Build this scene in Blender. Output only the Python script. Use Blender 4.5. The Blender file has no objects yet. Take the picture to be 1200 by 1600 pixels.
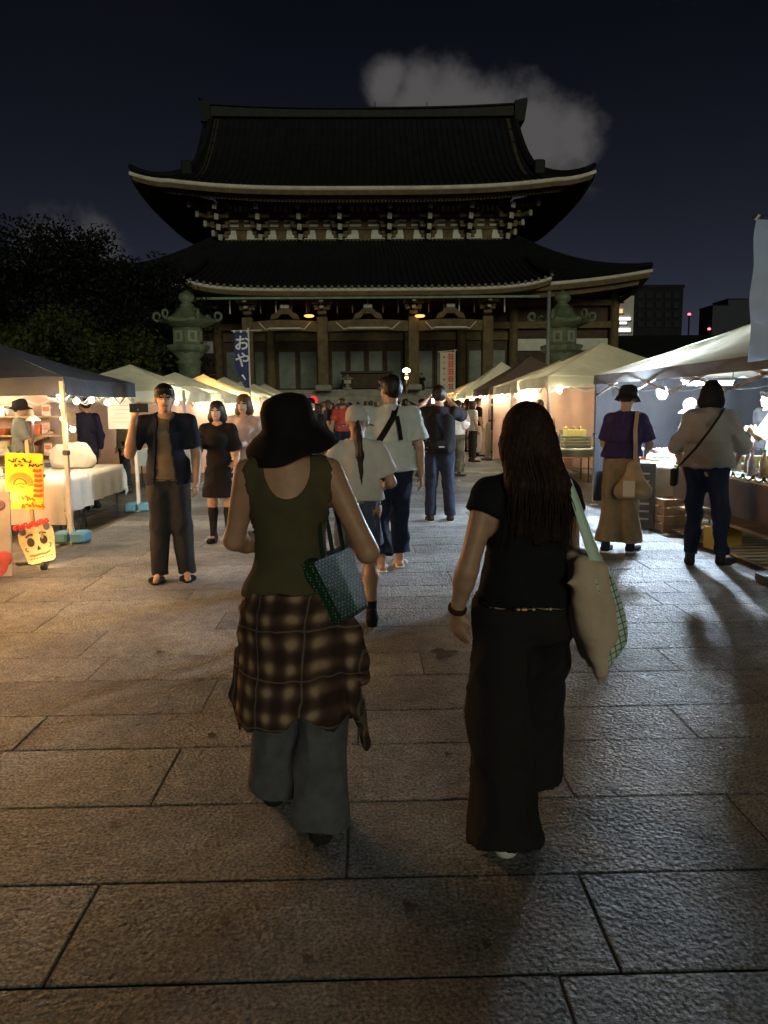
import bpy, bmesh, math, random
import numpy as np
from mathutils import Vector, Matrix, Euler
random.seed(7); RNG = np.random.default_rng(11)
R = math.radians
S = bpy.context.scene
COL = S.collection

# ------------------------------------------------------------------ camera
F_PX, CAM_H = 1200.0, 1.55            # focal length in photo pixels (1200x1600), lens height
YAW, PITCH, ROLL = R(1.2), math.atan2(167, 1200), R(0.55)
cam_d = bpy.data.cameras.new('camera')
cam_d.sensor_fit = 'VERTICAL'; cam_d.sensor_height = 36.0; cam_d.lens = 36.0 * F_PX / 1600.0
cam_d.clip_start = 0.05; cam_d.clip_end = 3000
cam = bpy.data.objects.new('camera', cam_d); COL.objects.link(cam)
CAM_M = (Matrix.Rotation(-YAW, 3, 'Z') @ Matrix.Rotation(R(90) - PITCH, 3, 'X') @ Matrix.Rotation(-ROLL, 3, 'Z'))
cam.matrix_world = Matrix.Translation((0, 0, CAM_H)) @ CAM_M.to_4x4()
S.camera = cam

def ray(px, py):
    return CAM_M @ Vector(((px - 600) / F_PX, (800 - py) / F_PX, -1.0))
def at(px, py, Y):                     # photo pixel + distance along the path -> point of the place
    v = ray(px, py); t = Y / v.y
    return Vector((v.x * t, Y, CAM_H + v.z * t))
def gnd(px, py, z=0.0):                # photo pixel of something standing on the ground
    v = ray(px, py); t = (z - CAM_H) / v.z
    return Vector((v.x * t, v.y * t, z))
def zat(py, Y, px=575):
    return at(px, py, Y).z

# ------------------------------------------------------------------ view, world, sun
S.view_settings.view_transform = 'Standard'; S.view_settings.look = 'None'
S.view_settings.gamma = 1; S.view_settings.use_curve_mapping = False
S.view_settings.exposure = 0.0
S.cycles.use_denoising = True
S.cycles.max_bounces = 6; S.cycles.diffuse_bounces = 3; S.cycles.glossy_bounces = 2
S.cycles.transmission_bounces = 4; S.cycles.transparent_max_bounces = 6
S.cycles.sample_clamp_indirect = 4.0
S.cycles.caustics_reflective = False; S.cycles.caustics_refractive = False
S.cycles.use_light_tree = True

SUN_EL, SUN_AZ = R(12), R(171)          # the dim floodlight behind the crowd; azimuth clockwise from +Y
world = bpy.data.worlds.new('World'); S.world = world; world.use_nodes = True
def build_world():
    nt = world.node_tree; nt.nodes.clear(); N = nt.nodes.new; L = nt.links.new
    out = N('ShaderNodeOutputWorld'); bg = N('ShaderNodeBackground')
    sky = N('ShaderNodeTexSky'); sky.sky_type = 'NISHITA'; sky.sun_disc = False
    sky.sun_elevation = SUN_EL; sky.sun_rotation = SUN_AZ
    sky.air_density = 1.0; sky.dust_density = 1.5; sky.ozone_density = 2.0
    def m(op, a, b=None, c=None):
        n = N('ShaderNodeMath'); n.operation = op
        for i, v in enumerate((a, b, c)):
            if v is None: continue
            if isinstance(v, (int, float)): n.inputs[i].default_value = v
            else: L(v, n.inputs[i])
        return n.outputs[0]
    def mix(f, a, b, bt='MIX'):
        n = N('ShaderNodeMix'); n.data_type = 'RGBA'; n.blend_type = bt
        for sock, v in ((n.inputs[0], f), (n.inputs[6], a), (n.inputs[7], b)):
            if isinstance(v, (int, float)): sock.default_value = v
            elif isinstance(v, tuple): sock.default_value = v
            else: L(v, sock)
        return n.outputs[2]
    tc = N('ShaderNodeTexCoord'); d = tc.outputs['Generated']
    base = mix(1.0, sky.outputs[0], (0.0009, 0.0008, 0.0010, 1), 'MULTIPLY')
    # glow of the city round the whole horizon, thinning upwards
    sz = N('ShaderNodeSeparateXYZ'); L(d, sz.inputs[0])
    gl = m('EXPONENT', m('DIVIDE', m('MAXIMUM', sz.outputs[2], 0.07), -0.125))
    base = mix(gl, base, (0.055, 0.064, 0.100, 1))
    # clouds lit from below by the city
    wn = N('ShaderNodeTexNoise'); wn.inputs['Scale'].default_value = 9; wn.inputs['Detail'].default_value = 6
    wn.inputs['Roughness'].default_value = 0.62; L(d, wn.inputs['Vector'])
    n2 = N('ShaderNodeTexNoise'); n2.inputs['Scale'].default_value = 26; n2.inputs['Detail'].default_value = 5
    L(d, n2.inputs['Vector'])
    field = None
    for (px, py, r) in ((605, 128, .034), (650, 158, .050), (700, 165, .055), (750, 185, .058), (800, 205, .058), (850, 215, .055),
                        (888, 205, .042), (820, 240, .060), (690, 205, .07), (150, 392, .045), (70, 380, .035)):
        v = ray(px, py).normalized()
        vd = N('ShaderNodeVectorMath'); vd.operation = 'DISTANCE'; L(d, vd.inputs[0]); vd.inputs[1].default_value = v
        k = 1.0 if py < 300 else .42
        b = m('MULTIPLY', m('SUBTRACT', 1.0, m('DIVIDE', vd.outputs['Value'], r)), k)
        field = b if field is None else m('SMOOTH_MAX', field, b, 0.25)
    field = m('MAXIMUM', field, -0.35)
    wis = m('MULTIPLY', m('SUBTRACT', wn.outputs[0], 0.5), 1.5)
    wis2 = m('MULTIPLY', m('SUBTRACT', n2.outputs[0], 0.5), 0.9)
    f = m('ADD', m('ADD', field, wis), wis2)
    mr = N('ShaderNodeMapRange'); mr.interpolation_type = 'SMOOTHSTEP'
    L(f, mr.inputs[0]); mr.inputs[1].default_value = -0.12; mr.inputs[2].default_value = 0.70
    dens = mr.outputs[0]
    # thin veil all round the sky
    vn = N('ShaderNodeTexNoise'); vn.inputs['Scale'].default_value = 2.3; vn.inputs['Detail'].default_value = 5; L(d, vn.inputs['Vector'])
    veil = N('ShaderNodeMapRange'); L(vn.outputs[0], veil.inputs[0]); veil.inputs[1].default_value = .5; veil.inputs[2].default_value = .95
    c1 = mix(m('MULTIPLY', veil.outputs[0], .5), base, (0.009, 0.0092, 0.0115, 1))
    c2 = mix(dens, c1, (0.080, 0.075, 0.076, 1))
    L(c2, bg.inputs['Color']); bg.inputs['Strength'].default_value = 1.0
    L(bg.outputs[0], out.inputs[0])
build_world()

sun_d = bpy.data.lights.new('sun', 'SUN'); sun_d.energy = 0.64; sun_d.angle = R(16); sun_d.color = (1.0, 0.99, 0.70)
sun = bpy.data.objects.new('sun', sun_d); COL.objects.link(sun)
sdir = Vector((math.sin(SUN_AZ) * math.cos(SUN_EL), math.cos(SUN_AZ) * math.cos(SUN_EL), math.sin(SUN_EL)))
sun.rotation_euler = sdir.to_track_quat('Z', 'Y').to_euler()
sun.location = sdir * 60

# ------------------------------------------------------------------ materials
MATS = {}
def mat(name, col, rough=.8, noise=None, bump=None, metal=0.0, spec=.3, col2=None, emis=None, trans=0.0, rnd=0.0, sheen=0.0, alpha=1.0):
    """noise=(scale, amount); bump=(scale, strength, distance)"""
    if name in MATS: return MATS[name]
    ma = bpy.data.materials.new(name); ma.use_nodes = True; MATS[name] = ma
    nt = ma.node_tree; b = nt.nodes['Principled BSDF']; N = nt.nodes.new; L = nt.links.new
    c = (*col, 1)
    b.inputs['Base Color'].default_value = c; b.inputs['Roughness'].default_value = rough
    b.inputs['Metallic'].default_value = metal; b.inputs['Specular IOR Level'].default_value = spec
    b.inputs['Alpha'].default_value = alpha
    if sheen: b.inputs['Sheen Weight'].default_value = sheen
    if emis:
        b.inputs['Emission Color'].default_value = (*emis[0], 1); b.inputs['Emission Strength'].default_value = emis[1]
    tc = N('ShaderNodeTexCoord')
    src = None
    if noise:
        n = N('ShaderNodeTexNoise'); n.inputs['Scale'].default_value = noise[0]; n.inputs['Detail'].default_value = 6
        n.inputs['Roughness'].default_value = .6; L(tc.outputs['Object'], n.inputs['Vector'])
        r = N('ShaderNodeMapRange'); L(n.outputs[0], r.inputs[0]); r.inputs[1].default_value = .3; r.inputs[2].default_value = .7
        r.inputs[3].default_value = 0; r.inputs[4].default_value = 1
        mx = N('ShaderNodeMix'); mx.data_type = 'RGBA'; L(r.outputs[0], mx.inputs[0])
        a = noise[1]
        mx.inputs[6].default_value = (*[max(0, x * (1 - a)) for x in col], 1)
        mx.inputs[7].default_value = (*(col2 if col2 else [min(1, x * (1 + a)) for x in col]), 1)
        src = mx.outputs[2]
    if rnd:
        oi = N('ShaderNodeObjectInfo'); r2 = N('ShaderNodeMapRange'); L(oi.outputs['Random'], r2.inputs[0])
        r2.inputs[3].default_value = 1 - rnd; r2.inputs[4].default_value = 1 + rnd
        hv = N('ShaderNodeHueSaturation'); L(r2.outputs[0], hv.inputs['Value'])
        if src: L(src, hv.inputs['Color'])
        else: hv.inputs['Color'].default_value = c
        src = hv.outputs[0]
    if src: L(src, b.inputs['Base Color'])
    if bump:
        n = N('ShaderNodeTexNoise'); n.inputs['Scale'].default_value = bump[0]; n.inputs['Detail'].default_value = 4
        L(tc.outputs['Object'], n.inputs['Vector'])
        bp = N('ShaderNodeBump'); bp.inputs['Strength'].default_value = bump[1]; bp.inputs['Distance'].default_value = bump[2]
        L(n.outputs[0], bp.inputs['Height']); L(bp.outputs[0], b.inputs['Normal'])
    if trans:
        t = N('ShaderNodeBsdfTranslucent'); ms = N('ShaderNodeMixShader'); ms.inputs[0].default_value = trans
        if src: L(src, t.inputs[0])
        else: t.inputs[0].default_value = c
        L(b.outputs[0], ms.inputs[1]); L(t.outputs[0], ms.inputs[2]); L(ms.outputs[0], nt.nodes['Material Output'].inputs[0])
    return ma

# ------------------------------------------------------------------ object helpers
def link(o, parent=None):
    COL.objects.link(o)
    if parent is not None: o.parent = parent
    return o
def tag(o, label=None, cat=None, group=None, kind=None):
    if label: o['label'] = label
    if cat: o['category'] = cat
    if group: o['group'] = group
    if kind: o['kind'] = kind
    return o
def empty(name, loc=(0, 0, 0), rz=0.0, label=None, cat=None, group=None):
    o = bpy.data.objects.new(name, None); COL.objects.link(o); o.location = loc; o.rotation_euler = (0, 0, rz)
    o.empty_display_size = .1
    return tag(o, label, cat, group)
def mesh_obj(name, verts, faces, ma, parent=None, smooth=False):
    me = bpy.data.meshes.new(name); me.from_pydata([tuple(v) for v in verts], [], [tuple(f) for f in faces]); me.update()
    if smooth: me.polygons.foreach_set('use_smooth', [True] * len(me.polygons))
    if ma is not None: me.materials.append(ma)
    return link(bpy.data.objects.new(name, me), parent)
def copy_tree(o, parent=None):
    c = o.copy(); COL.objects.link(c)
    if parent is not None: c.parent = parent
    for ch in KIDS.get(o.name, []) or list(o.children): copy_tree(ch, c)
    return c
KIDS = {}

class MB:
    """collects simple solids; build() links them as ONE mesh object"""
    def __init__(s): s.v = []; s.f = []
    def add(s, vs, fs):
        n = len(s.v); s.v += [Vector(v) for v in vs]; s.f += [[i + n for i in f] for f in fs]; return s
    def box(s, c, size, rot=None, taper=1.0):
        hx, hy, hz = size[0] / 2, size[1] / 2, size[2] / 2
        vs = []
        for z, k in ((-hz, 1), (hz, taper)):
            for x, y in ((-1, -1), (1, -1), (1, 1), (-1, 1)): vs.append(Vector((x * hx * k, y * hy * k, z)))
        if rot is not None: vs = [rot @ v for v in vs]
        c = Vector(c)
        return s.add([v + c for v in vs], [(3, 2, 1, 0), (4, 5, 6, 7), (0, 1, 5, 4), (1, 2, 6, 5), (2, 3, 7, 6), (3, 0, 4, 7)])
    def cbox(s, c, size, ch=.01, rot=None):
        """box with chamfered top and side edges"""
        hx, hy, hz = size[0] / 2, size[1] / 2, size[2] / 2
        ch = min(ch, hx * .45, hy * .45, hz * .45)
        def ring(ix, z):
            x, y = hx - ix, hy - ix; k = ch
            return [(-x + k, -y, z), (x - k, -y, z), (x, -y + k, z), (x, y - k, z), (x - k, y, z), (-x + k, y, z), (-x, y - k, z), (-x, -y + k, z)]
        vs = ring(ch, -hz) + ring(0, -hz + ch) + ring(0, hz - ch) + ring(ch, hz)
        vs = [Vector(v) for v in vs]
        if rot is not None: vs = [rot @ v for v in vs]
        c = Vector(c); fs = [tuple(range(7, -1, -1)), tuple(range(24, 32))]
        for r in range(3):
            for i in range(8):
                j = (i + 1) % 8; fs.append((r * 8 + i, r * 8 + j, r * 8 + 8 + j, r * 8 + 8 + i))
        return s.add([v + c for v in vs], fs)
    def bar(s, a, b, w, h=None, up=(0, 0, 1)):
        a, b = Vector(a), Vector(b); h = w if h is None else h
        d = (b - a); L_ = d.length; d.normalize(); up = Vector(up)
        if abs(d.dot(up)) > .98: up = Vector((0, 1, 0))
        x = d.cross(up).normalized(); z = x.cross(d).normalized()
        m = Matrix((x, d, z)).transposed()
        return s.box((a + b) / 2, (w, L_, h), m)
    def tube(s, pts, r, seg=8, cap=True):
        pts = [Vector(p) for p in pts]; n = len(pts); rs = r if isinstance(r, (list, tuple)) else [r] * n
        rings = []; prev = None
        for i, p in enumerate(pts):
            t = (pts[min(i + 1, n - 1)] - pts[max(i - 1, 0)]).normalized()
            if prev is None:
                a = t.orthogonal().normalized()
            else:
                a = (prev - t * prev.dot(t)).normalized()
            prev = a; b = t.cross(a)
            rings.append([p + (a * math.cos(2 * math.pi * k / seg) + b * math.sin(2 * math.pi * k / seg)) * rs[i] for k in range(seg)])
        vs = [v for rg in rings for v in rg]; fs = []
        for i in range(n - 1):
            for k in range(seg):
                k2 = (k + 1) % seg; fs.append((i * seg + k, i * seg + k2, (i + 1) * seg + k2, (i + 1) * seg + k))
        if cap: fs += [tuple(range(seg - 1, -1, -1)), tuple((n - 1) * seg + k for k in range(seg))]
        return s.add(vs, fs)
    def lathe(s, prof, seg=16, c=(0, 0, 0), rot=None, sq=1.0):
        vs = []; n = len(prof); c = Vector(c)
        for (r, z) in prof:
            for k in range(seg):
                a = 2 * math.pi * (k + .5) / seg; v = Vector((r * math.cos(a), r * math.sin(a) * sq, z)); vs.append((rot @ v if rot is not None else v) + c)
        fs = []
        for i in range(n - 1):
            for k in range(seg):
                k2 = (k + 1) % seg; fs.append((i * seg + k, i * seg + k2, (i + 1) * seg + k2, (i + 1) * seg + k))
        fs += [tuple(range(seg - 1, -1, -1)), tuple((n - 1) * seg + k for k in range(seg))]
        return s.add(vs, fs)
    def grid(s, P, closed=False):
        """P[i][j] points"""
        ni, nj = len(P), len(P[0]); vs = [p for r in P for p in r]; fs = []
        for i in range(ni - 1):
            for j in range(nj - 1 + (1 if closed else 0)):
                j2 = (j + 1) % nj; fs.append((i * nj + j, i * nj + j2, (i + 1) * nj + j2, (i + 1) * nj + j))
        return s.add(vs, fs)
    def poly(s, pts, n, th):
        """flat polygon extruded by th along n"""
        pts = [Vector(p) for p in pts]; n = Vector(n); k = len(pts)
        vs = pts + [p + n * th for p in pts]
        fs = [tuple(range(k - 1, -1, -1)), tuple(range(k, 2 * k))] + [(i, (i + 1) % k, k + (i + 1) % k, k + i) for i in range(k)]
        return s.add(vs, fs)
    def build(s, name, ma, parent=None, smooth=False, loc=None):
        o = mesh_obj(name, s.v, s.f, ma, parent, smooth)
        me = o.data; bm = bmesh.new(); bm.from_mesh(me); bmesh.ops.recalc_face_normals(bm, faces=bm.faces); bm.to_mesh(me); bm.free()
        if loc is not None: o.location = loc
        return o
# ================================================================== GROUND AND PAVING
PATH_X0, PATH_X1 = -3.45, 3.45
m_dirt = mat('packed_gravel', (.16, .145, .12), .95, (3, .35), (60, .6, .02))
def ground_mat():
    ma = mat('rough_granite', (.236, .250, .256), .62, (9, .3), rnd=.30, spec=.45)
    nt = ma.node_tree; N = nt.nodes.new; L = nt.links.new; b = nt.nodes['Principled BSDF']
    geo = N('ShaderNodeNewGeometry')
    n1 = N('ShaderNodeTexNoise'); n1.inputs['Scale'].default_value = 42; n1.inputs['Detail'].default_value = 5; n1.inputs['Roughness'].default_value = .7
    n2 = N('ShaderNodeTexVoronoi'); n2.inputs['Scale'].default_value = 58; n2.feature = 'SMOOTH_F1'
    n3 = N('ShaderNodeTexNoise'); n3.inputs['Scale'].default_value = 5; n3.inputs['Detail'].default_value = 3
    for n in (n1, n2, n3): L(geo.outputs['Position'], n.inputs['Vector'])
    a = N('ShaderNodeMath'); a.operation = 'ADD'; L(n1.outputs[0], a.inputs[0])
    m2 = N('ShaderNodeMath'); m2.operation = 'MULTIPLY'; L(n2.outputs[0], m2.inputs[0]); m2.inputs[1].default_value = .7; L(m2.outputs[0], a.inputs[1])
    a2 = N('ShaderNodeMath'); a2.operation = 'MULTIPLY_ADD'; L(n3.outputs[0], a2.inputs[0]); a2.inputs[1].default_value = 1.2; L(a.outputs[0], a2.inputs[2])
    bp = N('ShaderNodeBump'); bp.inputs['Strength'].default_value = 1.0; bp.inputs['Distance'].default_value = .034
    L(a2.outputs[0], bp.inputs['Height']); L(bp.outputs[0], b.inputs['Normal'])
    # worn, darker stains with a shape of their own + pale mineral speckle
    st = N('ShaderNodeTexNoise'); st.inputs['Scale'].default_value = 1.1; st.inputs['Detail'].default_value = 5; L(geo.outputs['Position'], st.inputs['Vector'])
    sr = N('ShaderNodeMapRange'); L(st.outputs[0], sr.inputs[0]); sr.inputs[1].default_value = .34; sr.inputs[2].default_value = .62
    sr.inputs[3].default_value = .5; sr.inputs[4].default_value = 1.15
    sp = N('ShaderNodeTexNoise'); sp.inputs['Scale'].default_value = 85; sp.inputs['Detail'].default_value = 2; L(geo.outputs['Position'], sp.inputs['Vector'])
    spr = N('ShaderNodeMapRange'); L(sp.outputs[0], spr.inputs[0]); spr.inputs[1].default_value = .35; spr.inputs[2].default_value = .7
    spr.inputs[3].default_value = .45; spr.inputs[4].default_value = 1.7
    mu = N('ShaderNodeMath'); mu.operation = 'MULTIPLY'; L(sr.outputs[0], mu.inputs[0]); L(spr.outputs[0], mu.inputs[1])
    old = b.inputs['Base Color'].links[0].from_socket
    mx = N('ShaderNodeVectorMath'); mx.operation = 'SCALE'; L(old, mx.inputs[0]); L(mu.outputs[0], mx.inputs['Scale'])
    L(mx.outputs[0], b.inputs['Base Color'])
    return ma
m_slab = ground_mat()
m_mortar = mat('joint_mortar', (.12, .114, .10), .95, (30, .4), (90, .5, .01))

tag(mesh_obj('ground', [(-400, -60, -.03), (400, -60, -.03), (400, 900, -.03), (-400, 900, -.03)], [(0, 1, 2, 3)], m_dirt), kind='structure')
path = empty('paved_path', (0, 0, 0)); path['kind'] = 'structure'
MB().box((0, 22, -.0305), (6.94, 44.4, .05)).build('mortar_bed', m_mortar, path)
def slab(x0, x1, y0, y1, name='paving_slab'):
    g = .0042; th = .06; rz = RNG.normal(0, .0012); ch = .0035
    b = MB(); b.cbox((0, 0, -th / 2), (x1 - x0 - 2 * g, y1 - y0 - 2 * g, th), ch)
    o = b.build(name, m_slab, path)
    o.location = ((x0 + x1) / 2, (y0 + y1) / 2, RNG.uniform(-.0006, .0016)); o.rotation_euler = (RNG.normal(0, .0012), RNG.normal(0, .0005), rz)
    return o
row_y = [.2, .62, 1.06, 1.45] + [gnd(575, v).y for v in (1530, 1372, 1252, 1163, 1110, 1056, 1020, 980, 952)]
while row_y[-1] < 28.5: row_y.append(row_y[-1] + float(RNG.choice([.38, .44, .48, .53])))
gx_ = lambda *q: [gnd(a, b).x for a, b in q]
fixed = {4: gx_((118, 1450), (938, 1445)), 5: gx_((543, 1310),), 6: gx_((258, 1215), (880, 1210)), 7: gx_((48, 1145), (560, 1135), (1072, 1132)), 8: gx_((330, 1083), (745, 1083)), 9: gx_((160, 1038), (660, 1038))}
n_slab = 0
for i in range(len(row_y) - 1):
    js = fixed.get(i)
    if js is None:
        js = []; x = PATH_X0 + float(RNG.uniform(.5, 1.7))
        while x < PATH_X1 - .5:
            js.append(x); x += float(RNG.uniform(1.15, 1.95))
    else:
        js = list(js); x = js[-1] + 1.5
        while x < PATH_X1 - .4: js.append(x); x += 1.5
        x = js[0] - 1.45
        while x > PATH_X0 + .4: js.insert(0, x); x -= 1.45
    e = [PATH_X0] + js + [PATH_X1]
    for a, b_ in zip(e[:-1], e[1:]): slab(a, b_, row_y[i], row_y[i + 1]); n_slab += 1
# beyond: too far to tell the slabs apart one by one
fb = MB(); y = row_y[-1]
while y < 44:
    x = PATH_X0
    while x < PATH_X1:
        x2 = min(PATH_X1, x + float(RNG.uniform(1.2, 1.9)))
        fb.cbox(((x + x2) / 2, y + .24, -.03), (x2 - x - .012, .468, .06), .006); x = x2
    y += .48
tag(fb.build('far_slabs', m_slab, path), kind='stuff')

# a dark puddle-shaped stain lies in the stone itself
m_stain = mat('dark_stain', (.05, .042, .038), .6, (20, .4))
def stain(c, rx, ry, n=26):
    vs = [(0, 0, 0)]
    for k in range(n):
        a = 2 * math.pi * k / n; r = 1 + .28 * math.sin(3 * a + 1) + .2 * math.sin(5 * a) + RNG.normal(0, .06)
        vs.append((rx * r * math.cos(a), ry * r * math.sin(a), 0))
    o = mesh_obj('stain', vs, [(0, 1 + k, 1 + (k + 1) % n) for k in range(n)], m_stain, path); o.location = c
stain(gnd(692, 1022) + Vector((0, 0, .006)), .07, .10)
for px, py, r_ in ((180, 1290, .018), (350, 1440, .013), (700, 1180, .016), (960, 1230, .02), (1100, 1400, .013), (640, 1420, .022), (90, 1060, .02), (250, 1020, .025), (1010, 1060, .03), (760, 1480, .012), (480, 1500, .015), (1140, 1560, .014), (330, 1150, .02)):
    stain(gnd(px, py) + Vector((0, 0, .0062)), r_, r_ * 1.2, 12)          # trodden gum and drips

# ================================================================== TEMPLE HALL
TX = at(571, 445, 44).x
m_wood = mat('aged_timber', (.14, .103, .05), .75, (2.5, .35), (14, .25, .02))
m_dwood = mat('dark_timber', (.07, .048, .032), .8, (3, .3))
m_tile = mat('roof_tile', (.012, .0125, .013), .7, (1.2, .3), spec=.25)
m_eave = mat('eave_white', (.62, .59, .50), .7, (1.5, .2))
m_plaster = mat('plaster', (.62, .63, .56), .85, (2, .12))
m_tip = mat('bracket_end_paint', (.36, .36, .30), .8, (3, .25))
m_stone = mat('podium_stone', (.30, .29, .25), .85, (2, .3), (12, .4, .02))
m_door_reflect = mat('door_panel', (.13, .155, .13), .45, (1.5, .3))  # pale reflection in the glass doors, given as a flat grey-green colour
m_gold = mat('gilded', (.75, .52, .18), .35, metal=.8)
m_lantern_glow = mat('lantern_glow', (.9, .5, .2), .6, emis=((1, .42, .12), 2.2))
hall = empty('temple_hall', (TX, 50, 0), 0, 'large dark wooden temple hall with two sweeping tiled roofs beyond the market stalls', 'temple')
def hb(mb, name, ma, parent=None, smooth=False):
    """points are given relative to (TX, 0, 0); the part hangs under the hall (or under one of its parts)"""
    for v in mb.v: v.y -= 50
    return mb.build(name, ma, parent or hall, smooth)

# --- podium and steps
hb(MB().box((0, 60, 1.2), (37, 25, 2.4)).box((0, 60, 2.45), (37.5, 25.5, .12)), 'podium', m_stone)
for k in range(8):
    z0 = .3 * k
    hb(MB().cbox((0, 43.4 + .42 * k + 2.0, z0 + .15), (17, 4.0, .3), .02), 'step', m_stone)
POD = 2.51
# --- porch columns
KY = 45.6
kcol = [at(p, 560, KY).x - TX for p in (389, 505, 646, 761)]
zb0, zb1 = zat(520, KY), zat(502, KY)
for x in kcol:
    c = hb(MB().cbox((x, KY, (POD + zb1 + .25) / 2 + .1), (.62, .62, zb1 + .25 - POD - .2), .05), 'column', m_wood)
    hb(MB().cbox((x, KY, POD + .07), (.95, .95, .34), .06), 'column_base', m_stone, c)
# --- porch beams with white painted lip
for a, b_ in zip(kcol[:-1], kcol[1:]):
    x0, x1 = a + .315, b_ - .315
    n = 12; top = []; bot = []
    for i in range(n + 1):
        t = i / n; x = x0 + (x1 - x0) * t; arch = .10 * math.sin(math.pi * t)
        top.append((x, zb1 + arch)); bot.append((x, zb0 + arch * .9 + .06))
    bm_ = hb(MB().poly([(x, KY - .2, z) for x, z in bot + top[::-1]], (0, 1, 0), .4), 'beam', m_wood)
    lip = MB(); w = x1 - x0
    pl = [(x0 + .10 * w, zb1 - .06), (x0 + .20 * w, zb0 + .20), (x0 + .26 * w, zb0 + .27), (x1 - .26 * w, zb0 + .27), (x1 - .20 * w, zb0 + .20), (x1 - .10 * w, zb1 - .06)]
    for (p, q) in zip(pl[:-1], pl[1:]):
        lip.bar((p[0], KY - .225, p[1]), (q[0], KY - .225, q[1]), .05, .09, up=(0, 0, 1)) if abs(p[1] - q[1]) < .01 else lip.bar((p[0], KY - .225, p[1]), (q[0], KY - .225, q[1]), .05, .10, up=(0, 1, 0))
    hb(lip, 'beam_lip', m_eave, bm_)
    # frog-leg strut in the middle of the bay
    xm = (x0 + x1) / 2; z = zb1 + .02
    fr = [(-.85, 0), (-.75, .28), (-.45, .42), (-.28, .62), (.28, .62), (.45, .42), (.75, .28), (.85, 0), (.45, .05), (.22, .30), (-.22, .30), (-.45, .05)]
    st_ = hb(MB().poly([(xm + p, KY - .16, z + .1 + q) for p, q in fr], (0, 1, 0), .3), 'frog_leg_strut', m_wood)
    hb(MB().cbox((xm, KY - .02, z + .82), (.5, .45, .2), .03), 'bearing_block', m_plaster, st_)
# --- bracket sets over the porch columns
def bracket(x, y, z, w=1.5, name='bracket', tip=True, rise=.32, out=.34, n=3):
    b = MB(); b.cbox((x, y, z + .14), (.5, .5, .24), .05)
    for k in range(n):
        zz = z + .30 + k * rise
        b.box((x, y - .2 - k * out * .5, zz + .09), (.2, .7 + k * out, .19)); b.box((x, y - k * out, zz + .091), (w * (.6 + .2 * k), .2, .17))
        for s_ in (-1, 0, 1): b.cbox((x + s_ * w * (.6 + .2 * k) * .42, y - k * out, zz + .24), (.26, .26, .12), .03)
    o = hb(b, name, m_wood)
    if tip:
        for k in range(n):
            zz = z + .30 + k * rise; yy = y - .2 - k * out * .5 - (.7 + k * out) / 2
            hb(MB().poly([(x - .11, yy - .20, zz + .02), (x + .11, yy - .20, zz + .02), (x + .11, yy - .20, zz + .15), (x - .11, yy - .20, zz + .15)], (0, 1, 0), .197), 'bracket_tip', m_tip, o)
    return o
for x in kcol: bracket(x, KY, zb1 + .36, 1.5, n=2)
hb(MB().box((0, KY, zb1 + 1.42), (kcol[-1] - kcol[0] + 3.0, .35, .3)), 'purlin', m_wood)
for i in range(19):     # little vertical struts along the frieze
    x = kcol[0] - 1 + (kcol[-1] - kcol[0] + 2) * i / 18
    if min(abs(x - c) for c in kcol) > .5: hb(MB().box((x, KY + .05, zb1 + .87), (.07, .12, .8)), 'frieze_strut', m_plaster if i % 3 == 0 else m_wood)
# small lit lanterns under the porch eave
for px in (483, 656):
    p = at(px, 494, KY - .5)
    o = hb(MB().lathe([(.02, .10), (.26, .06), (.30, .0), (.2, -.06), (.02, -.08)], 10, (p.x - TX, KY - .5, p.z)), 'porch_lantern', m_lantern_glow)
    hb(MB().tube([(p.x - TX, KY - .5, p.z + .25), (p.x - TX, KY - .5, zb1 + 1.3)], .02, 6), 'lantern_hook', m_dwood, o)

# --- main wall of the lower storey
WY = 51.0
wz = zat(430, WY)
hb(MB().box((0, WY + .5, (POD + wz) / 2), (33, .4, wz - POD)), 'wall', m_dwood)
cols = [-16.2, -13.2, -9.6, -6.2, -2.75, 2.75, 6.2, 9.6, 13.2, 16.2]
for x in cols:
    hb(MB().lathe([(.3, POD), (.3, wz)], 12, (x, WY, 0)), 'column', m_wood, smooth=False)
z_l = zat(515, WY); z_p0, z_p1 = zat(549, WY), zat(537, WY)
hb(MB().box((0, WY + .02, z_l + .2), (33, .36, .42)), 'lintel', m_wood)
hb(MB().box((0, WY + .02, z_l + 1.6), (33, .36, .38)), 'lintel', m_wood)
for i, (a, b_) in enumerate(zip(cols[:-1], cols[1:])):
    x0, x1 = a + .34, b_ - .34; w = x1 - x0; mid = 1 <= i <= 7
    if not mid or i in (1, 7):
        hb(MB().box(((x0 + x1) / 2, WY + .2, z_p0 + .35), (w, .12, .75)), 'plaster_panel', m_plaster)
        hb(MB().box(((x0 + x1) / 2, WY + .2, z_p0 - 1.4), (w, .14, 2.2)), 'shutter', m_dwood)
    else:
        nl = 4 if i == 4 else 2; lw = w / nl
        for k in range(nl):
            xc = x0 + lw * (k + .5); zt = z_l - .9
            d_ = hb(MB().box((xc, WY + .2, (POD + zt) / 2), (lw - .06, .1, zt - POD)), 'door', m_dwood)
            hb(MB().box((xc, WY + .12, POD + (zt - POD) * .45), (lw - .35, .06, (zt - POD) * .78)), 'door_panel', m_door_reflect, d_)
        hb(MB().box(((x0 + x1) / 2, WY + .12, z_l - .45), (w, .06, .5)), 'transom', m_wood)
# --- railing at the podium edge, beside the steps
for s_ in (-1, 1):
    rl = MB()
    for zz in (.35, .7, .98): rl.box((s_ * 13.3, 47.9, POD + zz), (8.8, .12, .1))
    o = hb(rl, 'railing', m_wood)
    for k in range(6): hb(MB().box((s_ * (9 + k * 1.73), 47.9, POD + .55), (.18, .18, 1.1)), 'railing_post', m_wood, o)
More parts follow.
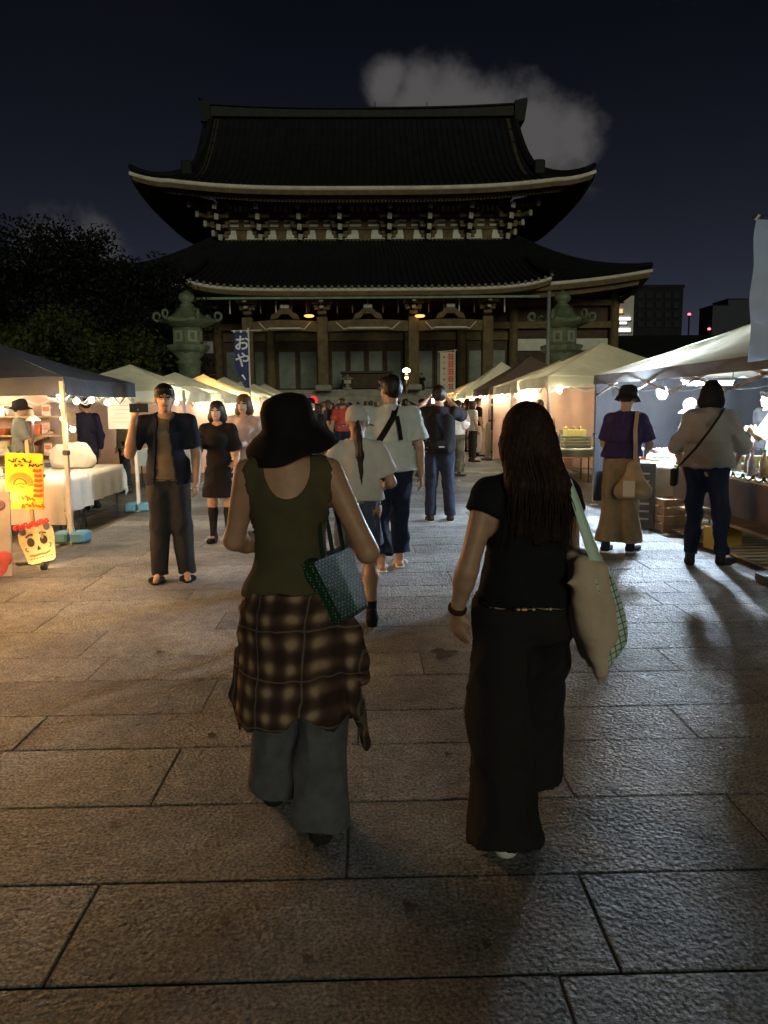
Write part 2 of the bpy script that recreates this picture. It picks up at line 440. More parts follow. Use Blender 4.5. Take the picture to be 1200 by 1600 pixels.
# offering box and small stone lanterns on the podium edge
hb(MB().cbox((0, 48.2, POD + .5), (3.0, 1.2, .9), .05).box((0, 48.2, POD + 1.05), (3.2, 1.3, .12)), 'offering_box', m_dwood)

# --- roofs -----------------------------------------------------------------
def lift(u, a, p=3.2): return a * abs(u) ** p
def hipped_roof(name, hw, y0, y1, z_e, ihw, iy0, iy1, z_t, up, sag, n=28, nt=9, parent=None, rib_every=.42):
    """four concave slopes from the eave rectangle to the inner rectangle; corners swept up"""
    parts = []
    def P(side, u, t):                      # u in -1..1 along the eave, t 0 eave .. 1 top
        if side in (0, 2):
            xo, xi = hw * u, ihw * u
            yo, yi = (y0, iy0) if side == 0 else (y1, iy1)
            x = xo + (xi - xo) * t; y = yo + (yi - yo) * t
        else:
            sx = 1 if side == 1 else -1
            yo = (y0 + y1) / 2 + (y1 - y0) / 2 * u; yi = (iy0 + iy1) / 2 + (iy1 - iy0) / 2 * u
            x = sx * (hw + (ihw - hw) * t); y = yo + (yi - yo) * t
        z = z_e + (z_t - z_e) * (t - sag * math.sin(math.pi * t)) + lift(u, up) * (1 - t) ** 2
        return Vector((x, y, z))
    roof = MB()
    for side in range(4): roof.grid([[P(side, -1 + 2 * j / n, i / nt) for j in range(n + 1)] for i in range(nt + 1)])
    ro = hb(roof, name, m_tile, smooth=True)
    # white eave edge, brown fascia and soffit
    ed = MB(); fa = MB()
    for side in range(4):
        pts = [P(side, -1 + 2 * j / n, 0) for j in range(n + 1)]
        cx, cy = 0, (y0 + y1) / 2
        def inn(p, d, dz): 
            q = p.copy(); q.z += dz
            if side in (0, 2): q.y += d * (1 if side == 0 else -1); q.x *= (1 - d / hw)
            else: q.x -= d * (1 if side == 1 else -1); q.y = cy + (q.y - cy) * (1 - d / ((y1 - y0) / 2))
            return q
        ed.grid([[inn(p, 0, -.02) for p in pts], [inn(p, -.03, -.05) for p in pts], [inn(p, -.03, -.19) for p in pts], [inn(p, .05, -.22) for p in pts]])
        fa.grid([[inn(p, .05, -.22) for p in pts], [inn(p, .10, -.5) for p in pts], [inn(p, .55, -.55) for p in pts], [inn(p, .6, -.85) for p in pts]])
    hb(ed, 'eave_edge', m_eave, ro, True); hb(fa, 'fascia', m_wood, ro)
    ribs = MB()
    for side in (0, 1, 3):
        ln = 2 * hw if side == 0 else (y1 - y0); k = int(ln / rib_every)
        for j in range(k + 1):
            u = -1 + 2 * j / k; pts = [P(side, u, i / 6) + Vector((0, 0, .02)) for i in range(7)]
            ribs.tube(pts, .07, 5, True)
    tag(hb(ribs, 'tile_rows', m_tile, ro), kind='stuff')
    for sx in (-1, 1):                        # corner ridges with end tiles
        pts = [P(0, sx, i / 10) + Vector((0, 0, .12)) for i in range(11)]; pts[0] += Vector((0, 0, .12))
        hb(MB().tube(pts, [.13] + [.2] * 10, 6), 'corner_ridge', m_tile, ro)
    return ro, P
# lower roof
LY0 = 47.0
z_le = zat(446, LY0, 870)
LHW = at(1019, 432, LY0).x - TX
UY0 = 53.6                                  # front of the upper storey
z_ub = zat(377, UY0)
UHW = at(800, 372, UY0).x - TX - .2
low, lowP = hipped_roof('lower_roof', LHW, LY0, 69, z_le, UHW + .5, UY0 - .2, 62.4, z_ub, 0.95, .10)
hb(MB().box((0, 58, z_le - .1), (2 * LHW - 4, 18, .2)), 'ceiling_board', m_dwood, low)
# porch roof (kohai): a tongue of the lower roof reaching out over the steps
KE = 44.0; khw = (at(862, 440, KE).x - at(287, 440, KE).x) / 2; kxc = (at(862, 440, KE).x + at(287, 440, KE).x) / 2 - TX
z_ke = zat(449, KE)
def KP(u, t):
    y = KE + (50.6 - KE) * t
    z = z_ke + (z_le + 2.15 - z_ke) * (t - .07 * math.sin(math.pi * t)) + (lift(u, .5, 7) + .06 * u * u) * (1 - t)
    return Vector((kxc + khw * u, y, z))
kr = hb(MB().grid([[KP(-1 + j / 20, i / 8) for j in range(41)] for i in range(9)]), 'porch_roof', m_tile, smooth=True)
ep = [KP(-1 + j / 20, 0) for j in range(41)]
hb(MB().grid([[p + Vector((0, d, z)) for p in ep] for d, z in ((0, -.02), (-.03, -.05), (-.03, -.17), (.05, -.2))]), 'eave_edge', m_eave, kr, True)
hb(MB().grid([[p + Vector((0, d, z)) for p in ep] for d, z in ((.05, -.2), (.1, -.42), (.5, -.47), (3.2, -.1))]), 'fascia', m_wood, kr)
NK = int(2 * khw / .37)
for j in range(NK + 1):
    u = -1 + 2 * j / NK
    t_ = hb(MB().tube([KP(u, i / 5) + Vector((0, 0, .03)) for i in range(6)], .075, 6), 'tile_row', m_tile, kr)
    p = KP(u, 0); hb(MB().lathe([(.095, -.03), (.095, .03), (.06, .045)], 8, p + Vector((0, -.06, .03)), Matrix.Rotation(R(90), 3, 'X')), 'end_tile', mat('end_tile', (.12, .125, .115), .6), t_)
for u in (-1, 1):
    hb(MB().tube([KP(u, i / 8) + Vector((0, 0, .16)) for i in range(9)], [.1] + [.19] * 8, 6), 'verge_ridge', m_tile, kr)
hb(MB().box((kxc, KE + .35, z_ke - .5), (2 * khw - 1.2, .14, .12)), 'gutter_beam', mat('copper_gutter', (.20, .26, .18), .6, (3, .3)), kr)

# --- upper storey: brackets and plaster
z_ut = zat(318, UY0)
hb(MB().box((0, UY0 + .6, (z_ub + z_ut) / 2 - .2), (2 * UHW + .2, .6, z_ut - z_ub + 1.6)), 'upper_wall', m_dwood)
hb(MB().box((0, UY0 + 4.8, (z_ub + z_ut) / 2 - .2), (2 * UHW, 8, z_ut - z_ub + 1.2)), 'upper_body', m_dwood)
bx = [at(p, 350, UY0).x - TX for p in (340, 402, 464, 526, 602, 663, 725, 786)]
bx = [x - (bx[0] + bx[-1]) / 2 for x in bx]
def zz(py): return zat(py, UY0)
for x in bx:
    b = MB()
    for k in range(4):
        z0 = zz(371) + k * (zz(328) - zz(371)) / 3.4
        b.box((x, UY0 - .1 - k * .32, z0), (.3, .8 + .55 * k, .22)); b.box((x, UY0 - k * .5, z0 + .12), (.9 + .22 * k, .22, .2))
        for s_ in (-1, 1): b.cbox((x + s_ * (.38 + .1 * k), UY0 - k * .5, z0 + .32), (.3, .3, .2), .04)
    o = hb(b, 'bracket', m_wood)
    for k in range(4):
        z0 = zz(371) + k * (zz(328) - zz(371)) / 3.4; yf = UY0 - .1 - k * .32 - .4 - .275 * k
        hb(MB().poly([(x - .15, yf - .06, z0 - .22), (x + .12, yf - .06, z0 - .26), (x + .15, yf - .06, z0 + .1), (x - .12, yf - .06, z0 + .16)], (0, 1, 0), .12), 'bracket_tip', m_tip, o)
for a, b_ in zip(bx[:-1], bx[1:]):
    xm, w = (a + b_) / 2, (b_ - a)
    pw = MB().box((xm, UY0 + .2, (zz(376) + zz(318)) / 2), (w - .3, .12, zz(318) - zz(376)))
    bay = hb(pw, 'frieze_board', m_wood)
    for s_ in (-1, 1):
        q = [(.10, 0), (.40, 0), (.36, .35), (.26, .55), (.25, 1), (.13, 1), (.11, .5)]
        q = [(xm + s_ * w * (.02 + p), zz(373) + (zz(359) - zz(373)) * h) for p, h in q]
        hb(MB().poly([(p, UY0 + .05, h) for p, h in q], (0, 1, 0), .07), 'plaster_panel', m_plaster, bay)
        for (pa, pb) in ((353.5, 350), (346, 342.5)):
            hb(MB().box((xm + s_ * w * .19, UY0 + .08, (zz(pa) + zz(pb)) / 2), (w * .24, .06, zz(pb) - zz(pa))), 'plaster_strip', m_plaster, bay)
    hb(MB().box((xm, UY0 + .08, zz(356.5)), (w - .3, .14, .13)), 'tie_beam', m_wood, bay)
    hb(MB().box((xm, UY0 - .12, zz(337.5)), (w - .3, .3, .22)), 'tie_beam', m_wood, bay)
    for k in range(5):
        hb(MB().poly([(xm + w * (.13 * (k - 2) - .035) - (.04 if k == 0 else 0), UY0 - .2, zz(332)), (xm + w * (.13 * (k - 2) + .035) + (.04 if k == 4 else 0), UY0 - .2, zz(332)),
                      (xm + w * (.12 * (k - 2) + .03), UY0 - .2, zz(322)), (xm + w * (.12 * (k - 2) - .03), UY0 - .2, zz(322))], (0, 1, 0), .08), 'plaster_block', m_plaster, bay)
hb(MB().box((0, UY0 - 1.6, zz(318) + .55), (2 * UHW + 2.4, .25, .25)), 'purlin', m_wood)
for s_ in (-1, 1):                                # corner bracket arms reaching out under the hips
    o = MB(); tips = []
    for k in range(4):
        z0 = zz(368) + k * 0.52
        o.bar((s_ * UHW, UY0, z0), (s_ * (UHW + .3 + .42 * k), UY0 - .3 - .42 * k, z0 + .1), .26, .24)
        tips.append((s_ * (UHW + .33 + .42 * k), UY0 - .33 - .42 * k, z0 + .1))
    ob = hb(o, 'corner_bracket', m_wood)
    for t_ in tips: hb(MB().cbox(t_, (.24, .3, .42), .05), 'bracket_tip', m_tip, ob)

# upper roof: hip-and-gable
EY0 = 49.2
z_ue = zat(290, EY0); EHW = (at(925, 268, EY0).x - at(197, 272, EY0).x) / 2
RY = 58.4; z_r = zat(183, RY); RHW = (at(795, 180, RY).x - at(318, 180, RY).x) / 2 - .1
GHW = RHW + .45
def prof(t): return t - .135 * math.sin(math.pi * t)
def UP(x, t):                                   # front slope over the gable body
    u = x / EHW
    return Vector((x, EY0 + (RY - EY0) * t, z_ue + (z_r - z_ue) * prof(t) + lift(u, .85) * (1 - t) ** 3))
gx = lambda t: RHW + (GHW + .55 - RHW) * (1 - t) ** 2
nt = 14
up = MB()
for mir in (0, 1):
    P = [[UP(gx(i / nt) * (-1 + j / 12), i / nt) for j in range(25)] for i in range(nt + 1)]
    if mir:
        for r_ in P:
            for p in r_: p.y = 2 * RY - p.y
    up.grid(P)
uro = hb(up, 'upper_roof', m_tile, smooth=True)
TS = .33                                          # height (as t) where the hip skirt meets the gable
sk = MB()
def skirt(sx, v, s):                              # s 0 at side eave .. 1 at gable foot ; v -1..1 front..back
    d = (EHW - (GHW + .45)) * s
    x = sx * (EHW - d); yh = (RY - EY0) * (1 - TS * s)
    z = z_ue + (z_r - z_ue) * prof(TS * s) + lift(v, .62) * (1 - s) ** 2 + .28 * (1 - s) ** 2
    return Vector((x, RY + yh * v, z))
for sx in (-1, 1):
    sk.grid([[skirt(sx, -1 + j / 10, i / 6) for j in range(21)] for i in range(7)])
    # front and back hips between gable edge and corner
    for mir in (-1, 1):
        P = []
        for i in range(7):
            s_ = i / 6; t = TS * s_; row = []
            for j in range(7):
                w_ = j / 6; xa = gx(t); xb = skirt(sx, -1, s_).x
                pa = UP(sx * xa, t); pb = skirt(sx, -1, s_)
                q = Vector((sx * xa + (xb - sx * xa) * w_, pa.y + (pb.y - pa.y) * w_, 0))
                q.z = pa.z + (pb.z - pa.z) * w_ ** 2.0
                if mir > 0: q.y = 2 * RY - q.y
                row.append(q)
            P.append(row)
        sk.grid(P)
hb(sk, 'hip_skirt', m_tile, uro, True)
ecur = []                                          # the front eave curve, tip to tip
for j in range(61):
    x = EHW * (-1 + j / 30); xa = gx(0)
    if abs(x) <= xa: p = UP(x, 0)
    else:
        w_ = (abs(x) - xa) / (EHW - xa); pa = UP(math.copysign(xa, x), 0); pb = skirt(math.copysign(1, x), -1, 0)
        p = Vector((x, pa.y + (pb.y - pa.y) * w_, pa.z + (pb.z - pa.z) * w_ ** 2))
    ecur.append(p)
def ring(d, z): return [Vector((p.x * (1 - d / EHW), p.y + d, p.z + z)) for p in ecur]
hb(MB().grid([ring(0, -.02), ring(-.04, -.06), ring(-.04, -.22), ring(.06, -.26)]), 'eave_edge', m_eave, uro, True)
hb(MB().grid([ring(.06, -.26), ring(.15, -.5), ring(.8, -.5), ring(.9, -.62)]), 'fascia', m_wood, uro)
sofin = [Vector((max(-UHW - .3, min(UHW + .3, p.x * (UHW + .3) / EHW)), UY0 + .2, zz(322) + .75)) for p in ecur]
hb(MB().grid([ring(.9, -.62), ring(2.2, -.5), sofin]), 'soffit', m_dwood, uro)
raf = MB()
for j in range(2, 59):
    for f_ in (0, .5):
        i = j + f_; a = ring(.9, -.66)[j].lerp(ring(.9, -.66)[min(j + 1, 60)], f_); b_ = sofin[j].lerp(sofin[min(j + 1, 60)], f_)
        raf.bar(a, a.lerp(b_, .55) + Vector((0, 0, -.12)), .12, .16)
tag(hb(raf, 'rafters', m_wood, uro), kind='stuff')
for sx in (-1, 1):                                 # soffit under the side eaves
    pts = [skirt(sx, -1 + j / 10, 0) + Vector((-sx * .3, 0, -.7)) for j in range(21)]
    hb(MB().grid([pts, [Vector((sx * (UHW + .3), max(UY0, min(RY + 4.8, p.y)), zz(322) + .4)) for p in pts]]), 'side_soffit', m_dwood, uro)
    hb(MB().grid([[skirt(sx, -1 + j / 10, 0) + Vector((sx * .02, 0, z)) for j in range(21)] for z in (-.03, -.25)]), 'side_eave_edge', m_eave, uro, True)
    hb(MB().grid([[skirt(sx, -1 + j / 10, 0) + Vector((-sx * d, 0, z)) for j in range(21)] for d, z in ((0, -.25), (.1, -.62), (.3, -.7))]), 'side_fascia', m_wood, uro)
    g = [UP(sx * gx(t / 8), t / 8) for t in range(2, 9)]
    gb = [Vector((p.x, 2 * RY - p.y, p.z)) for p in g][::-1]
    gp = [Vector((sx * (RHW - .25), p.y, p.z)) for p in g + gb[1:]]
    hb(MB().poly(gp, (-sx, 0, 0), .3), 'gable_wall', m_dwood, uro)
    verge = [UP(sx * gx(i / 10), i / 10) + Vector((0, 0, .12)) for i in range(3, 11)]
    hb(MB().tube(verge, .26, 6), 'verge_ridge', m_tile, uro)
    hip = [skirt(sx, -1, i / 6) + Vector((0, 0, .14)) for i in range(7)]; hip[0].z += .15
    hb(MB().tube(hip, [.14] + [.24] * 6, 6), 'corner_ridge', m_tile, uro)
    e_ = verge[0]; hb(MB().cbox(e_ + Vector((0, -.1, .2)), (.7, .3, .9), .12), 'demon_tile', m_tile, uro)
rb = MB()
for j in range(int(2 * GHW / .42) + 1):
    x = -GHW + .42 * j; rb.tube([UP(x, i / 9) + Vector((0, 0, .03)) for i in range(10)], .075, 5)
tag(hb(rb, 'tile_rows', m_tile, uro), kind='stuff')
# great ridge, slightly hollow in the middle
rp = [(RHW + .25) * (-1 + j / 12) for j in range(25)]
rg = MB()
rise = lambda x: .28 * abs(x / RHW) ** 2.4
zt = zat(171, RY) - z_r
rg.grid([[Vector((x, RY - .5, z_r - .15 + rise(x) * .3)) for x in rp], [Vector((x, RY - .42, z_r + zt * .72 + rise(x))) for x in rp], [Vector((x, RY - .6, z_r + zt * .74 + rise(x))) for x in rp],
         [Vector((x, RY - .5, z_r + zt + rise(x))) for x in rp], [Vector((x, RY + .5, z_r + zt + rise(x))) for x in rp], [Vector((x, RY + .45, z_r - .15)) for x in rp]])
ridge = hb(rg, 'main_ridge', mat('ridge_tile', (.024, .023, .021), .7, (2, .3)), uro)
for sx in (-1, 1):
    x = sx * (RHW + .3)
    hb(MB().poly([(x - .35, RY - .7, z_r - .5), (x + .35, RY - .7, z_r - .5), (x + .45 + sx * .1, RY - .7, z_r + zt + .35), (x + sx * .5, RY - .7, z_r + zt + .55), (x - .1, RY - .7, z_r + zt + .42), (x - .35, RY - .7, z_r + zt + .36)], (0, 1, 0), 1.4), 'ridge_end_tile', m_tile, uro)
for px, h in ((586, 7), (667, 8)):                 # lightning rods
    x = at(px, 170, RY).x - TX; hb(MB().tube([(x, RY, z_r + zt - .1), (x, RY, z_r + zt + .5)], .03, 5), 'lightning_rod', m_tile, uro)

# --- trees -----------------------------------------------------------------
def leaf_mat(n, c):
    ma = mat(n, c, .6, (0.6, .45), spec=.2, trans=.15); return ma
M_LEAF = [leaf_mat('leaf_dark', (.010, .012, .007)), leaf_mat('leaf_mid', (.018, .023, .009)), leaf_mat('leaf_lit', (.05, .062, .014))]  # palest leaf colour carries the light falling on the low tree
m_bark = mat('bark', (.05, .04, .03), .9, (6, .4), (20, .5, .03))
def tree(name, label, base, h, rad, lm, nleaf, leaf=.28, clumps=26, seed=1, group=None, flat=.75):
    rng = np.random.default_rng(seed)
    root = empty(name, base, rng.uniform(0, 6), label, 'tree', group)
    tr = MB(); th = h * .42
    pts = [Vector((0, 0, -.1))]
    for i in range(1, 6): pts.append(Vector((rng.normal(0, .12) * i * .5, rng.normal(0, .12) * i * .5, th * i / 5)))
    tr.tube(pts, [h * .03 * (1 - .12 * i) for i in range(6)], 8)
    cl = []
    for k in range(clumps):
        a = rng.uniform(0, 2 * math.pi); zf = rng.uniform(.28, 1.0); rr = rad * math.sqrt(max(.05, 1 - ((zf - .58) / .46) ** 2)) * rng.uniform(.35, .95)
        cl.append((Vector((rr * math.cos(a), rr * math.sin(a), h * zf)), rad * rng.uniform(.22, .42)))
    for c, r_ in cl[:14]:
        s0 = pts[3 + int(rng.integers(0, 3))]; mid = s0.lerp(c, .5) + Vector((0, 0, -.05 * h))
        tr.tube([s0, mid, c], [h * .011, h * .007, h * .003], 5)
    tr.build('trunk', m_bark, root, True)
    n_each = nleaf // clumps; V = []; 
    for c, r_ in cl:
        d = rng.normal(size=(n_each, 3)); d /= np.linalg.norm(d, axis=1)[:, None]
        p = np.array(c) + d * (r_ * rng.uniform(.35, 1.08, (n_each, 1))) * np.array([1, 1, flat])
        t1 = rng.normal(size=(n_each, 3)); t1 /= np.linalg.norm(t1, axis=1)[:, None]
        t2 = np.cross(t1, d + rng.normal(0, .5, (n_each, 3))); t2 /= np.linalg.norm(t2, axis=1)[:, None] + 1e-6
        sz = leaf * rng.uniform(.5, 1.1, (n_each, 1))
        V.append(np.stack([p - t1 * sz, p + t2 * sz * .45, p + t1 * sz, p - t2 * sz * .45], 1).reshape(-1, 3))
    V = np.concatenate(V); nq = len(V) // 4
    me = bpy.data.meshes.new('crown'); me.vertices.add(len(V)); me.vertices.foreach_set('co', V.astype(np.float32).ravel())
    me.loops.add(nq * 4); me.loops.foreach_set('vertex_index', np.arange(nq * 4, dtype=np.int32))
    me.polygons.add(nq); me.polygons.foreach_set('loop_start', np.arange(0, nq * 4, 4, dtype=np.int32)); me.polygons.foreach_set('loop_total', np.full(nq, 4, np.int32))
    me.update(); me.materials.append(lm); link(bpy.data.objects.new('crown', me), root)
    return root
G_T = 'trees beside the temple hall'
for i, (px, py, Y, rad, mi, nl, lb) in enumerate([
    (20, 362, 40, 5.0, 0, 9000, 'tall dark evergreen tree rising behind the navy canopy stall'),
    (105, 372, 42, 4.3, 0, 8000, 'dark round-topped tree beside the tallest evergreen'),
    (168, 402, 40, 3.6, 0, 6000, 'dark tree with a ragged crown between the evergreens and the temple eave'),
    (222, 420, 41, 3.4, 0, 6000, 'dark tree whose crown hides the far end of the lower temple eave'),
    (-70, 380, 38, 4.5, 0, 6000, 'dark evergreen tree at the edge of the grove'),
    (105, 498, 27, 3.0, 2, 9000, 'low tree with a lit look in its lighter green leaf colour above the navy canopy'),
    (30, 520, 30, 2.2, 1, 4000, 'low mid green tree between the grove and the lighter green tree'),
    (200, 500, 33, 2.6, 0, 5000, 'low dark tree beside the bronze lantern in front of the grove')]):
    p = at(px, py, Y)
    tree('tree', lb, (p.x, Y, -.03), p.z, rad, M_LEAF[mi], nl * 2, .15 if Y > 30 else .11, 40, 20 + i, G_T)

# --- buildings to the far side -----------------------------------------------
m_bdark = mat('dark_facade', (.022, .022, .025), .9, (.3, .3), spec=.05)
m_bwhite = mat('pale_facade', (.5, .47, .46), .8, (.5, .15))
m_win = mat('lit_window', (.8, .8, .8), .5, emis=((1, .95, .88), 1.6))
m_winw = mat('warm_window', (.8, .6, .3), .5, emis=((1, .62, .25), .9))
m_dimwin = mat('dim_window', (.03, .03, .034), .8, spec=.05)
m_red = mat('red_beacon', (.8, .05, .05), .5, emis=((1, .06, .08), 9))
def block(name, label, px0, px1, pyt, Y, dp, ma, z0=-.03):
    a, b_ = at(px0, pyt, Y), at(px1, pyt, Y); w = b_.x - a.x
    root = empty(name, ((a.x + b_.x) / 2, Y, 0), 0, label, 'building')
    MB().box((0, dp / 2, (a.z + z0) / 2), (w, dp, a.z - z0)).build('wall', ma, root)
    MB().box((0, dp / 2, a.z + .2), (w + .3, dp + .3, .4)).build('roof', m_bdark, root)
    return root, a, b_
YB = 95
r1, a1, b1 = block('apartment_block', 'pale apartment block with a lit stairwell beyond the temple eave', 940, 991, 462, YB, 14, m_bwhite)
ox = r1.location.x
for (x0, x1, y0, y1, wm) in ((965, 973, 468, 472, m_winw), (964, 972, 483, 490, m_winw), (962, 984, 496, 501, m_win), (960, 978, 503, 507, m_win), (960, 984, 513, 519, m_win)):
    p, q = at(x0, y0, YB), at(x1, y1, YB)
    w_ = MB().box(((p.x + q.x) / 2 - ox, -.12, (p.z + q.z) / 2), (q.x - p.x, .2, p.z - q.z)).build('window', wm, r1)
    MB().box(((p.x + q.x) / 2 - ox, -.2, q.z - .05), (q.x - p.x + .3, .3, .1)).build('sill', m_bdark, w_)
p, q = at(961, 470, YB), at(962, 520, YB)
MB().box((p.x - ox, -.3, (p.z + q.z) / 2), (.25, .4, p.z - q.z)).build('stair_rail', m_bdark, r1)
r1b, a1, b1 = block('apartment_block', 'low block with one lit window strip beside the bronze lantern', 905, 938, 484, 90, 10, m_bdark)
p, q = at(913, 498, 90), at(932, 506, 90)
for k in range(3):
    xa = p.x + (q.x - p.x) * k / 3
    MB().box((xa + (q.x - p.x) / 6 - r1b.location.x, -.1, (p.z + q.z) / 2), ((q.x - p.x) / 3 - .15, .2, p.z - q.z)).build('window', m_win, r1b)
r2, a2, b2 = block('apartment_block', 'dark stepped apartment block beyond the low storehouse roof', 992, 1068, 450, 110, 16, m_bdark)
for i in range(5):
    for j in range(4):
        p = at(1000 + i * 14, 462 + j * 15, 110); MB().box((p.x - r2.location.x, -.1, p.z), (.8, .15, .8)).build('window', m_dimwin, r2)
r3, a3, b3 = block('tower_block', 'slim dark tower with a red beacon on the skyline', 1114, 1138, 478, 300, 12, mat('hazed_facade', (.055, .060, .080), .9, spec=.05))  # distance haze is mixed into the towers' facade colour
r4, a4, b4 = block('tower_block', 'wider dark tower on the skyline beside the pale blue banner', 1138, 1190, 468, 320, 14, MATS['hazed_facade'])
for px, py, Y, lb in ((1077, 491, 290, 'red aircraft beacon on a thin mast over the skyline'), (1108, 514, 285, 'lower red aircraft beacon on a short mast over the skyline')):
    p = at(px, py, Y); ms = empty('beacon_mast', (p.x, Y, 0), 0, lb, 'beacon mast')
    MB().tube([(0, 0, 0), (0, 0, p.z)], .3, 6).build('mast', m_bdark, ms); MB().lathe([(.2, -.4), (.55, -.2), (.55, .2), (.2, .4)], 8, (0, 0, p.z)).build('beacon', m_red, ms)
# the long low roofed corridor beside the hall
p, q = at(895, 545, 62), at(1215, 545, 62); zt = zat(519, 62, 1000)
sh = empty('storehouse', ((p.x + q.x) / 2, 62, 0), 0, 'long low storehouse with a dark tiled roof beside the temple', 'building')
w = q.x - p.x
MB().box((0, 3, zt * .36), (w, 6, zt * .72)).build('wall', m_bdark, sh)
MB().poly([(-w / 2 - .8, -1.2, zt * .68), (-w / 2 - .8, 3, zt), (-w / 2 - .8, 7.2, zt * .68)], (1, 0, 0), w + 1.6).build('roof', m_tile, sh)
# ================================================================== PEOPLE
def V3(*a): return np.array(a, float)
class Sdf:
    """signed-distance grid -> one smooth continuous surface (surface nets)"""
    def __init__(s, lo, hi, vox):
        s.v = vox; s.lo = np.array(lo, float) - 2 * vox
        s.n = np.ceil((np.array(hi, float) + 2 * vox - s.lo) / vox).astype(int) + 1
        s.ax = [s.lo[i] + vox * np.arange(s.n[i]) for i in range(3)]
        s.g = np.full(s.n, 9.0, np.float32)
    def _sl(s, lo, hi):
        a = np.clip(np.floor((lo - s.lo) / s.v).astype(int), 0, s.n); b = np.clip(np.ceil((hi - s.lo) / s.v).astype(int) + 1, 0, s.n)
        if np.any(b <= a): return None, None
        sl = tuple(slice(a[i], b[i]) for i in range(3))
        return sl, (s.ax[0][sl[0]][:, None, None], s.ax[1][sl[1]][None, :, None], s.ax[2][sl[2]][None, None, :])
    def _put(s, sl, d, k, sub=False):
        g = s.g[sl]
        if sub: s.g[sl] = np.maximum(g, -d); return
        if k > 0:
            h = np.maximum(k - np.abs(g - d), 0) / k; s.g[sl] = np.minimum(g, d) - h * h * k * .25
        else: s.g[sl] = np.minimum(g, d)
    def cap(s, a, b, ra, rb=None, k=.02, flat=None, sub=False):
        a, b = np.array(a, float), np.array(b, float); rb = ra if rb is None else rb
        m = max(ra, rb) * (flat[2] if flat is not None and len(flat) > 2 else 1) + k + 3 * s.v
        sl, P = s._sl(np.minimum(a, b) - m, np.maximum(a, b) + m)
        if sl is None: return s
        ab = b - a; L2 = max(ab @ ab, 1e-9)
        q = [P[i] - a[i] for i in range(3)]
        t = np.clip((q[0] * ab[0] + q[1] * ab[1] + q[2] * ab[2]) / L2, 0, 1)
        r = [q[i] - t * ab[i] for i in range(3)]
        d2 = r[0] ** 2 + r[1] ** 2 + r[2] ** 2
        if flat is not None:
            n, kf = np.array(flat[0], float), flat[1]; n = n / np.linalg.norm(n)
            w = r[0] * n[0] + r[1] * n[1] + r[2] * n[2]; d2 = d2 + (kf * kf - 1) * w * w
        s._put(sl, np.sqrt(d2) - (ra + (rb - ra) * t), k, sub); return s
    def chain(s, pts, rs, k=.02, flat=None):
        for i in range(len(pts) - 1): s.cap(pts[i], pts[i + 1], rs[i], rs[i + 1], k, flat)
        return s
    def ell(s, c, r, k=.02, rot=None, sub=False):
        c, r = np.array(c, float), np.array(r, float); m = max(r) + k + 3 * s.v
        sl, P = s._sl(c - m, c + m)
        if sl is None: return s
        q = [P[i] - c[i] for i in range(3)]
        if rot is not None:
            M = np.array(rot)      # columns = local axes
            q = [sum(q[j] * M[j][i] for j in range(3)) for i in range(3)]
        k0 = np.sqrt(sum((q[i] / r[i]) ** 2 for i in range(3))); k1 = np.sqrt(sum((q[i] / (r[i] ** 2)) ** 2 for i in range(3))) + 1e-9
        s._put(sl, k0 * (k0 - 1) / k1, k, sub); return s
    def frust(s, c0, c1, r0, r1, k=.01):
        """elliptical frustum between heights c0.z<c1.z (skirts, hems): r=(rx,ry)"""
        c0, c1 = np.array(c0, float), np.array(c1, float); m = max(*r0, *r1) + k + 3 * s.v
        lo = np.minimum(c0, c1) - m; hi = np.maximum(c0, c1) + m; sl, P = s._sl(lo, hi)
        if sl is None: return s
        t = np.clip((P[2] - c0[2]) / (c1[2] - c0[2]), 0, 1)
        cx, cy = c0[0] + (c1[0] - c0[0]) * t, c0[1] + (c1[1] - c0[1]) * t
        rx, ry = r0[0] + (r1[0] - r0[0]) * t, r0[1] + (r1[1] - r0[1]) * t
        kk = np.sqrt(((P[0] - cx) / rx) ** 2 + ((P[1] - cy) / ry) ** 2)
        d = (kk - 1) * np.minimum(rx, ry)
        d = np.maximum(d, np.maximum(c0[2] - P[2], P[2] - c1[2])); s._put(sl, d, k); return s
    def cut(s, n, c):
        """keep n.p <= c"""
        d = n[0] * s.ax[0][:, None, None] + n[1] * s.ax[1][None, :, None] + n[2] * s.ax[2][None, None, :] - c
        s.g = np.maximum(s.g, d.astype(np.float32)); return s
    def mesh(s, disp=None):
        g = s.g; ins = g < 0
        c = [ins[i:g.shape[0] - 1 + i, j:g.shape[1] - 1 + j, k:g.shape[2] - 1 + k] for i in (0, 1) for j in (0, 1) for k in (0, 1)]
        cnt = sum(x.astype(np.int8) for x in c); act = (cnt > 0) & (cnt < 8); I, J, K = np.nonzero(act)
        if len(I) == 0: return np.zeros((0, 3)), np.zeros((0, 4), int)
        vid = np.full(act.shape, -1, np.int64); vid[I, J, K] = np.arange(len(I))
        cv = np.stack([g[I + i, J + j, K + k] for i in (0, 1) for j in (0, 1) for k in (0, 1)], 1)
        cp = np.array([(i, j, k) for i in (0, 1) for j in (0, 1) for k in (0, 1)], float)
        acc = np.zeros((len(I), 3)); n = np.zeros(len(I))
        for a in range(8):
            for b in range(a + 1, 8):
                if np.abs(cp[a] - cp[b]).sum() != 1: continue
                m = (cv[:, a] < 0) != (cv[:, b] < 0); den = cv[:, a] - cv[:, b]
                t = np.where(m, cv[:, a] / np.where(np.abs(den) < 1e-9, 1, den), 0)
                acc += np.where(m[:, None], cp[a] + t[:, None] * (cp[b] - cp[a]), 0); n += m
        P = s.lo + (np.stack([I, J, K], 1) + acc / np.maximum(n, 1)[:, None]) * s.v
        Q = []
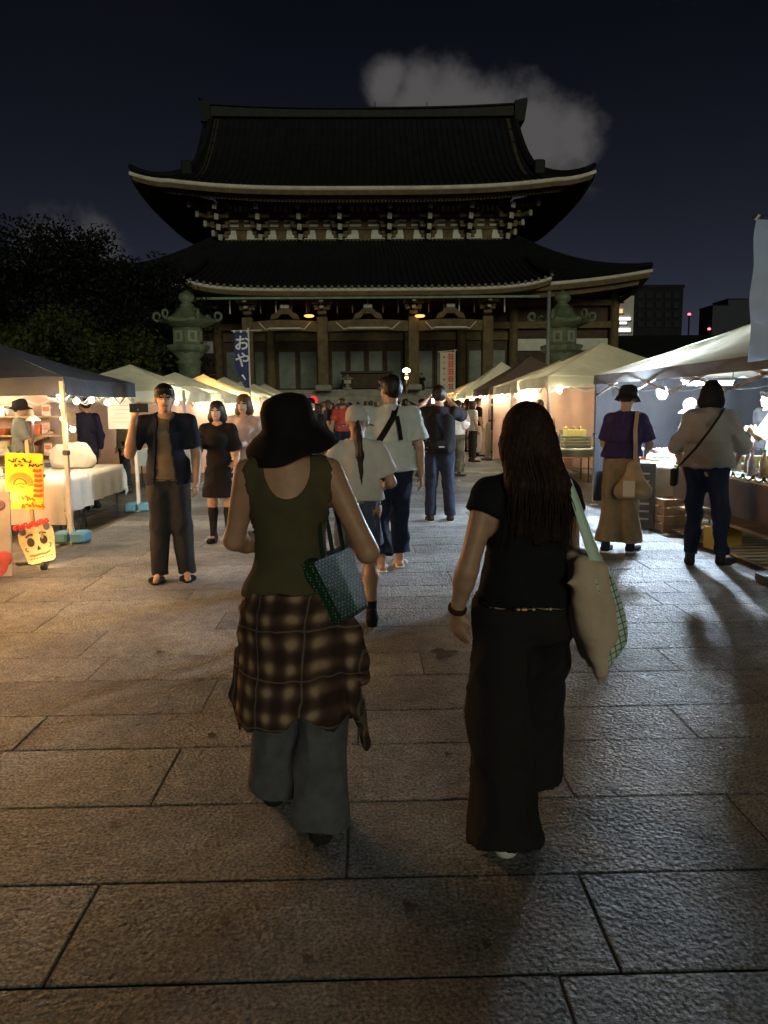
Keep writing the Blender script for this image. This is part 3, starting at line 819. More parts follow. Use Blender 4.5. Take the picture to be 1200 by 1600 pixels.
        for ax in range(3):
            sh = [0, 0, 0]; sh[ax] = 1
            a = ins[tuple(slice(0, g.shape[i] - sh[i]) for i in range(3))]; b = ins[tuple(slice(sh[i], g.shape[i]) for i in range(3))]
            E = np.argwhere(a != b); o1, o2 = [(1, 2), (2, 0), (0, 1)][ax]
            E = E[(E[:, o1] > 0) & (E[:, o2] > 0) & (E[:, o1] < g.shape[o1] - 1) & (E[:, o2] < g.shape[o2] - 1)]
            fl = a[E[:, 0], E[:, 1], E[:, 2]]
            def cell(d1, d2):
                e = E.copy(); e[:, o1] -= d1; e[:, o2] -= d2; return vid[e[:, 0], e[:, 1], e[:, 2]]
            q = np.stack([cell(1, 1), cell(0, 1), cell(0, 0), cell(1, 0)], 1); q[~fl] = q[~fl][:, ::-1]; Q.append(q)
        Q = np.concatenate(Q); Q = Q[(Q >= 0).all(1)]
        if disp is not None:
            nr = np.zeros_like(P); fn = np.cross(P[Q[:, 2]] - P[Q[:, 0]], P[Q[:, 3]] - P[Q[:, 1]])
            for i in range(4): np.add.at(nr, Q[:, i], fn)
            nr /= np.linalg.norm(nr, axis=1)[:, None] + 1e-12; P = P + nr * disp(P, nr)[:, None]
        return P, Q
    def build(s, name, ma, parent, disp=None):
        P, Q = s.mesh(disp)
        me = bpy.data.meshes.new(name); me.vertices.add(len(P)); me.vertices.foreach_set('co', P.astype(np.float32).ravel())
        me.loops.add(Q.size); me.loops.foreach_set('vertex_index', Q.astype(np.int32).ravel())
        me.polygons.add(len(Q)); me.polygons.foreach_set('loop_start', np.arange(0, Q.size, 4, dtype=np.int32)); me.polygons.foreach_set('loop_total', np.full(len(Q), 4, np.int32))
        me.update(); me.polygons.foreach_set('use_smooth', np.ones(len(Q), bool)); me.materials.append(ma)
        return link(bpy.data.objects.new(name, me), parent)

def folds(seed, amp, f=(9, 9, 3.0), warp=.8):
    rng = np.random.default_rng(seed); ks = [(rng.normal(0, 1, 3) * np.array(f) * (1.0 + .6 * i), rng.uniform(0, 6.3), .6 ** i) for i in range(4)]
    def d(P, nr):
        w = warp * np.sin(P @ np.array([5.1, 3.3, 7.7]) + seed); out = 0
        for k, ph, a in ks: out = out + a * (1 - 2 * np.abs(np.sin((P @ k + ph + w) * .9)) ** .7)
        return amp * (out * .85 + .55)
    return d

SKIN = {}
def skin(c=(.42, .25, .17)):
    k = tuple(c)
    if k not in SKIN: SKIN[k] = mat('skin_%d' % len(SKIN), c, .5, (25, .12), (140, .12, .004), spec=.35)
    return SKIN[k]
def cloth(name, c, amt=.15, rough=.9, **kw): return mat('cloth_' + name, c, rough, (14, amt), (320, .25, .003), spec=.15, **kw)
m_hair = mat('hair_black', (.012, .009, .008), .5, (40, .5), spec=.3)
m_hair_b = mat('hair_brown', (.035, .018, .012), .5, (60, .5), spec=.35)
m_hair_k = mat('hair_light_brown', (.06, .032, .018), .5, (50, .4), spec=.35)
m_eye = mat('eye_dark', (.01, .008, .007), .25, spec=.5); m_lip = mat('lip', (.35, .12, .10), .5); m_lens = mat('glasses_frame', (.02, .018, .016), .3)

BASE = dict(hip=(.09, 0, .90), knee=(.095, .012, .49), ank=(.095, -.02, .08), sho=(.165, 0, 1.385), elb=(.215, -.03, 1.11), wri=(.235, .05, .87))
def person(name, label, loc, face, H, wear, pose=None, vox=.011, sex='f', group=None, fat=1.0, z=0.0, zrot=0.0):
    """face: heading, 0 = looking along the path towards the temple (+Y). Local frame: +X the person's right, +Y forward."""
    pose = pose or {}; s = H / 1.7; J = {}
    sw = 1.0 if sex == 'f' else 1.12; lean = np.array(pose.get('lean', (0, 0)), float)      # (sideways, forward) shift of the shoulders
    for k, v in BASE.items():
        for sd, sg in (('R', 1), ('L', -1)):
            p = V3(v[0] * sg, v[1], v[2])
            if k in ('sho', 'elb', 'wri'): p[0] *= (sw if k == 'sho' else 1.03 * sw); p[:2] += lean * (1 if k == 'sho' else .9)
            J[k + sd] = np.array(pose[k + sd], float) if (k + sd) in pose else p
    bob = pose.get('bob', 0)
    neck = V3(lean[0], lean[1] - .012, 1.44); head = np.array(pose.get('head', V3(lean[0] * 1.12, lean[1] * 1.18 + .018, 1.592)), float)
    hy, hp, hr = R(pose.get('hyaw', 0)), R(pose.get('hpitch', 0)), R(pose.get('hroll', 0))
    HM = (Matrix.Rotation(hy, 3, 'Z') @ Matrix.Rotation(hp, 3, 'X') @ Matrix.Rotation(hr, 3, 'Y'))
    hN = np.array(HM)
    for k in J: J[k] = J[k] * s
    neck, head = neck * s, head * s
    def hpnt(x, y, z_): return head + hN @ (np.array((x, y, z_)) * s)
    pel = V3(0, 0, .94) * s; waist = (V3(lean[0] * .35, lean[1] * .35, 1.10)) * s; chest = (V3(lean[0] * .8, lean[1] * .8 + .005, 1.29)) * s
    sh_mid = (J['shoR'] + J['shoL']) / 2
    root = empty(name, (loc[0], loc[1], z), face, label, 'person', group)
    allp = np.array(list(J.values()) + [head, pel]); lo = allp.min(0) - .27 * s; hi = allp.max(0) + .27 * s; layers = []; lo[2] = -.01; hi[2] = max(hi[2], head[2] + .17 * s)
    f_ = fat
    # ---------------- body: one continuous skin
    B = Sdf(lo, hi, vox)
    fem = sex == 'f'
    B.cap(pel + V3(-.055, 0, 0) * s, pel + V3(.055, 0, 0) * s, .115 * s * f_, k=.05, flat=((0, 1, 0), 1.15))
    B.cap(pel, waist, .12 * s * f_, .108 * s * f_, .06, ((0, 1, 0), 1.25)); B.cap(waist, chest, .108 * s * f_, .128 * s * f_, .06, ((0, 1, 0), 1.3))
    B.cap(chest, chest + (neck - chest) * .55, .13 * s * f_, .10 * s, .06, ((0, 1, 0), 1.35))
    for sd, sg in (('R', 1), ('L', -1)):
        hp_, kn, an = J['hip' + sd], J['knee' + sd], J['ank' + sd]
        B.cap(hp_, kn, .087 * s * f_, .056 * s, .04); cm = kn + (an - kn) * .3 + V3(0, -.012, 0) * s
        B.chain([kn, cm, an], [.052 * s, .055 * s, .033 * s], .03)
        td = np.array(pose.get('toe' + sd, V3(.02 * sg, .16, -.055)), float) * s
        B.chain([an + V3(0, -.03, -.045) * s, an + td * .55 + V3(0, 0, -.008) * s, an + td], [.032 * s, .032 * s, .022 * s], .025)
        so, el, wr = J['sho' + sd], J['elb' + sd], J['wri' + sd]; ak = 1.0 if fem else 1.12
        B.cap(neck + V3(0, 0, -.03) * s, so + V3(-.02 * sg, 0, -.005) * s, .045 * s, .045 * s, .05)
        B.cap(so, el, .050 * s * ak * f_, .037 * s * ak, .035); fm = el + (wr - el) * .28
        B.chain([el, fm, wr], [.038 * s * ak, .037 * s * ak, .025 * s * ak], .025)
        # hand: palm + four fingers + thumb leaving the side of the palm
        d = wr - el; d /= np.linalg.norm(d); d = np.array(pose.get('hand' + sd, d), float); d /= np.linalg.norm(d)
        pn = np.array(pose.get('palm' + sd, V3(-sg, 0, 0)), float); pn -= d * (pn @ d); pn /= np.linalg.norm(pn) + 1e-9
        ac = np.cross(pn, d) * sg * -1          # towards the thumb
        if 'thumb' + sd in pose: ac *= pose['thumb' + sd]
        curl = pose.get('curl' + sd, .35); fk = min(.006, vox * .6)
        pe = wr + d * .085 * s
        B.cap(wr + d * .02 * s, pe - d * .01 * s, .033 * s, .037 * s, .015, (pn, 2.3)); 
        for q, (off, ln) in enumerate(((.029, .068), (.0095, .077), (-.0095, .071), (-.027, .056))):
            b0 = pe + ac * off * s * .95 - d * .012 * s; d1 = d + pn * curl * .5 + ac * off * 2.2; d1 /= np.linalg.norm(d1)
            d2 = d + pn * curl * 1.9 + ac * off * 1.2; d2 /= np.linalg.norm(d2); m_ = b0 + d1 * ln * .58 * s; e_ = m_ + d2 * ln * .55 * s
            B.chain([b0, m_, e_], [.0092 * s, .0083 * s, .0068 * s], fk)
        tb = wr + d * .028 * s + ac * .026 * s; t1 = tb + (d * .6 + ac * .62 + pn * .35) * .042 * s; t2 = t1 + (d * .9 + ac * .25 + pn * .4) * .034 * s
        B.chain([tb, t1, t2], [.0125 * s, .0105 * s, .008 * s], .008)
    B.cap(neck - V3(0, 0, .04) * s, head + hN @ (V3(0, -.025, -.06) * s), .056 * s, .05 * s, .03)
    B.ell(hpnt(0, -.012, .035), V3(.073, .092, .082) * s, .03, hN); B.ell(hpnt(0, .022, -.035), V3(.056, .068, .075) * s, .035, hN)
    B.cap(hpnt(0, .052, -.088), hpnt(0, .06, -.092), .022 * s, k=.03)
    B.chain([hpnt(0, .084, .012), hpnt(0, .106, -.028)], [.008 * s, .0135 * s], .014)
    for sg in (-1, 1): B.ell(hpnt(.076 * sg, -.005, -.01), V3(.012, .02, .032) * s, .006, hN)
    sk_ = skin(wear.get('skin', (.42, .25, .17)))
    # face
    if wear.get('faced', True) and vox < .016:
        for sg in (-1, 1):
            e = Sdf(hpnt(.031 * sg, .08, .012) - .03, hpnt(.031 * sg, .08, .012) + .03, .0035 if vox < .013 else .005)
            e.cap(hpnt(.022 * sg, .0835, .010), hpnt(.042 * sg, .0765, .011), .0075 * s, k=0); e.build('eye', m_eye, root)
            e = Sdf(hpnt(.031 * sg, .08, .032) - .03, hpnt(.031 * sg, .08, .032) + .03, .004 if vox < .013 else .006)
            e.cap(hpnt(.018 * sg, .087, .032), hpnt(.047 * sg, .077, .033), .006 * s, k=0); e.build('eyebrow', m_hair, root)
        e = Sdf(hpnt(0, .09, -.06) - .04, hpnt(0, .09, -.06) + .04, .004)
        e.cap(hpnt(-.017, .083, -.062), hpnt(.017, .083, -.062), .0085 * s, k=0, flat=((0, 0, 1), 1.3)); e.build('lips', m_lip, root)
    if wear.get('glasses'):
        g = MB()
        for sg in (-1, 1):
            g.tube([Vector(hpnt(sg * (.033 + .024 * math.cos(a)), .096, .012 + .019 * math.sin(a))) for a in [i * math.pi / 6 for i in range(13)]], .0024, 5)
            g.tube([Vector(hpnt(sg * .057, .094, .016)), Vector(hpnt(sg * .076, .06, .016)), Vector(hpnt(sg * .082, -.01, .012))], .0024, 5)
        g.tube([Vector(hpnt(-.009, .098, .016)), Vector(hpnt(.009, .098, .016))], .0024, 5)
        g.build('glasses', m_lens, root)
    # ---------------- trousers / skirt
    W = wear; bt = W.get('bottom'); bw = W.get('bw', 1.0)
    fs = W.get('seed', abs(hash(label)) % 97 if False else sum(map(ord, label)) % 97)
    fa = W.get('fold', .006)
    if bt in ('pants', 'shorts', 'wide'):
        lo2, hi2 = lo.copy(), hi.copy(); hi2[2] = 1.12 * s
        T = Sdf(lo, hi, vox); hem = W.get('hem', .05)
        T.cap(pel + V3(-.055, 0, .02) * s, pel + V3(.055, 0, .02) * s, .126 * s * f_, k=.05, flat=((0, 1, 0), 1.08)); T.cap(pel, waist - V3(0, 0, .02) * s, .132 * s * f_, .118 * s * f_, .05, ((0, 1, 0), 1.2))
        for sd, sg in (('R', 1), ('L', -1)):
            hp_, kn, an = J['hip' + sd], J['knee' + sd], J['ank' + sd]; sh_ = np.array((0, -.01, 0)) * s
            if bt == 'wide': rr = (.106, .098 * bw, .115 * bw)
            else: rr = (.100, .074 * bw, .066 * bw)
            if bt == 'shorts': T.cap(hp_, kn + (hp_ - kn) * .12, rr[0] * s * f_, .085 * bw * s, .05)
            else:
                dn = (an - kn); dn /= np.linalg.norm(dn); endp = an - dn * hem * s + (dn * .03 * s if bt == 'wide' else 0)
                T.cap(hp_, kn, rr[0] * s * f_, rr[1] * s, .05); T.cap(kn, endp + sh_, rr[1] * s, rr[2] * s, .04)
                cutp = endp + dn * .0
                # trim the rounded end flat, only near that ankle
                m = T._sl(endp - .2 * s, endp + .2 * s)
                if m[0] is not None:
                    P_ = m[1]; dd = (P_[0] - cutp[0]) * dn[0] + (P_[1] - cutp[1]) * dn[1] + (P_[2] - cutp[2]) * dn[2]
                    near = np.sqrt((P_[0] - endp[0]) ** 2 + (P_[1] - endp[1]) ** 2 + (P_[2] - endp[2]) ** 2) < .19 * s
                    T.g[m[0]] = np.where(near, np.maximum(T.g[m[0]], dd), T.g[m[0]])
        T.cut((0, 0, 1), W.get('waist', 1.04) * s); T.cut((0, 0, -1), -.012)
        layers.append((T, {'shorts': 'shorts'}.get(bt, 'trousers'), W['bc'], folds(fs, fa * W.get('bfold', 1.25), (9, 9, 3.2), 1.3)))
    elif bt == 'skirt':
        lo2, hi2 = lo.copy(), hi.copy(); hi2[2] = 1.12 * s
        T = Sdf(lo, hi, vox); hz = W.get('hemz', .55); kc = (J['kneeR'] + J['kneeL']) / 2
        T.frust(V3(kc[0] * .6, kc[1] * .6, hz * s), V3(0, 0, .97 * s), V3(.20 * bw, .16 * bw) * s, V3(.165, .125) * s * f_, .01); T.frust(V3(0, 0, .96 * s), V3(0, 0, 1.05 * s), V3(.165, .125) * s * f_, V3(.135, .105) * s * f_, .02)
        layers.append((T, 'skirt', W['bc'], folds(fs, fa * 1.5, (16, 16, 1.2))))
    # ---------------- top
    tp = W.get('top')
    if tp:
        T = Sdf(lo, hi, vox); lz = W.get('lz', .92); q = W.get('loose', 1.0); bx_ = W.get('box', 1.0)
        T.cap(chest, chest + (neck - chest) * .60, .142 * s * f_ * q, .108 * s, .06, ((0, 1, 0), 1.3)); T.cap(waist, chest, .128 * s * f_ * q * bx_, .142 * s * f_ * q, .06, ((0, 1, 0), 1.25))
        hemc = V3(pel[0] * .8, 0, lz * s); hr_ = (.172 * f_ * q * bx_ * s, .135 * f_ * q * bx_ * s)
        wr_ = (.140 * f_ * q * bx_ * s, .112 * f_ * q * bx_ * s)
        if W.get('dress'):
            hr_ = (W.get('dr', .235) * s, W.get('dr', .235) * .8 * s); T.frust(hemc, waist + V3(0, 0, .02), hr_, wr_, .03)
        elif lz < 1.05: T.frust(hemc, waist + V3(0, 0, .05) * s, hr_, wr_, .03)
        for sd, sg in (('R', 1), ('L', -1)):
            so, el, wr = J['sho' + sd], J['elb' + sd], J['wri' + sd]; ak = 1.0 if fem else 1.1; sr = W.get('sr', 1.0)
            if tp != 'tank': T.cap(neck + V3(0, 0, -.035) * s, so + V3(-.01 * sg, 0, 0) * s, .052 * s, .058 * s, .05)
            sl_ = W.get('sleeve', .55)
            if tp == 'tank':
                T.cap(neck + V3(sg * .085, 0, -.028) * s, so + V3(-.055 * sg, 0, .008) * s, .047 * s, .044 * s, .03); T.cap(so + V3(-.06 * sg, 0, 0) * s, chest, .05 * s, .11 * s, .04)
            elif sl_ <= 1: e = so + (el - so) * sl_; T.cap(so, e, .064 * s * ak * f_, .066 * s * ak * sr, .04); endp, dn = e, (el - so)
            else: e = el + (wr - el) * (sl_ - 1); T.cap(so, el, .064 * s * ak * f_, .056 * s * ak * sr, .04); T.cap(el, e, .056 * s * ak * sr, .05 * s * ak * sr, .03); endp, dn = e, (wr - el)
            if tp != 'tank':
                dn = dn / np.linalg.norm(dn); r3 = .12 * s; m = T._sl(endp - r3, endp + r3)
                if m[0] is not None:
                    P_ = m[1]; dd = (P_[0] - endp[0]) * dn[0] + (P_[1] - endp[1]) * dn[1] + (P_[2] - endp[2]) * dn[2]
                    near = (P_[0] - endp[0]) ** 2 + (P_[1] - endp[1]) ** 2 + (P_[2] - endp[2]) ** 2 < (.105 * s) ** 2
                    T.g[m[0]] = np.where(near, np.maximum(T.g[m[0]], dd), T.g[m[0]])
        nk = neck + V3(0, .03, .035) * s
        if tp == 'tank':                # a close-fitting shell over the torso with scooped neck and armholes
            T.g = B.g - .007
            T.ell(neck + V3(0, -.10, -.005) * s, V3(.092, .13, .135) * s, 0, sub=True); T.ell(neck + V3(0, .1, -.01) * s, V3(.09, .13, .12) * s, 0, sub=True); T.cap(neck + V3(0, 0, .0) * s, head, .085 * s, .2 * s, 0, sub=True)
            for sd, sg in (('R', 1), ('L', -1)):
                so, el, wr = J['sho' + sd], J['elb' + sd], J['wri' + sd]; T.cap(so + V3(.045 * sg, 0, .03) * s, so + V3(.035 * sg, 0, -.10) * s, .062 * s, .062 * s, 0, sub=True); T.cap(so + V3(.05 * sg, 0, -.02) * s, el, .075 * s, .075 * s, 0, sub=True); T.cap(el, wr, .06 * s, .06 * s, 0, sub=True); T.cap(wr, wr + (wr - el) * .8, .07 * s, .07 * s, 0, sub=True)
            T.cut((0, 0, -1), -lz * s)
        else: T.ell(nk, V3(.074, .088, .07) * s, 0, sub=True)
        layers.append((T, {'tank': 'tank_top', 'blouse': 'blouse', 'shirt': 'shirt'}.get(tp, 'dress' if W.get('dress') else 't_shirt'), W['tc'], folds(fs + 3, fa if tp != 'tank' else .0012, (8, 8, 7))))
        if tp == 'shirt':
            c_ = Sdf(neck - .16, neck + .16, min(vox, .009)); c_.cap(neck + V3(0, -.01, -.02) * s, neck + V3(0, -.005, .03) * s, .072 * s, .066 * s, 0); c_.cut((0, 0, 1), neck[2] + .035 * s); c_.cut((0, 0, -1), -(neck[2] - .045 * s))
            c_.ell(neck + V3(0, .02, .05) * s, V3(.052, .075, .09) * s, 0, sub=True); c_.build('collar', W['tc'], root)
    if W.get('open'):      # open overshirt over the tee
        T = Sdf(lo, hi, vox); q = 1.09; lz = W.get('olz', .84)
        T.cap(chest, chest + (neck - chest) * .62, .15 * s * q, .112 * s, .06, ((0, 1, 0), 1.3)); T.cap(waist, chest, .142 * s * q, .15 * s * q, .06, ((0, 1, 0), 1.2)); T.frust(V3(0, 0, lz * s), waist + V3(0, 0, .05) * s, V3(.205, .15) * s, V3(.165, .135) * s, .03)
        for sd, sg in (('R', 1), ('L', -1)):
            so, el = J['sho' + sd], J['elb' + sd]; e = so + (el - so) * .78; T.cap(neck + V3(0, 0, -.03) * s, so, .056 * s, .066 * s, .05); T.cap(so, e, .072 * s, .077 * s, .04)
            dn = (el - so) / np.linalg.norm(el - so); m = T._sl(e - .12 * s, e + .12 * s); P_ = m[1]; dd = (P_[0] - e[0]) * dn[0] + (P_[1] - e[1]) * dn[1] + (P_[2] - e[2]) * dn[2]
            near = (P_[0] - e[0]) ** 2 + (P_[1] - e[1]) ** 2 + (P_[2] - e[2]) ** 2 < (.115 * s) ** 2; T.g[m[0]] = np.where(near, np.maximum(T.g[m[0]], dd), T.g[m[0]])
        X, Y_, Z = T.ax[0][:, None, None], T.ax[1][None, :, None], T.ax[2][None, None, :]
        gap = np.maximum(np.abs(X - .015 * s) - (.045 + .05 * np.clip((1.35 * s - Z) / (.5 * s), 0, 1)) * s, .02 - Y_); T.g = np.maximum(T.g, -gap.astype(np.float32))
        T.ell(neck + V3(0, .05, .03) * s, V3(.08, .1, .09) * s, 0, sub=True)
        layers.append((T, 'open_shirt', W['oc'], folds(fs + 5, fa, (8, 8, 6))))
    # what lies under a garment is kept inside it, so nothing pokes through
    er = max(.011, .85 * vox)
    for i in range(len(layers) - 1, -1, -1):
        C = layers[i][0].g
        for U in [layers[j][0] for j in range(i)] + ([] if layers[i][1] == 'tank_top' else [B]): U.g = np.where(C < 0, np.maximum(U.g, C + (er if U is B else er + 1.6 * fa)), U.g)
    for sd in 'RL':
        for a_, b_ in (('hip', 'knee'), ('knee', 'ank'), ('sho', 'elb'), ('elb', 'wri')): B.cap(J[a_ + sd], J[b_ + sd], .016 * s, k=0)
        B.cap(J['sho' + sd], chest, .016 * s, k=0); B.cap(J['hip' + sd], pel, .016 * s, k=0)
    B.cap(pel, chest, .03 * s, k=0); B.cap(chest, neck, .03 * s, k=0)
    B.build('body', sk_, root)
    for T, nm_, ma_, dp_ in layers: T.build(nm_, ma_, root, dp_)
    # ---------------- shoes
    if W.get('shoe'):
        for sd, sg in (('R', 1), ('L', -1)):
            an = J['ank' + sd]; td = np.array(pose.get('toe' + sd, V3(.02 * sg, .16, -.055)), float) * s
            v2 = max(min(vox, .009), .006); c0 = an + V3(0, -.035, -.05) * s; c1 = an + td
            T = Sdf(np.minimum(c0, c1) - .07, np.maximum(c0, c1) + .09, v2)
            up_ = np.cross(np.cross(c1 - c0, V3(0, 0, 1)), c1 - c0); up_ /= np.linalg.norm(up_) + 1e-9
            fz = (up_, 1.15)
            if W['shoe'] == 'sandal': 
                T.cap(c0 + up_ * -.018 * s, c1 + up_ * -.012 * s, .042 * s, .046 * s, 0, (up_, 3.0)); mid = c0 + (c1 - c0) * .72; T.cap(mid + V3(-.035, 0, .0) * s, mid + V3(.035, 0, .0) * s, .04 * s, k=0, flat=(up_, 1.3)); T.ell(mid + up_ * .0, V3(.036, .09, .03) * s, 0, sub=True)
            else:
                T.chain([c0, c0 + (c1 - c0) * .6, c1], [.043 * s, .046 * s, .036 * s], .02, fz); T.cap(c0 + up_ * .02 * s, an + V3(0, -.01, W.get('shaft', .01)) * s, .044 * s, .046 * s, .02)
            pl = min((c0 - up_ * .032 * s) @ up_, 9); T.cut(-up_, -((c0 @ up_) - .036 * s))
            T.build('sandal' if W['shoe'] == 'sandal' else 'shoe', W.get('shc', m_lens), root)
            if W['shoe'] == 'sneaker':
                so_ = Sdf(np.minimum(c0, c1) - .07, np.maximum(c0, c1) + .07, v2); so_.chain([c0 - up_ * .024 * s, c1 - up_ * .018 * s], [.045 * s, .043 * s], 0, (up_, 2.4)); so_.build('sole', W.get('solec', m_plaster), root)
    if W.get('sock'):
        hz = W['sock']
        for sd in 'RL':
            kn, an = J['knee' + sd], J['ank' + sd]; T = Sdf(np.minimum(kn, an) - .1, np.maximum(kn, an) + .1, vox); cm = kn + (an - kn) * .3 + V3(0, -.012, 0) * s
            a = kn + (an - kn) * hz; T.chain([kn, cm, an], [.056 * s, .059 * s, .038 * s], .02); T.cap(an, an + V3(0, .0, -.03) * s, .038 * s, k=.02); T.cut((0, 0, 1), a[2]); T.build('sock', W.get('sockc', m_lens), root)
    # ---------------- hair
    ht0 = W.get('hat'); hs = W.get('hair'); hm = W.get('hc', m_hair)
    if hs:
        hv = min(vox, .010) if vox < .014 else vox * .8
        T = Sdf(head - V3(.26, .26, .75) * s, head + V3(.26, .26, .22) * s, hv)
        hk = .93 if W.get('hat') else 1.0
        T.ell(hpnt(0, -.018, .045 * hk), V3(.086, .102, .088) * s * hk, .02, hN)
        if hs in ('short', 'crop'):
            T.ell(hpnt(0, -.05, -.005), V3(.078, .062, .07) * s, .03, hN); T.ell(hpnt(0, .055, .075), V3(.068, .05, .036) * s, .02, hN)
            T.ell(hpnt(0, .105, -.03), V3(.07, .06, .075) * s, 0, hN, sub=True)
        elif hs == 'bob':
            T.ell(hpnt(0, -.035, -.03), V3(.103, .092, .105) * s, .04, hN); T.cap(hpnt(-.06, -.03, -.08), hpnt(.06, -.03, -.08), .06 * s, k=.03); T.ell(hpnt(0, .12, -.05), V3(.066, .09, .10) * s, 0, hN, sub=True)
        elif hs == 'long':
            ln = W.get('hl', .36); hw_ = W.get('hw', .095)
            T.ell(hpnt(0, -.035, -.02), V3(.095, .09, .10) * s, .04, hN)
            for sg in (-1, 0, 1):
                a = hpnt(.045 * sg, -.05, -.03); b_ = V3(neck[0] + .055 * sg * s + W.get('hshift', 0) * s, neck[1] - .075 * s, neck[2] - .02 * s); c_ = b_ + V3(.012 * sg, -.015, -(ln + .03 * abs(sg - .3) * -1)) * s
                T.chain([a, b_, c_], [.062 * s, .058 * s, .030 * s], .03)
            T.ell(hpnt(0, .125, -.06), V3(.066, .09, .13) * s, 0, hN, sub=True)
        elif hs == 'pony':
            T.ell(hpnt(0, .115, -.03), V3(.066, .07, .08) * s, 0, hN, sub=True); t0 = hpnt(0, -.115, .0)
            T.chain([t0, t0 + V3(.0, -.035, -.05) * s, V3(t0[0] + .01 * s, neck[1] - .115 * s, neck[2] - .1 * s), V3(t0[0] + .02 * s, neck[1] - .125 * s, neck[2] - .32 * s)], [.024 * s, .034 * s, .036 * s, .014 * s], .02)
        elif hs == 'bun':
            T.ell(hpnt(0, -.11, .04), V3(.045, .045, .045) * s, .02, hN); T.ell(hpnt(0, .115, -.03), V3(.07, .07, .08) * s, 0, hN, sub=True)
        if ht0: T.g = T.g + (.011 * s if hs != 'pony' else .007 * s)
        sa = .0022 if vox < .013 else .003
        T.build('hair', hm, root, lambda P, nr: sa * np.sin(np.arctan2(P[:, 0] - head[0], P[:, 1] - head[1]) * 42 + 6 * np.sin(P[:, 2] * 9)) + sa * .7 * np.sin(np.arctan2(P[:, 0] - head[0], P[:, 1] - head[1]) * 97 + 11 * np.sin(P[:, 2] * 5)))
    # ---------------- hat
    ht = W.get('hat')
    if ht:
        hatm = W['hatc']; tilt = HM @ Euler((R(W.get('hatp', 0)), R(W.get('hatr', 0)), 0)).to_matrix(); c = Vector(hpnt(0, -.005, .03))
        if ht == 'bucket':
            pf = [(.0, .112), (.045, .110), (.078, .096), (.095, .062), (.099, .018), (.101, -.002), (.112, -.018), (.142, -.046), (.166, -.074), (.174, -.084), (.173, -.088), (.162, -.078), (.138, -.051), (.108, -.024), (.096, -.004)]
            if W.get('brim'): pf = [(r_ if z_ > -.02 else .1 + (r_ - .1) * W['brim'], z_ * (.55 if z_ < 0 else 1)) for r_, z_ in pf]
            b = MB(); rows = []; seg = 40
            for i, (r_, z_) in enumerate(pf):
                row = []
                for k in range(seg):
                    a = 2 * math.pi * k / seg; wv = max(0, r_ - .108) * (.14 * math.sin(2 * a + W.get('hph', .6)) + .12 * math.sin(3 * a + 2) + .05 * math.sin(7 * a))
                    dz = -wv * 1.2; row.append(c + tilt @ (Vector((r_ * math.cos(a) * (1 + .5 * wv), r_ * 1.08 * math.sin(a) * (1 + .3 * wv), z_ + dz)) * s))
                rows.append(row)
            b.grid(rows, True).build('hat', hatm, root, True)
        else:
            b = MB(); pf = [(.001, .110), (.04, .106), (.075, .082), (.092, .045), (.097, .0), (.096, -.022), (.091, -.022)]
            b.lathe(pf, 24, c, tilt @ Matrix.Diagonal((s, s * 1.12, s)))
            o = b.build('cap', hatm, root, True)
            vb = MB(); n = 12; sgv = W.get('visor', 1)
            rows = []
            for j, (rr, dz) in enumerate(((.09, 0), (.15, -.012), (.18, -.03), (.18, -.036), (.14, -.02), (.09, -.008))):
                row = []
                for k in range(n + 1):
                    a = R(90) + R(62) * (-1 + 2 * k / n); row.append(c + tilt @ (Vector((rr * .92 * math.cos(a), sgv * (.02 + (rr if j else .085) * math.sin(a) * 1.05), -.012 + dz - .03 * math.cos(a) ** 2)) * s))
                rows.append(row)
            vb.grid(rows).build('visor', hatm, o, True)
    root['_h'] = 0; del root['_h']
    return root, {k: v for k, v in J.items()}, s
def Wp(root, p):                       # a person's local point -> place
    a = root.rotation_euler[2]; return Vector((root.location.x + p[0] * math.cos(a) - p[1] * math.sin(a), root.location.y + p[0] * math.sin(a) + p[1] * math.cos(a), root.location.z + p[2]))
BLK = cloth('black', (.010, .010, .012)); BLK2 = cloth('soft_black', (.016, .015, .016)); NAVY = cloth('navy', (.012, .018, .040)); DENIM = cloth('denim', (.040, .052, .085), .25)
GDENIM = cloth('grey_denim', (.085, .088, .10), .25); WHITE = cloth('white', (.62, .62, .60), .06); CREAM = cloth('cream', (.55, .47, .42), .08); OLIVE = cloth('olive', (.075, .066, .034), .12)
KHAKI = cloth('khaki', (.20, .15, .09), .15); PURPLE = cloth('violet_navy', (.035, .025, .075)); GREYB = cloth('grey_blouse', (.27, .27, .275), .08); SAGE = cloth('sage', (.22, .28, .19), .1)
YEL = cloth('yellow', (.55, .52, .06), .1); TAUPE = cloth('taupe', (.17, .13, .09), .12); CHAR = cloth('charcoal', (.035, .035, .038)); GREY = cloth('mid_grey', (.16, .15, .15), .1); RED = cloth('red', (.42, .06, .04), .1)
BROWN = cloth('brown', (.10, .07, .06), .1); CAMO = mat('cloth_camo', (.06, .065, .04), .9, (9, .6), col2=(.16, .15, .10)); LBLUE = cloth('light_blue', (.25, .34, .5), .1); WBLUE = cloth('bluish_white', (.50, .55, .56), .06)
m_wshoe = cloth('white_leather', (.6, .58, .54)); m_dshoe = cloth('dark_leather', (.02, .018, .017)); m_tan = cloth('tan_leather', (.22, .13, .07))
PE = {}
def put(key, label, px, py, face, H, wear, pose=None, **kw):
    g = gnd(px, py); r = person('person', label, (g.x, g.y), R(face), H, wear, pose, **kw); PE[key] = r; return r

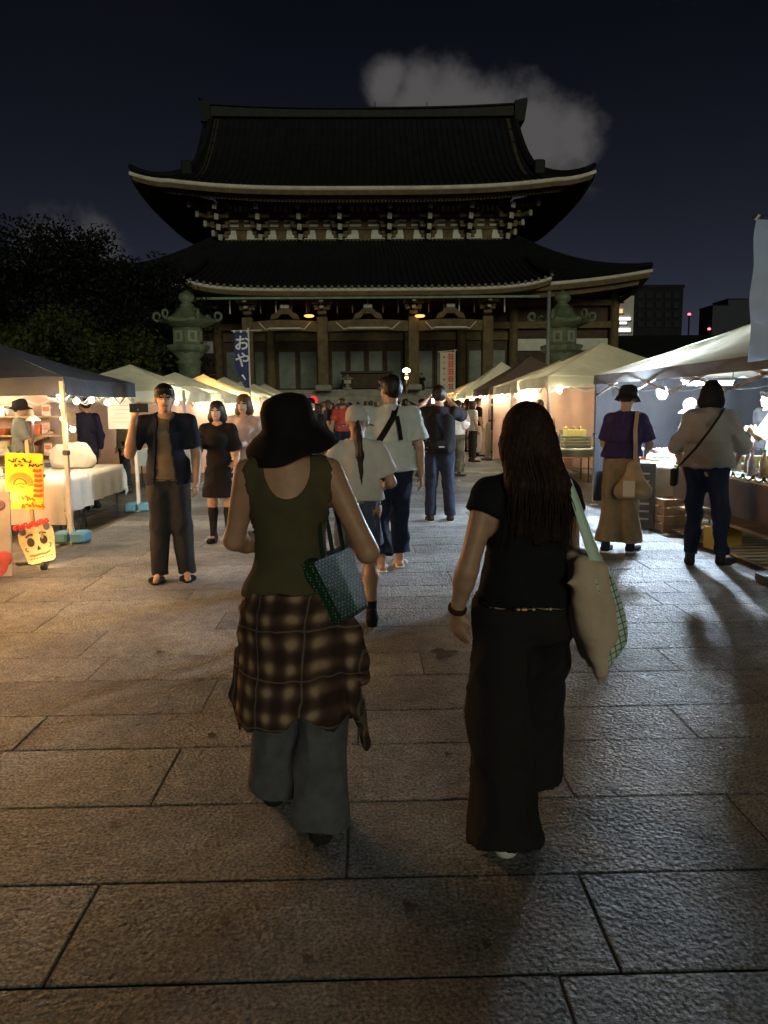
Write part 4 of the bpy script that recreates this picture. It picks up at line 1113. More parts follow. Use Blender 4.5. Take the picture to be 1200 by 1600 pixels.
# ---------- the two women walking ahead
def plaid_mat():
    ma = bpy.data.materials.new('plaid_flannel'); ma.use_nodes = True; nt = ma.node_tree; N = nt.nodes.new; L = nt.links.new; b = nt.nodes['Principled BSDF']
    b.inputs['Roughness'].default_value = .95; b.inputs['Specular IOR Level'].default_value = .1
    tc = N('ShaderNodeTexCoord'); nz = N('ShaderNodeTexNoise'); nz.inputs['Scale'].default_value = 7; L(tc.outputs['Object'], nz.inputs['Vector'])
    ad = N('ShaderNodeVectorMath'); ad.operation = 'MULTIPLY_ADD'; L(nz.outputs['Color'], ad.inputs[0]); ad.inputs[1].default_value = (.045, .045, .05); L(tc.outputs['Object'], ad.inputs[2])
    sx = N('ShaderNodeSeparateXYZ'); L(ad.outputs[0], sx.inputs[0])
    def m(op, a, b_=None):
        n = N('ShaderNodeMath'); n.operation = op
        for i, v in enumerate((a, b_)):
            if v is None: continue
            if isinstance(v, (int, float)): n.inputs[i].default_value = v
            else: L(v, n.inputs[i])
        return n.outputs[0]
    # arc-like coordinate round the hips
    xs = m('SUBTRACT', sx.outputs[0], m('MULTIPLY', sx.outputs[1], .55)); zs = sx.outputs[2]
    def band(c, per): return m('POWER', m('ADD', m('MULTIPLY', m('SINE', m('MULTIPLY', c, 2 * math.pi / per)), .5), .5), 1.6)
    def line(c, per): return m('GREATER_THAN', m('SINE', m('ADD', m('MULTIPLY', c, 2 * math.pi / per), 2.4)), .993)
    f = m('MULTIPLY', band(xs, .084), band(zs, .084)); f = m('ADD', m('MULTIPLY', f, .75), m('MULTIPLY', m('ADD', band(xs, .084), band(zs, .084)), .20))
    cr = N('ShaderNodeValToRGB'); cr.color_ramp.elements[0].color = (.035, .020, .016, 1); cr.color_ramp.elements[1].color = (.30, .21, .14, 1); cr.color_ramp.elements[0].position = .05
    e = cr.color_ramp.elements.new(.45); e.color = (.11, .068, .05, 1); L(f, cr.inputs[0])
    mx = N('ShaderNodeMix'); mx.data_type = 'RGBA'; L(m('MULTIPLY', m('MAXIMUM', line(xs, .168), line(zs, .168)), .20), mx.inputs[0]); L(cr.outputs[0], mx.inputs[6]); mx.inputs[7].default_value = (.34, .29, .24, 1)
    L(mx.outputs[2], b.inputs['Base Color']); return ma
PLAID = plaid_mat()
hatW = dict(top='tank', tc=OLIVE, lz=.935, loose=1.02, waist=.90, bottom='wide', bc=GDENIM, bw=.95, hem=.0, shoe='shoe', shc=m_dshoe, hair='crop', hc=m_hair, hat='bucket', hatc=cloth('hat_black', (.010, .008, .008), .3), hatr=-6, hatp=14, hph=-.9, skin=(.40, .225, .14), fold=.007, bfold=1.7, faced=True)
w1, J1, s1 = put('hat', 'woman in black bucket hat and olive tank top, plaid shirt tied round her waist', 466, 1292, 0, 1.62, hatW,
    dict(ankR=(.095, -.06, .075), kneeR=(.10, -.005, .49), ankL=(-.105, .14, .12), kneeL=(-.10, .12, .50), toeL=(-.02, .13, -.10), elbR=(.285, -.07, 1.10), wriR=(.19, .11, 1.26), elbL=(-.215, .05, 1.13), wriL=(-.10, .25, 1.06), handR=(-.3, .6, .7), hyaw=-6, head=(0, .055, 1.528), shoR=(.150, 0, 1.385), shoL=(-.150, 0, 1.385)), vox=.0066, fat=1.0)
T = Sdf(V3(-.34, -.34, .25), V3(.45, .34, 1.0), .0085)                      # the flannel shirt tied round the hips
zt_, zb_ = 1.0 * s1, .735 * s1
T.frust(V3(.0, -.01, .44), V3(0, -.005, .85), V3(.218, .185), V3(.180, .150), .02); T.frust(V3(0, -.005, .84), V3(0, 0, .915), V3(.180, .150), V3(.166, .138), .02)
T.ell((.02, .20, .45), (.13, .13, .34), 0, sub=True)                        # open at the front
T.chain([(.15, .02, .85), (.20, -.06, .76), (.225, -.08, .66), (.245, -.02, .58)], [.035, .045, .05, .038], .02, ((0, 1, 0), 1.7))
T.chain([(.19, -.03, .66), (.225, -.10, .50), (.258, -.08, .355)], [.045, .04, .028], .02, ((1, 0, 0), 1.6))
T.chain([(-.19, .02, .66), (-.215, .0, .52), (-.205, .02, .38)], [.03, .03, .012], .02)
X_, Y_, Z_ = T.ax[0][:, None, None], T.ax[1][None, :, None], T.ax[2][None, None, :]
inn = (np.sqrt((X_ / .185) ** 2 + (Y_ / .14) ** 2) - 1) * .14; T.g = np.where((Z_ < .60) & (np.abs(X_) < .2), np.maximum(T.g, (-inn).astype(np.float32)), T.g)
hem = .455 + .02 * np.sin(X_ * 17 + 1) + .014 * np.sin(X_ * 41); T.g = np.where(np.abs(X_) < .20, np.maximum(T.g, (hem - Z_).astype(np.float32)), T.g)
T.build('tied_flannel_shirt', PLAID, w1, folds(5, .008, (13, 13, 2.0), 1.2))
blkW = dict(top='tee', tc=BLK, lz=.97, loose=1.06, sleeve=.24, sr=1.1, bottom='wide', bc=BLK2, bw=1.22, hem=-.01, shoe='shoe', shc=m_wshoe, hair='long', hc=mat('hair_dark_chestnut', (.026, .014, .011), .7, (60, .5), spec=.12), hl=.20, hw=.1, hshift=.02, skin=(.40, .235, .16), fold=.008, bfold=1.5)
w2, J2, s2 = put('black', 'long-haired woman dressed all in black with a beige tote on her shoulder', 815, 1306, 0, 1.535, blkW,
    dict(ankL=(-.085, -.08, .07), kneeL=(-.09, .02, .49), ankR=(.10, .33, .14), kneeR=(.10, .24, .52), toeR=(.02, .15, -.02), elbL=(-.232, -.05, 1.10), wriL=(-.262, .02, .925), handL=(.12, .22, -.9), curlL=.28, palmL=(.7, .7, 0), thumbL=-1, elbR=(.19, .09, 1.13), wriR=(.10, .27, 1.12), hyaw=-5, shoR=(.148, 0, 1.38), shoL=(-.148, 0, 1.38)), vox=.0070)
bd = Sdf(J2['wriL'] - .06, J2['wriL'] + .07, .004); d_ = J2['wriL'] - J2['elbL']; d_ /= np.linalg.norm(d_)
bd.cap(J2['wriL'] - d_ * .016, J2['wriL'] - d_ * .004, .034, .032, 0); bd.cut(d_, d_ @ (J2['wriL'])); bd.cut(-d_, -(d_ @ (J2['wriL'] - d_ * .02))); bd.build('watch_strap', cloth('dark_brown_strap', (.05, .02, .015)), w2)
# loose strands over the hair shell
hs_ = MB(); rg_ = np.random.default_rng(3); hd_ = V3(0, .018, 1.592) * s2; nk_ = V3(0, -.012, 1.44) * s2
for k in range(170):
    a = rg_.uniform(-1.9, 1.9); ex = rg_.uniform(.98, 1.06); ln = rg_.uniform(.12, .26); p0 = hd_ + V3(.088 * math.sin(a) * ex, -.018 - .104 * math.cos(a) * ex * .8, .075 * rg_.uniform(.2, 1)) * s2
    sx = math.sin(a); p1 = hd_ + V3(.100 * sx * ex, -.035 - .09 * math.cos(a) * ex, -.03) * s2; p2 = nk_ + V3(.105 * sx * ex + .02, -.09 - .05 * math.cos(a) + rg_.normal(0, .006), .0) * s2; p3 = p2 + V3(rg_.normal(.005, .018), rg_.normal(-.012, .01), -ln) * s2
    hs_.tube([Vector(p0), Vector(p1), Vector(p2), Vector(p2 + (p3 - p2) * .5 + V3(rg_.normal(0, .006), -.004, 0)), Vector(p3)], [.0010, .0016, .0018, .0015, .0006], 4, False)
tag(hs_.build('loose_strands', MATS['hair_dark_chestnut'], w2, True), kind='stuff')
# gold belt studs
for k, x in enumerate((-.055, -.035, -.005, .05)):
    MB().cbox((x, -.152, .885), (.012 if k != 1 else .02, .012, .010), .003).build('belt_stud', m_gold, w2)

def weave_mat():
    ma = mat('green_weave', (.02, .05, .03), .6, spec=.12); nt = ma.node_tree; N = nt.nodes.new; L = nt.links.new; b = nt.nodes['Principled BSDF']
    tc = N('ShaderNodeTexCoord'); vo = N('ShaderNodeTexVoronoi'); vo.inputs['Scale'].default_value = 95; vo.inputs['Randomness'].default_value = .25; L(tc.outputs['Object'], vo.inputs['Vector'])
    cr = N('ShaderNodeValToRGB'); cr.color_ramp.elements[0].position = .15; cr.color_ramp.elements[0].color = (.24, .28, .20, 1); cr.color_ramp.elements[1].position = .30; cr.color_ramp.elements[1].color = (.008, .036, .02, 1)
    L(vo.outputs['Distance'], cr.inputs[0]); L(cr.outputs[0], b.inputs['Base Color'])
    bp = N('ShaderNodeBump'); bp.inputs['Strength'].default_value = .6; bp.inputs['Distance'].default_value = .003; bp.invert = True; L(vo.outputs['Distance'], bp.inputs['Height']); L(bp.outputs[0], b.inputs['Normal']); return ma
def follow(name, r, label, cat): return empty(name, r.location, r.rotation_euler[2], label, cat)
# green woven tote under the hat woman's arm
gb = follow('woven_tote', w1, 'dark green woven tote with pale lattice under the hat-wearing woman\'s arm', 'bag')
rt = Matrix.Rotation(R(-24), 3, 'Z') @ Matrix.Rotation(R(-16), 3, 'Y')
cb = Vector((.185, .0, .80))
def tote_pts(w0, w1_, t0, t1, h, bulge=0.0):
    return [[cb + rt @ Vector((sx * (t0 + (t1 - t0) * k), sy * (w0 + (w1_ - w0) * k) / 2, h * k)) for sx, sy in ((-.5, -1), (-.62, 0), (-.5, 1), (.5, 1), (.62, 0), (.5, -1))] for k in (0, .06, .3, .6, .85, 1)]
g = MB(); rows = tote_pts(.22, .30, .10, .045, .23); rows[0] = [cb + (p - cb) * .9 for p in rows[0]]; g.grid(rows, True); g.add(rows[0], [tuple(range(6))]); g.build('bag_body', weave_mat(), gb)
hd = MB()
for sx in (-.02, .025):
    pts = []
    for k in range(11):
        a = math.pi * k / 10; pts.append(cb + rt @ Vector((sx, -.08 * math.cos(a), .23)) + Vector((-.035 * math.sin(a), .0, .27 * math.sin(a))))
    hd.tube(pts, .008, 6)
hd.build('handle', cloth('green_handle', (.015, .03, .02)), gb)
MB().tube([cb + rt @ Vector((.0, -.15, .23)), cb + rt @ Vector((.0, 0, .232)), cb + rt @ Vector((.0, .15, .23))], .012, 6).build('rim_binding', MATS['cloth_green_handle'], gb)

def grid_mat():
    ma = mat('mint_grid_print', (.42, .58, .48), .85, spec=.2); nt = ma.node_tree; N = nt.nodes.new; L = nt.links.new; b = nt.nodes['Principled BSDF']
    tc = N('ShaderNodeTexCoord'); br = N('ShaderNodeTexBrick'); br.inputs['Scale'].default_value = 1; br.offset = 0
    mp = N('ShaderNodeMapping'); mp.inputs['Rotation'].default_value = (R(-90), 0, R(-16)); L(tc.outputs['Object'], mp.inputs['Vector']); L(mp.outputs[0], br.inputs['Vector'])
    br.inputs['Brick Width'].default_value = .022; br.inputs['Row Height'].default_value = .022; br.inputs['Mortar Size'].default_value = .0022
    br.inputs['Color1'].default_value = (.58, .74, .63, 1); br.inputs['Color2'].default_value = (.54, .70, .59, 1); br.inputs['Mortar'].default_value = (.10, .16, .12, 1)
    L(br.outputs[0], b.inputs['Base Color']); return ma
m_beige = mat('beige_canvas', (.50, .39, .30), .9, (8, .14), (60, .35, .006)); m_mint = mat('mint_canvas', (.55, .72, .61), .85, (10, .1))
tb = follow('tote_bag', w2, 'beige canvas tote with mint green strap and grid-printed edge on the black-clad woman', 'bag')
DB = w2.location.y - .12
def tq(px, py, y=0.0):                 # outline measured on the photograph, carried at the woman's own distance
    p = at(px, py, DB); return V3(p.x - w2.location.x, -.12 + y, p.z)
T = Sdf(tq(868, 1085) - V3(0, .12, 0), tq(985, 835) + V3(0, .36, 0), .0085)
for y, k in ((-.02, .9), (.07, 1.0), (.16, .85)):
    T.cap(tq(906, 880, y), tq(916, 965, y), .034 * k, .050 * k, .06); T.cap(tq(935, 890, y), tq(943, 985, y), .034 * k, .052 * k, .06); T.cap(tq(928, 985, y), tq(937, 1045, y), .058 * k, .026 * k, .05)
T.cap(tq(936, 1050, .0), tq(937, 1068, .0), .018, .006, .03); T.cap(tq(900, 905, -.03), tq(882, 906, -.045), .022, .006, .03)
T.build('bag_body', m_beige, tb, folds(21, .004, (10, 10, 8)))
def ribbon(pts, ma, nm):
    row = []
    for i, (px, py, w, y) in enumerate(pts):
        a_ = tq(px - w * .5, py + w * .12, y); b_ = tq(px + w * .5, py - w * .12, y + .03)
        a_, b_ = Vector(a_), Vector(b_); n_ = Vector((.25, -1, .1)).normalized() * .005
        row.append([a_, b_, b_ - n_, a_ - n_])
    MB().grid(row, True).build(nm, ma, tb, True)
ribbon([(893, 752, 12, .02), (900, 778, 15, .0), (909, 812, 17, -.02), (920, 850, 19, -.035), (931, 884, 22, -.05)], m_mint, 'strap')
ribbon([(930, 880, 23, -.050), (941, 912, 30, -.062), (951, 945, 34, -.066), (959, 980, 33, -.064), (960, 1003, 30, -.058), (955, 1020, 22, -.052), (948, 1038, 9, -.045)], grid_mat(), 'printed_edge')
MB().tube([Vector(tq(893, 754, .02)), Vector(tq(889, 744, .07)), Vector(tq(888, 748, .16)), Vector(tq(900, 800, .20)), Vector(tq(925, 880, .16))], .009, 6).build('strap_loop', m_mint, tb)

# ---------- people ahead on the path
put('pony', 'girl in a pale baseball cap with a long ponytail and a blue denim skirt', 563, 972, 3, 1.53,
    dict(top='tee', tc=cloth('off_white', (.60, .56, .54), .06), lz=.99, loose=1.1, box=1.12, sleeve=.75, sr=1.3, bottom='skirt', bc=cloth('skirt_denim', (.075, .095, .15), .2), hemz=.62, bw=1.0, shoe='sneaker', shc=m_dshoe, solec=m_dshoe, sock=.72, sockc=NAVY, hair='pony', hc=m_hair_b, hat='cap', hatc=cloth('cap_pale', (.55, .53, .54)), skin=(.45, .28, .2)),
    dict(ankR=(.085, -.14, .10), kneeR=(.09, .02, .49), ankL=(-.08, .22, .08), kneeL=(-.09, .17, .50), elbR=(.26, .0, 1.12), wriR=(.22, .2, 1.07), elbL=(-.26, 0, 1.12), wriL=(-.22, .2, 1.07)), vox=.010)
put('white', 'man in a loose white shirt and navy cropped trousers carrying a sling bag', 612, 893, 4, 1.80,
    dict(top='shirt', tc=WBLUE, lz=.90, loose=1.14, box=1.16, sleeve=.82, sr=1.45, bottom='wide', bc=NAVY, bw=.80, hem=.10, shoe='sandal', shc=m_wshoe, hair='short', glasses=True, skin=(.44, .26, .18), fold=.008),
    dict(ankR=(.09, .16, .08), kneeR=(.095, .16, .50), ankL=(-.09, -.10, .10), kneeL=(-.095, .03, .49), wriR=(.265, .0, .86), elbR=(.245, -.03, 1.11), wriL=(-.26, .08, .87), hyaw=35, curlR=.5), vox=.010, sex='m', fat=1.05)
put('pack', 'man in dark top and jeans with both arms raised, wearing a black backpack', 686, 815, 0, 1.78,
    dict(top='tee', tc=BLK2, lz=.9, loose=1.12, bottom='pants', bc=cloth('dark_jeans', (.018, .023, .040), .25), bw=1.06, hem=.0, shoe='sneaker', shc=m_dshoe, solec=m_plaster, hair='short', hc=m_hair, sleeve=.85, sr=1.2),
    dict(elbR=(.33, .14, 1.33), wriR=(.17, .30, 1.52), elbL=(-.33, .14, 1.33), wriL=(-.15, .30, 1.52), ankR=(.14, 0, .08), ankL=(-.11, .02, .08), kneeR=(.12, .02, .49), kneeL=(-.10, .02, .49)), vox=.011, sex='m', fat=1.08)
put('phone', 'man in an open navy shirt and grey trousers filming with a phone', 271, 905, 188, 1.735,
    dict(top='tee', tc=TAUPE, lz=.90, loose=.98, sleeve=.08, open=True, oc=cloth('navy_linen', (.016, .020, .036)), olz=.86, bottom='pants', bc=CHAR, bw=1.18, hem=-.03, shoe='sandal', shc=m_dshoe, hair='short', glasses=True, skin=(.46, .28, .19), fold=.006),
    dict(elbR=(.30, .10, 1.13), wriR=(.225, .24, 1.43), handR=(-.25, .2, .95), palmR=(-.6, -.8, 0), curlR=.8, wriL=(-.245, .08, .87), elbL=(-.245, -.02, 1.11), curlL=.7, hyaw=8, ankR=(.11, .03, .08), ankL=(-.12, 0, .08)), vox=.010, sex='m')
put('dress', 'woman in a short black dress and black knee socks holding a cup', 347, 846, 178, 1.60,
    dict(top='tee', tc=BLK, dress=True, lz=.56, dr=.22, sleeve=.95, sr=1.1, shoe='shoe', shc=m_dshoe, sock=.12, sockc=BLK2, hair='bob', skin=(.46, .29, .21)),
    dict(elbR=(.225, .0, 1.13), wriR=(.19, .24, 1.21), palmR=(-.5, .5, 0), curlR=.8, wriL=(-.22, .1, .90), ankR=(.10, .0, .08), ankL=(-.115, .10, .08)), vox=.011)
put('pink', 'smiling person in a pale pink t-shirt beside the woman in the black dress', 388, 834, 172, 1.68,
    dict(top='tee', tc=cloth('pale_pink', (.55, .42, .40), .06), lz=.92, loose=1.1, sleeve=.8, sr=1.3, bottom='pants', bc=BLK2, shoe='sneaker', shc=m_dshoe, hair='bob', hc=m_hair_k, skin=(.46, .29, .20)),
    dict(elbR=(.24, .02, 1.12), wriR=(.08, .24, 1.14), elbL=(-.24, .02, 1.12), wriL=(-.10, .24, 1.12)), vox=.011)
put('purple', 'person in a dark purple top, beret and wide khaki trousers browsing the lamp-lit stall', 966, 862, -38, 1.70,
    dict(top='tee', tc=PURPLE, lz=1.0, loose=1.14, box=1.12, sleeve=.85, sr=1.3, bottom='wide', bc=KHAKI, bw=1.0, hem=.06, shoe='sneaker', shc=NAVY, hair='short', hat='bucket', hatc=cloth('hat_grey', (.018, .018, .020)), hatp=6, brim=.45, skin=(.44, .27, .18)),
    dict(lean=(0, .10), elbR=(.23, .17, 1.12), wriR=(.14, .36, 1.03), elbL=(-.24, .14, 1.12), wriL=(-.14, .34, 1.04), hpitch=-16, ankR=(.11, .06, .08), ankL=(-.11, -.06, .08)), vox=.011)
put('grey', 'woman in a grey boxy blouse and dark jeans leaning towards the lamp-lit stall', 1098, 882, -28, 1.73,
    dict(top='blouse', tc=GREYB, lz=.93, loose=1.12, box=1.16, sleeve=1.15, sr=1.35, bottom='pants', bc=NAVY, bw=1.0, hem=.03, shoe='shoe', shc=m_dshoe, hair='bob', hc=cloth('hair_soft', (.02, .02, .022)), shaft=.05, skin=(.42, .26, .18), fold=.010),
    dict(lean=(.0, .08), elbR=(.28, .10, 1.12), wriR=(.24, .32, .98), elbL=(-.28, .08, 1.10), wriL=(-.24, .20, .9), hpitch=-10, ankR=(.15, .06, .08), ankL=(-.11, -.05, .08), kneeR=(.13, .04, .49), toeR=(.10, .13, -.055)), vox=.011, fat=1.06)
put('edge', 'person in dark trousers and white sneakers standing beside the lamp-lit stall', 1240, 946, 60, 1.66,
    dict(top='tee', tc=CHAR, lz=.9, bottom='pants', bc=BLK2, shoe='sneaker', shc=m_dshoe, solec=m_wshoe, hair='short', loose=1.1), dict(toeL=(-.10, .12, -.055)), vox=.014, sex='m')

# ---------- people behind the lamp-lit stall
def stand(key, label, x, y, face, H, wear, pose=None, **kw):
    r = person('person', label, (x, y), R(face), H, wear, pose, **kw); PE[key] = r; return r
SELL = 'sellers and browsers at the stalls'
stand('v1', 'seller in a white cap and sage t-shirt clapping hands behind the lamp-lit stall', 5.02, 9.3, 85, 1.66, dict(top='tee', tc=SAGE, lz=.9, loose=1.12, bottom='pants', bc=CHAR, hair='short', hat='cap', hatc=WHITE, sleeve=.8, sr=1.25, skin=(.5, .31, .2)),
    dict(elbR=(.22, .16, 1.13), wriR=(.05, .33, 1.22), elbL=(-.22, .16, 1.13), wriL=(-.05, .33, 1.22), hpitch=-14), vox=.012, sex='m')
stand('v2', 'seller in a white visor cap and apron bent over the lamp-lit counter', 4.75, 10.95, 100, 1.58, dict(top='tee', tc=GREY, lz=.9, bottom='pants', bc=CHAR, hair='short', hat='cap', hatc=WHITE, skin=(.5, .31, .2)),
    dict(lean=(0, .12), elbR=(.22, .22, 1.12), wriR=(.1, .40, 1.0), elbL=(-.22, .22, 1.12), wriL=(-.1, .40, 1.0), hpitch=-22), vox=.013)
stand('v3', 'seller in a dark shirt standing at the back of the lamp-lit tent', 5.55, 10.6, 100, 1.7, dict(top='tee', tc=CHAR, lz=.9, bottom='pants', bc=BLK2, hair='short', skin=(.46, .28, .18)), None, vox=.015, sex='m')
stand('v4', 'long-haired seller in a black t-shirt reaching over the crate table', 4.62, 15.0, -62, 1.64, dict(top='tee', tc=BLK2, lz=.9, bottom='pants', bc=TAUPE, hair='long', hl=.2, skin=(.48, .3, .2), sleeve=.7),
    dict(lean=(0, .1), elbR=(.23, .2, 1.1), wriR=(.15, .42, .98), elbL=(-.23, .2, 1.1), wriL=(-.15, .4, .96), hpitch=-18), vox=.014)
stand('v5', 'long-haired woman in a white blouse beside the pink-lit back wall', 3.85, 17.2, -70, 1.62, dict(top='blouse', tc=WHITE, lz=.9, loose=1.1, bottom='pants', bc=BROWN, hair='long', hl=.22), None, vox=.015)
stand('v6', 'dark-haired seller sitting low behind jars under the pink-lit canopy', 4.25, 19.6, 100, 1.52, dict(top='tee', tc=RED, lz=.9, bottom='pants', bc=CHAR, hair='bob'), None, vox=.016)
# ---------- strollers along the far stalls
put('wt', 'man in a black t-shirt and white trousers facing the orange-lit stalls', 746, 713, -78, 1.72, dict(top='tee', tc=BLK, lz=.9, loose=1.14, bottom='pants', bc=WHITE, bw=1.15, shoe='shoe', shc=m_dshoe, hair='crop', hc=m_hair_k, sleeve=.8), None, vox=.015, sex='m')
put('gt', 'man in a dark grey t-shirt beside the white post at the stalls', 770, 708, -70, 1.74, dict(top='tee', tc=CHAR, lz=.9, loose=1.1, bottom='pants', bc=BROWN, shoe='shoe', hair='short', sleeve=.8), dict(wriR=(.2, .25, 1.1)), vox=.015, sex='m')
put('cm', 'person in a white long-sleeved top and camouflage trousers looking at a phone', 714, 744, -50, 1.62, dict(top='blouse', tc=WHITE, lz=.95, loose=1.1, sleeve=1.8, bottom='wide', bc=CAMO, bw=.9, shoe='shoe', hair='bob'), dict(elbR=(.2, .05, 1.12), wriR=(.08, .26, 1.15), elbL=(-.2, .05, 1.12), wriL=(-.06, .26, 1.13), hpitch=-20), vox=.014)
put('bk', 'person in a long black dress walking with one arm raised towards the temple', 660, 745, 5, 1.66, dict(top='tee', tc=BLK, dress=True, lz=.55, dr=.26, sleeve=.9, shoe='shoe', hair='bun'), dict(elbR=(.30, .1, 1.45), wriR=(.34, .22, 1.68)), vox=.014)
put('ys', 'person in a yellow t-shirt walking towards the temple steps', 623, 700, 0, 1.66, dict(top='tee', tc=YEL, lz=.85, loose=1.2, bottom='pants', bc=CHAR, hair='short', shoe='shoe'), None, vox=.017, sex='m')
put('wl', 'person in a pale cardigan walking beside the yellow t-shirt', 644, 702, 8, 1.62, dict(top='blouse', tc=cloth('pale_lime', (.45, .48, .34), .08), lz=.75, loose=1.2, sleeve=1.7, bottom='skirt', bc=CREAM, hair='bob', shoe='shoe'), None, vox=.017)
put('wk', 'young man in a black t-shirt and pale shorts walking past the drink stall', 514, 722, -80, 1.68, dict(top='tee', tc=BLK, lz=.88, loose=1.15, bottom='shorts', bc=cloth('pale_shorts', (.4, .42, .3)), bw=1.1, shoe='sneaker', shc=m_wshoe, hair='bob', hc=m_hair_k, sleeve=.85),
    dict(ankR=(.09, .25, .10), kneeR=(.09, .18, .5), ankL=(-.09, -.2, .12), kneeL=(-.09, .02, .49)), vox=.014, sex='m')
put('cap', 'person in a dark cap and jeans beside the left-row drink stall'.replace('left-row ', ''), 487, 742, -60, 1.70, dict(top='tee', tc=CHAR, lz=.9, bottom='pants', bc=DENIM, hair='short', hat='cap', hatc=BLK2, shoe='shoe'), None, vox=.015, sex='m')
put('st', 'person in a striped pale shirt facing the drink stall', 470, 728, 70, 1.66, dict(top='tee', tc=cloth('peach', (.6, .42, .28)), lz=.9, bottom='pants', bc=LBLUE, hair='short', shoe='shoe'), None, vox=.016)
CROWD = [('person in a brown jumper in the crowd before the temple steps', 552, 690, BROWN, CHAR, 'bob', 0), ('person in a dark brown coat in the crowd before the temple steps', 572, 692, cloth('dark_brown', (.05, .035, .03)), BLK2, 'short', 0),
         ('person with a red sleeve in the crowd before the temple steps', 588, 694, RED, CHAR, 'short', 40), ('person in a pale yellow dress facing the stalls', 540, 688, cloth('pale_yellow', (.5, .46, .26)), CREAM, 'long', 170),
         ('person in light blue denim overalls near the drink stall', 528, 694, LBLUE, LBLUE, 'bob', 150), ('person in a black coat beside the temple steps', 606, 684, BLK2, CHAR, 'short', 0),
         ('person in a grey hoodie beside the temple steps', 635, 684, GREY, CHAR, 'short', 180), ('person in a white t-shirt by the white banner', 708, 688, WHITE, DENIM, 'short', 30),
         ('person in a navy shirt by the white banner', 728, 690, NAVY, TAUPE, 'short', -60), ('person in a cream shirt far down the path by the steps', 598, 678, CREAM, NAVY, 'bob', 20),
         ('person in a sage shirt far down the path by the steps', 560, 680, SAGE, CHAR, 'long', 10), ('person in a peach dress by the drink stall awning', 503, 694, cloth('peach2', (.55, .36, .26)), CREAM, 'bun', -100),
         ('person in a white blouse walking beside the white shirt man', 548, 712, WHITE, NAVY, 'bob', 5), ('person in a grey-green shirt near the first sand tent', 478, 708, SAGE, CHAR, 'short', -70), ('person in a mustard skirt outfit before the amber banner tent', 730, 704, YEL, BROWN, 'long', -60),
         ('tall person in a charcoal jacket in the middle of the aisle', 580, 706, CHAR, BLK2, 'short', 0), ('person in a light blue shirt in the middle of the aisle', 640, 712, LBLUE, CHAR, 'short', 10), ('person in a black hooded top near the drinks cooler', 530, 704, BLK2, DENIM, 'short', 60),
         ('person in a cream jumper in the middle of the aisle', 612, 708, CREAM, CHAR, 'long', 170), ('person in a taupe coat before the cream peaked tent', 700, 708, TAUPE, CHAR, 'bob', -40), ('person in a pale grey shirt beside the amber tent', 458, 716, GREY, NAVY, 'short', 60),
         ('person in a long cream coat walking away near the banner-side amber tent', 716, 728, CREAM, CREAM, 'short', 10), ('person in a black dress shirt near the third ivory tent', 500, 734, BLK2, CHAR, 'bob', -60), ('person in a rust t-shirt beside the walker in pale shorts', 536, 728, RED, NAVY, 'short', 5),
         ('person in a teal shirt between the yellow t-shirt and the black dress', 634, 730, cloth('teal', (.05, .16, .17)), CHAR, 'short', 0), ('person in a white shirt stopping at the cream peaked tent', 738, 722, WHITE, CHAR, 'bob', -70), ('person in a dark green jacket stopping at the banner-side amber tent', 722, 706, cloth('dark_green', (.03, .06, .035)), BROWN, 'short', -70),
         ('person in a grey dress beside the glowing amber tent', 446, 738, GREY, GREY, 'long', 80), ('person in a navy t-shirt at the third ivory tent', 468, 746, NAVY, TAUPE, 'short', 75),
         ('person in a striped grey top at the edge of the drink stall queue', 508, 706, GREY, DENIM, 'short', -20), ('person in an olive jacket in the queue for the drink stall', 520, 712, OLIVE, CHAR, 'bob', 30), ('person in a bluish white shirt ahead of the yellow t-shirt', 628, 694, WBLUE, CHAR, 'short', 0),
         ('person in a black skirt and white blouse ahead of the backpack man', 672, 712, WHITE, BLK2, 'long', 0), ('person in a brown coat ahead of the camouflage trousers', 706, 716, BROWN, CHAR, 'short', -30), ('person in a khaki shirt close to the white banner pole', 692, 702, KHAKI, NAVY, 'short', 20),
         ('person in a dark violet shirt far down by the steps', 648, 680, PURPLE, CHAR, 'bob', -10), ('person in a charcoal shirt at the orange-lit canopy', 745, 694, CHAR, BROWN, 'bob', -80)]
for i, (lb, px, py, tc, bc, hr_, fc) in enumerate(CROWD):
    put('c%d' % i, lb, px, py, fc, 1.56 + .02 * ((i * 7) % 9), dict(top='tee', tc=tc, lz=.88, loose=1.1, bottom='pants', bc=bc, hair=hr_, hc=[m_hair, m_hair_b, m_hair_k][i % 3], shoe='shoe', sleeve=.8, sr=1.2, fold=.006),
        dict(ankR=(.09, .12 * ((i % 3) - 1), .08), ankL=(-.09, -.12 * ((i % 3) - 1), .08)), vox=.02, sex='m' if hr_ == 'short' else 'f', group='crowd before the temple steps')
pz = at(661, 590, 45.4)
person('person', 'fair-haired person in a black top standing on the temple steps', (pz.x, 46.6), R(180), 1.62, dict(top='tee', tc=BLK2, lz=.9, bottom='pants', bc=CHAR, hair='short', hc=m_hair_k, shoe='shoe'), None, vox=.02, z=1.8)
